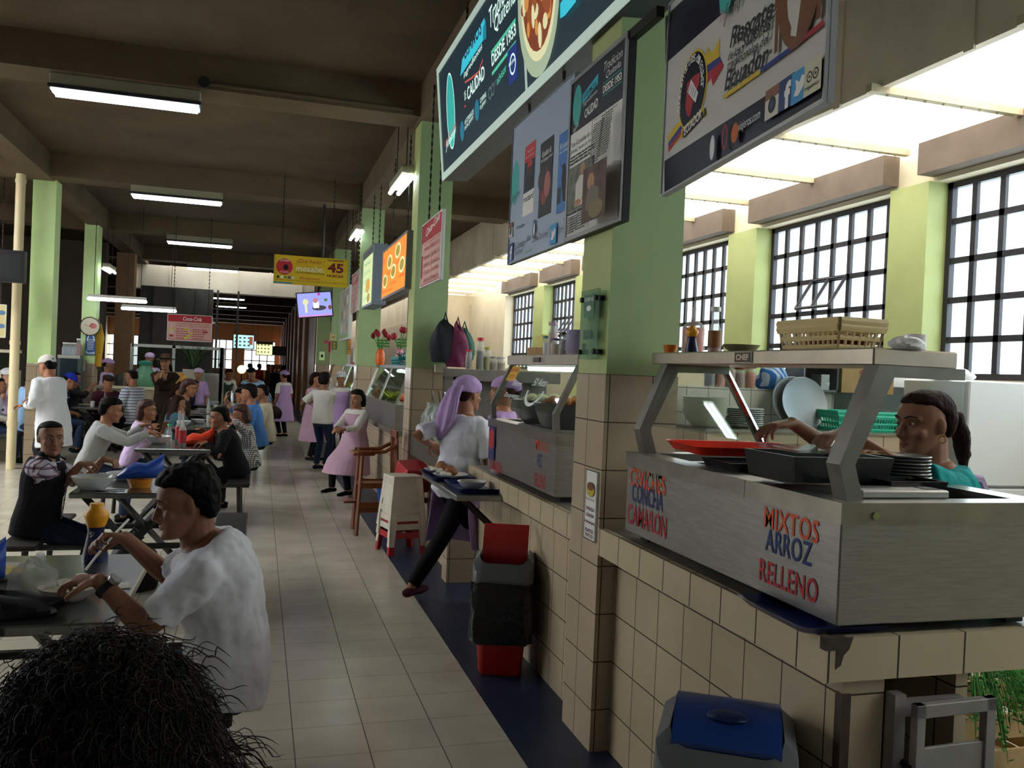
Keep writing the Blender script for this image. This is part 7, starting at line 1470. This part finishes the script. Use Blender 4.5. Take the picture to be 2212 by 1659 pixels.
    if vest:
        mb = MB(); mb.rings([ring(t, a * (1 if t < .3 else (.93 if t < .4 else .74)), b, 22, dy, g + .018 * s) for t, a, b, dy in tr[:-1]]); mb.tube([pn - un * .03 * s, pn + un * .045 * s], [.082 * s, .075 * s], 16)
        for sd in (-1, 1): mb.tube([SH[sd] - rr * (sd * .1 * s) + us * .02 * s, SH[sd] - rr * (sd * .05 * s) + us * .014 * s], [.07 * s, .07 * s], 14)
        remesh(mb.build('vest', CLB[vest], root), max(vox, .007), 3)
        p1_, f1, u1 = spine(.44); mb = MB()   # open front showing the shirt
        mb.rings([[p + f * ((.108 if t < .4 else .09) * fat * s + g + .02 * s) + V(1, 0, 0) * (x * s) + f * yo for x, yo in ((-w_, 0), (w_, 0), (w_, .006), (-w_, .006))] for t, w_ in ((.05, .006), (.3, .022), (.44, .05)) for p, f, u in [spine(t)]]); mb.build('shirt_front', tm, root)
    if apron:
        ac, lo, mode = apron; A_ = CLB[ac] if ac in CLB else ac; mb = MB()
        if sit is None:
            tt = ([(lo, hips * 1.62, .25, .12), (lo * .55, hips * 1.4, .215, .085)] if hipz else [(lo, hips * 1.42, .19, .02), (lo * .55, hips * 1.24, .155, .01)]) + [ (-.06, hips * 1.12, .13, .0)] + [x for x in TOR if .03 < x[0] < .45]
            mb.rings([ring(t, a, b, 24, dy, g + .012 * s) for t, a, b, dy in tt]); 
            for sd in (-1, 1): mb.tube([spine(.42)[0] + rr * (sd * .09 * s) + ff * .085 * s, spine(.468)[0] + rr * (sd * .10 * s), spine(.42)[0] + rr * (sd * .09 * s) - ff * .085 * s], [.04 * s, .03 * s, .04 * s], 10)
        else:
            tt = [(-.04, hips * 1.06, .125, .01)] + [x for x in TOR if .03 < x[0] < .43]; mb.rings([ring(t, a, b, 22, dy, g + .012 * s) for t, a, b, dy in tt])
        remesh(mb.build('apron', A_, root), max(vox, .008), 4)
    # ---- face
    if face_detail:
        for q in (-1, 1):
            mb = MB(); mb.ball(hp(q * .031, .0825, .006), .0125 * hs, .0070 * hs, .0055 * hs, 12, 8, M=HM); e = mb.build('eye', EYEW, root, smooth='full')
            mb = MB(); mb.ball(hp(q * .0305, .0872, .0065), .0068 * hs, .0032 * hs, .0056 * hs, 10, 6, M=HM); mb.build('iris', EYED, e, smooth='full')
            mb = MB(); mb.tube([hp(q * .013, .0955, .027), hp(q * .034, .0935, .034), hp(q * .054, .076, .028)], [.0035 * hs, .0042 * hs, .0022 * hs], 6, flat=.8, round_ends=True); mb.build('eyebrow', BROW, root, smooth='full')
        mb = MB(); mb.tube([hp(-.022, .0865, -.0685), hp(-.008, .0975, -.0655), hp(.008, .0975, -.0655), hp(.022, .0865, -.0685)], [.0025 * hs, .005 * hs, .005 * hs, .0025 * hs], 8, round_ends=True); mb.tube([hp(-.018, .0875, -.073), hp(0, .0975, -.0745), hp(.018, .0875, -.073)], [.0025 * hs, .0055 * hs, .0025 * hs], 8, round_ends=True); mb.build('lips', LIP, root, smooth='full')
    # ---- hair
    hk, hcol = hair
    if hk:
        mb = MB(); hr = {
            'short': [(-.055, -.05, -.086, .05), (-.03, -.03, -.102, .072), (0, -.012, -.108, .081), (.035, .006, -.112, .083), (.055, .03, -.112, .082), (.07, .062, -.111, .08), (.082, .078, -.107, .077), (.1, .066, -.09, .066), (.112, .045, -.066, .05), (.121, .012, -.035, .024)],
            'thick': [(-.07, -.06, -.09, .05), (-.04, -.03, -.112, .078), (0, -.01, -.12, .09), (.03, .006, -.124, .092), (.055, .03, -.124, .092), (.07, .068, -.122, .09), (.084, .088, -.119, .087), (.108, .084, -.104, .077), (.128, .058, -.076, .058), (.14, .015, -.04, .03)],
            'bob': [(-.12, -.03, -.105, .08), (-.09, -.02, -.122, .094), (-.04, -.005, -.125, .098), (0, .0, -.126, .099), (.035, .012, -.126, .097), (.055, .04, -.124, .094), (.072, .084, -.12, .09), (.1, .085, -.104, .08), (.125, .055, -.075, .058), (.138, .012, -.035, .026)],
            'long': [(-.36, -.09, -.15, .06), (-.28, -.06, -.155, .092), (-.18, -.04, -.145, .1), (-.1, -.02, -.132, .098), (-.04, -.008, -.124, .093), (0, 0, -.12, .089), (.035, .01, -.118, .087), (.055, .036, -.116, .086), (.072, .078, -.114, .084), (.095, .08, -.1, .074), (.118, .05, -.07, .052), (.128, .01, -.035, .022)],
            'buzz': [(-.045, -.04, -.093, .056), (-.02, -.025, -.1, .072), (.02, .0, -.103, .078), (.05, .018, -.104, .078), (.07, .05, -.103, .077), (.083, .072, -.097, .072), (.095, .064, -.085, .064), (.106, .042, -.064, .048), (.116, .01, -.03, .02)]}[{'pony': 'short', 'bun': 'short'}.get(hk, hk)]
        mb.rings([hring(*r, n=26) for r in hr])
        if hk == 'pony':
            p0 = hp(0, -.1, .03); mb.tube([p0, hp(0, -.14, .01), hp(.01, -.175, -.06), hp(.02, -.19, -.14), hp(.01, -.18, -.2)], [.02 * hs, .03 * hs, .034 * hs, .026 * hs, .01 * hs], 10, round_ends=True)
        if hk == 'bun': mb.ball(hp(0, -.13, .01), .045 * hs, .04 * hs, .045 * hs)
        amp = {'buzz': .002, 'short': .012, 'thick': .022, 'bob': .016, 'long': .012}.get(hk, .01)
        remesh(mb.build('hair', HAIR[hcol], root), max(vox * .9, .005), 1, (amp * hs, .03))
    # ---- headgear
    if hat:
        kind, hm = hat; hm = CLB[hm] if hm in CLB else hm
        if kind == 'scrub':
            mb = MB(); mb.rings([hring(*r, n=24) for r in [(.03, .092, -.125, .09), (.05, .1, -.135, .096), (.085, .09, -.135, .094), (.115, .06, -.11, .078), (.135, .02, -.07, .045), (.142, -.01, -.04, .02)]]); mb.ball(hp(0, -.12, .04), .06 * hs, .05 * hs, .055 * hs); remesh(mb.build('scrub_cap', hm, root), max(vox, .008), 2)
        elif kind == 'scarf':   # cap with a long loose tail down the back
            mb = MB(); mb.rings([hring(*r, n=24) for r in [(.015, .06, -.13, .088), (.045, .1, -.14, .097), (.085, .092, -.14, .095), (.118, .06, -.11, .078), (.138, .02, -.07, .045), (.145, -.01, -.04, .02)]])
            mb.rings([[hp(cx + w * math.cos(2 * PI * j / 28), cy + d * math.sin(2 * PI * j / 28) + .008 * math.sin(7 * 2 * PI * j / 28), cz + .02 * math.cos(2 * PI * j / 28)) for j in range(28)] for cx, cy, cz, w, d in ((0, -.10, .075, .05, .04), (-.01, -.135, .03, .075, .035), (-.03, -.155, -.05, .095, .03), (-.045, -.165, -.14, .11, .028), (-.06, -.165, -.23, .105, .026), (-.075, -.16, -.30, .07, .022), (-.085, -.155, -.35, .025, .016))]); remesh(mb.build('head_scarf', hm, root), max(vox, .007), 2, (.014, .05))
        elif kind == 'ball':
            mb = MB(); mb.rings([hring(*r, n=24) for r in [(.035, .1, -.115, .09), (.06, .102, -.116, .092), (.095, .085, -.1, .082), (.125, .05, -.07, .058), (.138, .01, -.03, .022)]]); mb.build('cap_crown', hm, root, smooth='full')
            mb = MB(); mb.rings([[hp(x, y, z + dz) for x, y, z in ((-.078, .06, .04), (-.06, .12, .034), (-.03, .155, .028), (0, .165, .026), (.03, .155, .028), (.06, .12, .034), (.078, .06, .04))] for dz in (0, .006)]); mb.build('cap_peak', hm, root)
        elif kind == 'fedora':
            mb = MB(); mb.rings([hring(*r, n=28, e=1) for r in [(.05, .1, -.115, .092), (.085, .098, -.11, .088), (.135, .085, -.095, .07), (.15, .06, -.07, .05), (.152, .02, -.03, .02)]]); mb.build('hat_crown', hm, root, smooth='full')
            mb = MB(); mb.rings([hring(*r, n=28, e=1) for r in [(.05, .165, -.175, .155), (.058, .165, -.175, .155), (.062, .09, -.1, .08)]]); mb.build('hat_brim', hm, root, smooth=True)
            mb = MB(); mb.rings([hring(*r, n=28, e=1) for r in [(.06, .104, -.119, .095), (.085, .102, -.114, .091)]], cap=False); mb.build('hat_band', CLB['black'], root, smooth='full')
        elif kind == 'beret':
            mb = MB(); mb.rings([hring(*r, n=24) for r in [(.05, .09, -.11, .085), (.07, .11, -.125, .1), (.1, .1, -.12, .095), (.122, .05, -.07, .05)]]); mb.build('knit_hat', hm, root, smooth='full')
    root['_eye'] = 0; del root['_eye']
    ALLP.append((root, hc, hs))
    return dict(root=root, hp=hp, hm=HM, arm=ARM, spine=spine, s=s, Rz=Rz, hs=hs)
def part_at(P, name, mb, m, smooth=True): return mb.build(name, m, P['root'], smooth=smooth)

SEAT = .44
# --- 1 the man in the white T-shirt (first table, back to the aisle)
p1_ = person('man in a white T-shirt eating at the first table, back to the aisle', (-.06, 3.05), 180, 1.6, SEAT, 15, 8, 12, 0, (V(-.47, 3.02, .87), V(-.45, 3.42, .93)), ((V(-.9, .35, .0), V(.1, .1, -1)), (V(-.75, -.3, .1), V(.1, -.5, -.8))), (.75, .9), (V(-.25, -.35, -.9), V(.35, -.3, -.85)), hpx=(402, 1085, 3.1), curve=(-9, 34), wr=(.05, .11), skin='b', hair=('thick', 'black'), top=('white', .38), bottom='denim', fat=1.2, vox=.0052)
mb = MB(); a, b = p1_['arm'][-1][1], p1_['arm'][-1][2]; d = (b - a).normalized(); c = b - d * .035; u = d.orthogonal().normalized(); w = d.cross(u)
mb.rings([[c + d * t + (u * math.cos(2 * PI * j / 20) + w * math.sin(2 * PI * j / 20)) * r for j in range(20)] for t, r in ((-.012, .033), (-.010, .036), (.010, .036), (.012, .033))]); wst = part_at(p1_, 'watch_strap', mb, BLACK)
mb = MB(); fdir = V(-.2, -.5, .85); fdir = (fdir - d * fdir.dot(d)).normalized(); q = c + fdir * .034; mb.cyl(q, q + fdir * .012, .021, None, 20); mb.build('watch_case', STEEL, wst, smooth=True); mb = MB(); mb.cyl(q + fdir * .0121, q + fdir * .0135, .017, None, 20); mb.build('watch_face', mat('watch_dial', 'a8aaa4', .3), wst)
mb = MB(); e = Vector((-.47, 3.40, .95)); t = thing('soup_spoon', 'white plastic spoon held over the salad bowl', 'spoon', e); mb.tube([(.03, 0.02, .05), (-.03, -.03, -.02), (-.09, -.09, -.11)], .0045, 6); mb.build('spoon_handle', WHITE_P, t, smooth=True); mb = MB(); mb.ball((-.1, -.1, -.125), .02, .014, .006); mb.build('spoon_head', WHITE_P, t, smooth='full')
# --- 2 the curly-haired diner in the near foreground
p2_ = person('diner with big dark curly hair in the near foreground', (-.24, 1.36), 165, 1.5, SEAT, 16, -6, 14, 0, (None, None), hpx=(200, 1592, 1.42), skin='b', hair=('bob', 'brown'), top=('dark', .9), bottom='denim', fem=True, vox=.008, face_detail=True)
HC_ = mat('curly_dark_hair', '241812', .5, noise=.3, nscale=60, spec=.25)
mb = MB(); rn = random.Random(31); hp_ = p2_['hp']
for i in range(6500):
    a = rn.uniform(0, 2 * PI); b = math.asin(rn.uniform(-.95, 1)); dirv_ = V(math.cos(b) * math.cos(a), math.cos(b) * math.sin(a), math.sin(b))
    if dirv_.y > .45 and dirv_.z < .35: continue
    base = V(dirv_.x * .10, dirv_.y * .115 - .015, dirv_.z * .12 + .02); L_ = rn.uniform(.05, .115) if dirv_.z > -.2 else rn.uniform(.1, .2)
    if rn.random() < .06: L_ *= 1.35
    dr = (dirv_ + V(rn.uniform(-.35, .35), rn.uniform(-.35, .35), -.45 + rn.uniform(-.3, .3))).normalized(); u = dr.orthogonal().normalized(); w = dr.cross(u); ph = rn.uniform(0, 6.28); rad = rn.uniform(.006, .015); tw_ = rn.uniform(1.4, 3.6); pts = []
    for k in range(19):
        f = k / 18; p = base + dr * (L_ * f) + (u * math.cos(ph + tw_ * 2 * PI * f) + w * math.sin(ph + tw_ * 2 * PI * f)) * (rad * min(1, f * 3)); pts.append(hp_(p.x, p.y, p.z - .06 * f * f))
    r0 = rn.uniform(.0006, .0013); mb.tube(pts, [r0] * 17 + [r0 * .7, r0 * .2], 3, cap=False)
o = part_at(p2_, 'curls', mb, HC_, 'full'); o['kind'] = 'stuff'
# --- 3 the man in the dark vest looking at the viewer
p3_ = person('man in a dark vest over a plaid shirt looking at the viewer', (-1.42, 6.02), 0, 1.62, SEAT, 8, -62, 4, 0, (V(-.99, 6.32, .90), V(-1.07, 6.0, .90)), ((V(.9, -.1, -.15), V(0, .2, -1)), (V(.85, .2, .1), V(.1, .3, -.9))), (.95, 1.1), (V(0, -.4, -.9), V(-.2, -.7, -.6)), hpx=(110, 946, 6.05), skin='b', hair=('buzz', 'black'), top=(PLAID, .42), bottom='navy', fat=1.16, vest='vest', vox=.0065)
# --- diners at the third table
p4_ = person('young man in a grey sweater eating at the third table', (-1.50, 8.95), 8, 1.6, SEAT, 20, -4, 12, 0, (V(-1.08, 9.1, .93), V(-.99, 8.82, .88)), ((V(.9, .1, .1), V(0, -.2, -1)), (V(.8, .3, .1), V(0, .2, -1))), (.9, .9), hpx=(240, 886, 8.95), skin='a', hair=('thick', 'black'), top=('grey', .97), bottom='denim', vox=.0085)
person('woman in a pale blouse with a dark strap talking at the third table', (-1.42, 9.75), 0, 1.5, SEAT, 16, -6, 2, 0, (V(-.95, 9.85, .86), V(-1.05, 9.55, .86)), hpx=(318, 887, 9.75), skin='a', hair=('bob', 'red'), top=('lilac_pale', .75), bottom='denim', fem=True, fat=1.08, vox=.0095)
person('man in a black jacket at the third table, back to the aisle', (-.07, 8.98), 180, 1.58, SEAT, 22, 6, 8, 0, (V(-.47, 8.8, .80), V(-.5, 9.25, .86)), ((V(-.9, 0, -.1), V(0, .1, -1)), (None, None)), (.7, .7), hpx=(474, 902, 9), skin='b', hair=('short', 'black'), top=('black', .93), bottom='black', fat=1.12, vox=.0085)
person('person in a small-check shirt resting a hand on the head', (-.04, 9.72), 180, 1.5, SEAT, 14, 0, 12, 0, (V(-.30, 9.62, 1.06), None), ((V(.1, .1, 1), V(.6, 0, .1)), (None, None)), (.4, .6), hpx=(520, 896, 9.8), skin='b', hair=('bob', 'red'), top=(GINGHAM, .6), bottom='dark', fem=True, vox=.0095)
# --- fourth table
person('woman with long dark hair in a teal cardigan', (-1.38, 12.0), 35, 1.52, SEAT, 14, -10, 6, 0, (None, V(-.92, 11.95, .86)), hpx=(386, 872, 12), skin='a', hair=('long', 'brown'), top=(cloth('cloth_dusty_teal', '3a5a66'), .9), bottom='jean', fem=True, fat=1.1, vox=.011)
person('man in a blue shirt resting his face on his hand', (-.14, 12.2), 175, 1.62, SEAT, 14, 0, 6, 0, (None, V(-.42, 12.28, 1.07)), ((None, None), (V(.15, 0, 1), V(.7, 0, .1))), (.6, .7), hpx=(537, 850, 12.2), skin='a', hair=('thick', 'black'), top=('blue', .7), bottom='jean', vox=.011)
person('diner in a cream jumper behind the blue-shirted man', (-.02, 12.85), 178, 1.55, SEAT, 8, 0, 5, hpx=(566, 848, 12.95), skin='b', hair=('short', 'black'), top=('cream', .9), bottom='jean', vox=.012)
person('seated diner in a brown furry collar at the fourth table', (-1.38, 12.75), 5, 1.48, SEAT, 18, -10, 14, hpx=(408, 838, 12.9), skin='a', hair=('bob', 'red'), top=('brown', .9), bottom='dark', fem=True, vox=.012)
# --- fifth table: the group
for k, (x, y, f, H_, hcol, hk, tp, lab) in enumerate(((-1.4, 14.5, 0, 1.46, 'brown', 'bob', 'brown', 'woman in brown at the near left of the crowded table'), (-1.38, 15.2, 0, 1.5, 'black', 'thick', 'dark', 'man in dark clothes at the far left of the crowded table'), (-.1, 14.45, 180, 1.4, 'black', 'bob', 'red', 'child in a red top at the crowded table'), (-.08, 15.2, 180, 1.52, 'black', 'short', 'maroon', 'diner in maroon at the far right of the crowded table'), (-1.35, 17.4, 0, 1.5, 'black', 'short', 'navy', 'diner in navy at the deep table past the musician'), (-.1, 17.5, 180, 1.5, 'black', 'short', 'green', 'diner in dark green at the deep table past the musician'))):
    person(lab, (x, y), f, H_, SEAT, 18, 0, 14, skin='ab'[k % 2], hair=(hk, hcol), top=(tp, .8), bottom='dark', fem=hk == 'bob', vox=.014, face_detail=False)
# --- standing figures on the left and centre
def stand_at(px, ytop, Y): p = atY(px, ytop, Y); return p.x, p.z
x, zt = stand_at(354, 768, 15.6)
pm = person('musician in a brown hat and dark coat playing a small pipe', (x, 15.6), 262, 1.64, None, 2, 0, 6, 0, (V(x - .09, 15.36, 1.24), V(x + .06, 15.36, 1.27)), ((V(.5, 0, .8), V(0, 1, 0)), (V(-.5, 0, .8), V(0, 1, 0))), (.8, .8), hpx=(357, 783, 15.6), skin='a', hair=('long', 'black'), top=('brown', .95), bottom='black', hem=-.3, hat=('fedora', cloth('felt_brown', '5c4634')), vox=.010)
t = thing('flute', 'small light pipe held at the musician mouth', 'flute', (x, 15.34, 1.36)); mb = MB(); mb.tube([(0, .09, .03), (-.01, -.08, -.09)], .011, 8); mb.build('flute_body', mat('cane', 'b09a6a', .5), t, smooth=True)
x, zt = stand_at(322, 762, 18.55)
person('smiling cook in a lilac cap reaching sideways behind the pale counter', (x, 18.6), 265, 1.62, None, 0, 0, 0, 0, (None, V(x - .5, 18.4, 1.15)), hpx=(323, 776, 18.6), skin='a', hair=('short', 'black'), top=('lilac_pale', .4), bottom='dark', fem=True, hat=('scrub', 'lilac_pale'), apron=('white', -.4, 0), vox=.013)
x, zt = stand_at(233, 778, 18.6)
person('woman in a lilac kerchief in profile behind the pale counter', (x, 18.6), 345, 1.58, None, 4, 0, 8, hpx=(236, 788, 18.6), skin='a', hair=('bun', 'brown'), top=('lilac_pale', .5), bottom='dark', fem=True, hat=('scrub', 'lilac'), vox=.013)
x, zt = stand_at(427, 798, 18.4)
person('woman in a lilac cap behind the crowded table', (x, 18.3), 262, 1.45, None, 0, 0, 0, hpx=(428, 808, 18.3), skin='a', hair=('short', 'black'), top=('lilac', .5), bottom='dark', fem=True, hat=('scrub', 'lilac_pale'), vox=.014)
x = atY(288, 830, 15.9).x
person('man in a blue-striped shirt seen from behind his shoulder', (x, 15.9), 150, 1.56, SEAT, 4, 0, 10, hpx=(284, 814, 15.9), skin='a', hair=('buzz', 'black'), top=(BSTR, .4), bottom='dark', vox=.012)
x = atY(232, 850, 16.0).x
person('diner in a dark knitted hat at the clock column table', (x, 16.05), 300, 1.5, SEAT, 12, 0, 18, (0), (None, None), hpx=(234, 826, 16.05), skin='a', hair=('short', 'black'), top=('maroon', .8), bottom='dark', hat=('beret', 'brown'), vox=.013, face_detail=False)
x = atY(100, 800, 11.6).x
person('man in a long white coat and pale cap standing at left', (x + .03, 11.6), 148, 1.63, None, 10, 0, 10, 0, (atY(56, 876, 11.5), atY(62, 872, 11.25)), ((V(-1, .2, 0), V(0, 0, -1)), (V(-1, 0, .1), V(0, 0, -1))), (.7, .7), hpx=(102, 790, 11.6), skin='a', hair=('short', 'black'), top=('coat', .93), bottom='dark', hem=-.36, fat=1.22, hat=('ball', 'offwhite'), vox=.0095)
x = atY(67, 840, 14.0).x
person('man in a light blue shirt seated at the left edge table', (x - .02, 14.0), 20, 1.58, SEAT, 14, -20, 6, hpx=(71, 814, 14), skin='a', hair=('thick', 'black'), top=('lightblue', .9), bottom='jean', vox=.011)
x = atY(22, 840, 15.6).x
person('woman in a white and pink cap holding a hand to her chin', (x, 15.4), 280, 1.5, SEAT, 4, 30, 4, 0, (None, V(x + .05, 15.2, 1.08)), ((None, None), (V(0, .2, 1), V(0, 1, 0))), hpx=(18, 813, 15.4), skin='c', hair=('bun', 'brown'), top=('lilac_pale', .4), bottom='dark', fem=True, hat=('scrub', 'white'), vox=.012)
x = atY(-8, 850, 13.7).x
person('diner cut off by the left edge of the view', (x, 13.8), 10, 1.55, SEAT, 10, 0, 6, hpx=(-3, 833, 13.8), skin='b', hair=('short', 'black'), top=('offwhite', .9), bottom='jean', vox=.013)
x = atY(152, 850, 13.9).x
person('diner in a bright blue peaked cap behind the white coat', (x, 13.6), 20, 1.58, SEAT, 22, -15, 26, hpx=(151, 823, 15.3), skin='a', hair=('short', 'black'), top=(NSTR, .6), bottom='jean', hat=('ball', cloth('cloth_royal_blue', '20309a')), vox=.011)
x = atY(172, 850, 16.9).x
person('diner raising a hand beside the clock column table', (x - .1, 16.9), 350, 1.52, SEAT, 6, 0, 8, 0, (None, V(x + .22, 16.8, 1.05)), hpx=(163, 818, 16.9), skin='a', hair=('short', 'black'), top=('dark', .7), bottom='dark', vox=.013, face_detail=False)
x, zt = stand_at(492, 800, 20.5)
person('waiter in a dark apron over a white shirt bending to a deep table', (x, 20.3), 300, 1.6, None, 24, 0, 22, hpx=(495, 808, 20.3), skin='b', hair=('short', 'black'), top=('offwhite', .5), bottom='dark', apron=('green', -.35, 0), vox=.014, face_detail=False)
x, zt = stand_at(553, 795, 16.6)
person('woman in a pale top with a shoulder bag bending in the aisle', (x, 16.5), 255, 1.58, None, 20, 0, 34, 0, (V(x + .3, 16.3, .85), None), hpx=(543, 808, 16.5), skin='a', hair=('bun', 'black'), top=('lightblue', .9), bottom='navy', fem=True, fat=1.15, vox=.012)
t = thing('shoulder_bag', 'dark brown shoulder bag hanging from the bending woman', 'bag', (x + .34, 16.25, .58)); o = crumple('bag_body', '', '', (0, 0, 0), .15, .07, .15, mat('brown_leather', '2c1a16', .5), 41, .15); o.parent = t; del o['label'], o['category']; mb = MB(); mb.tube([(-.08, 0, .2), (-.2, .12, .62), (.02, .05, .25)], .012, 6); mb.build('strap', mat('brown_leather', '2c1a16', .5), t, smooth=True)
# --- aisle figures on the right
x, zt = stand_at(617, 795, 19.3)
person('waitress in a lilac apron and cap standing far down the aisle', (x, 19.3), 130, 1.56, None, 2, 0, 4, hpx=(613, 812, 19.3), skin='a', hair=('bun', 'brown'), top=('offwhite', .4), bottom='black', fem=True, fat=1.1, apron=('lilac', -.46, 0), hat=('scrub', 'lilac'), vox=.011)
p = atZ(668, 985, 0)
person('woman in a pinkish-lilac dress listening beside the standing man', (p.x, 14.6), 330, 1.5, None, 2, 0, 8, 0, (None, V(p.x + .14, 14.5, 1.12)), hpx=(684, 820, 14.6), skin='a', hair=('bob', 'brown'), top=('pinkish', .4), bottom='black', fem=True, fat=1.12, apron=('pinkish', -.48, 0), vox=.011)
RAG = pattern_mat('raglan_white', 'cfccc4', [(2, 9, .001, 'cfccc4')])
person('man in a white shirt with red shoulder stripe and dark jeans standing', (.93, 13.4), 55, 1.52, None, 2, 10, 4, 0, (V(.78, 13.6, 1.02), V(1.02, 13.62, 1.0)), hpx=(702, 822, 13.4), skin='b', hair=('thick', 'black'), top=(RAG, .42), bottom='jean', shoes='black', vox=.009, fat=1.06)
x, zt = stand_at(740, 798, 14.9)
person('older woman in a white cap and lilac scarf facing the viewer', (x, 14.6), 250, 1.55, None, 0, 10, 4, 0, (None, V(x - .22, 14.4, 1.55)), hpx=(737, 818, 14.6), skin='a', hair=('short', 'grey'), top=('offwhite', .5), bottom='dark', fem=True, fat=1.12, apron=('lilac', -.3, 0), hat=('scrub', 'white'), vox=.011)
person('plump woman in a pinkish-lilac apron half sitting on the third counter', (1.20, 10.75), 215, 1.53, None, -4, 6, 4, 0, (V(.98, 10.47, .83), V(.90, 10.53, .82)), ((V(-.9, -.1, -.1), V(0, .7, -.5)), (V(.9, -.2, -.1), V(0, .7, -.5))), (.6, .6), feet=(V(1.10, 10.58, .075), V(.93, 10.86, .075)), hpx=(771, 862, 10.75), skin='a', hair=('bob', 'black'), top=('offwhite', .85), bottom='black', fem=True, fat=1.22, apron=('pinkish', -.47, 0), vox=.0085, hipz=.66)
# --- the waitress striding with the tray
wx, wy = 1.33, 5.95
pw_ = person('waitress in a lilac head scarf striding away into the second stall', (wx, wy), 40, 1.56, None, 8, -10, 4, 0, (V(1.22, 6.12, 1.06), V(1.62, 5.98, 1.02)), hpx=(1012, 852, 5.95), skin='a', hair=('short', 'brown'), top=('white', .42), bottom='black', shoes='maroon', fem=True, fat=1.06, apron=None, hat=('scarf', 'lilac'), feet=(V(1.74, 6.08, .075), V(1.06, 5.80, .10)), vox=.0068, hem=-.1, hipz=.80)
mb = MB(); sp = pw_['spine']; 
for tlo, name in ((-.42, 'apron'),):
    s_ = pw_['s']; R_ = []
    for t_, a_, b_, dy_ in ((-.44, .24, .06, .16), (-.25, .2, .07, .12), (-.06, .18, .08, .07), (.06, .165, .08, .05)):
        p_, f_, u_ = sp(t_); p_ = p_ if t_ > -.05 else sp(-.05)[0] + V(0, 0, (t_ + .05) * s_); f_ = V(0, 1, 0); ring_ = []
        for j in range(17): an = math.radians(-25 + 230 * j / 16); ring_.append(p_ + V(math.cos(an) * a_ * s_, math.sin(an) * (b_ + .11) * s_ - .0, 0))
        inner = [q * 1.0 for q in ring_]; ring2 = [Vector((p_.x + (q.x - p_.x) * .96, p_.y + (q.y - p_.y) * .96, q.z)) for q in reversed(ring_)]; R_.append(ring_ + ring2)
    mb.rings(R_); part_at(pw_, name, mb, CLB['lilac'], 'full')
p = atY(1085, 830, 6.6)
person('second waitress in a lilac cap behind the glass showcase', (p.x, 6.6), 150, 1.55, None, 0, 20, 0, hpx=(1085, 846, 6.6), skin='a', hair=('bun', 'brown'), top=('lilac', .5), bottom='dark', fem=True, hat=('scrub', 'lilac'), vox=.011, apron=('lilac', -.4, 0))
# --- the cook in teal behind the near case
pc_ = person('cook in a teal top with a ponytail leaning over the near steel case', (2.50, 2.42), 158, 1.60, None, 11, 22, 6, 0, (V(1.90, 2.44, 1.45), V(1.93, 2.78, 1.46)), ((V(-.9, -.1, -.2), V(0, 0, -1)), (V(-.9, 0, -.15), V(0, 0, -1))), (.5, .5), (V(-1, 0, -.25), V(.8, 0, -.4)), hpx=(1996, 914, 2.45), skin='b', hair=('pony', 'brown'), top=('teal', .3), bottom='dark', fem=True, fat=1.12, vox=.0058, apron=None)
mb = MB(); sp = pc_['spine']; s_ = pc_['s']
for sd in (-1, 1):
    pts = []
    for t_, y_ in ((.2, .125), (.36, .14), (.45, .10), (.478, 0.0), (.44, -.10), (.3, -.125), (.12, -.12)):
        q, f_, u_ = sp(t_); pts.append(q + f_ * (y_ * s_ * 1.14) + V(sd * .095 * s_, 0, 0))
    m2 = MB(); m2.tube(pts, .024, 8); part_at(pc_, 'apron_strap', m2, CLB['lilac_pale'])
m2 = MB(); m2.tube([pc_['hp'](.0, -.105, .035), pc_['hp'](0, -.125, .03)], [.024, .024], 12); part_at(pc_, 'hair_tie', m2, mat('blue_hair_tie', '2a4a8a', .5))
m2 = MB(); c_ = pc_['hp'](-.08, -.004, -.055); m2.tube([c_ + V(0, .012 * math.cos(a_), .012 * math.sin(a_)) for a_ in [i * 2 * PI / 12 for i in range(13)]], .0022, 6); part_at(pc_, 'earring', m2, mat('gold', 'c89a4a', .25, 1.0))
p = atY(1490, 830, 5.3)
person('partly hidden helper in white and lilac behind the thick column', (p.x, 5.35), 90, 1.5, None, 10, 0, 10, skin='a', hair=('bun', 'brown'), top=(pattern_mat('lilac_white_stripe', 'd8d4e0', [(2, .05, .4, '8a7aa0')]), .5), bottom='dark', fem=True, vox=.013, face_detail=False)
# --- far-off figures in the aisle
for k, (px, Y_, tp, lab) in enumerate(((588, 30, 'dark', 'far figure in dark clothes in the aisle, left of the group'), (597, 33, 'grey', 'far figure in grey in the aisle'), (606, 36, 'maroon', 'far figure in maroon in the aisle'), (580, 35, 'navy', 'far figure in navy near the glowing lamp'), (540, 34, 'red', 'far figure in red near the far windows'), (560, 38, 'red', 'far figure in orange-red at the end of the aisle'), (613, 28, 'black', 'far figure in black beside the shutters'), (478, 30, 'lilac', 'far figure in lilac past the glazed stall'))):
    p = atZ(px, 783 + 1845 * 1.6 / Y_ * 1.02, 0); person(lab, (atY(px, 800, Y_).x, Y_), 250 + 30 * k, 1.55, None, 0, 0, 0, skin='a', hair=('short', 'black'), top=(tp, .8), bottom='dark', vox=.022, face_detail=False)
p = atY(522, 798, 30.0); t = thing('glowing_lamp', 'small warm glowing bulb on a stand far down the aisle', 'lamp', (p.x, 30.0, 0)); mb = MB(); mb.ball((0, 0, p.z), .14, k=0); mb.build('bulb', mat('warm_bulb', 'ffd890', .4, emit=6.0, emit_c='ffc870'), t, smooth=True); mb = MB(); mb.cyl((0, 0, 0), (0, 0, p.z - .12), .02, None, 8); mb.build('stand', IRON, t); mb = MB(); mb.cyl((0, 0, 0), (0, 0, .03), .18, None, 16); mb.build('foot', IRON, t)
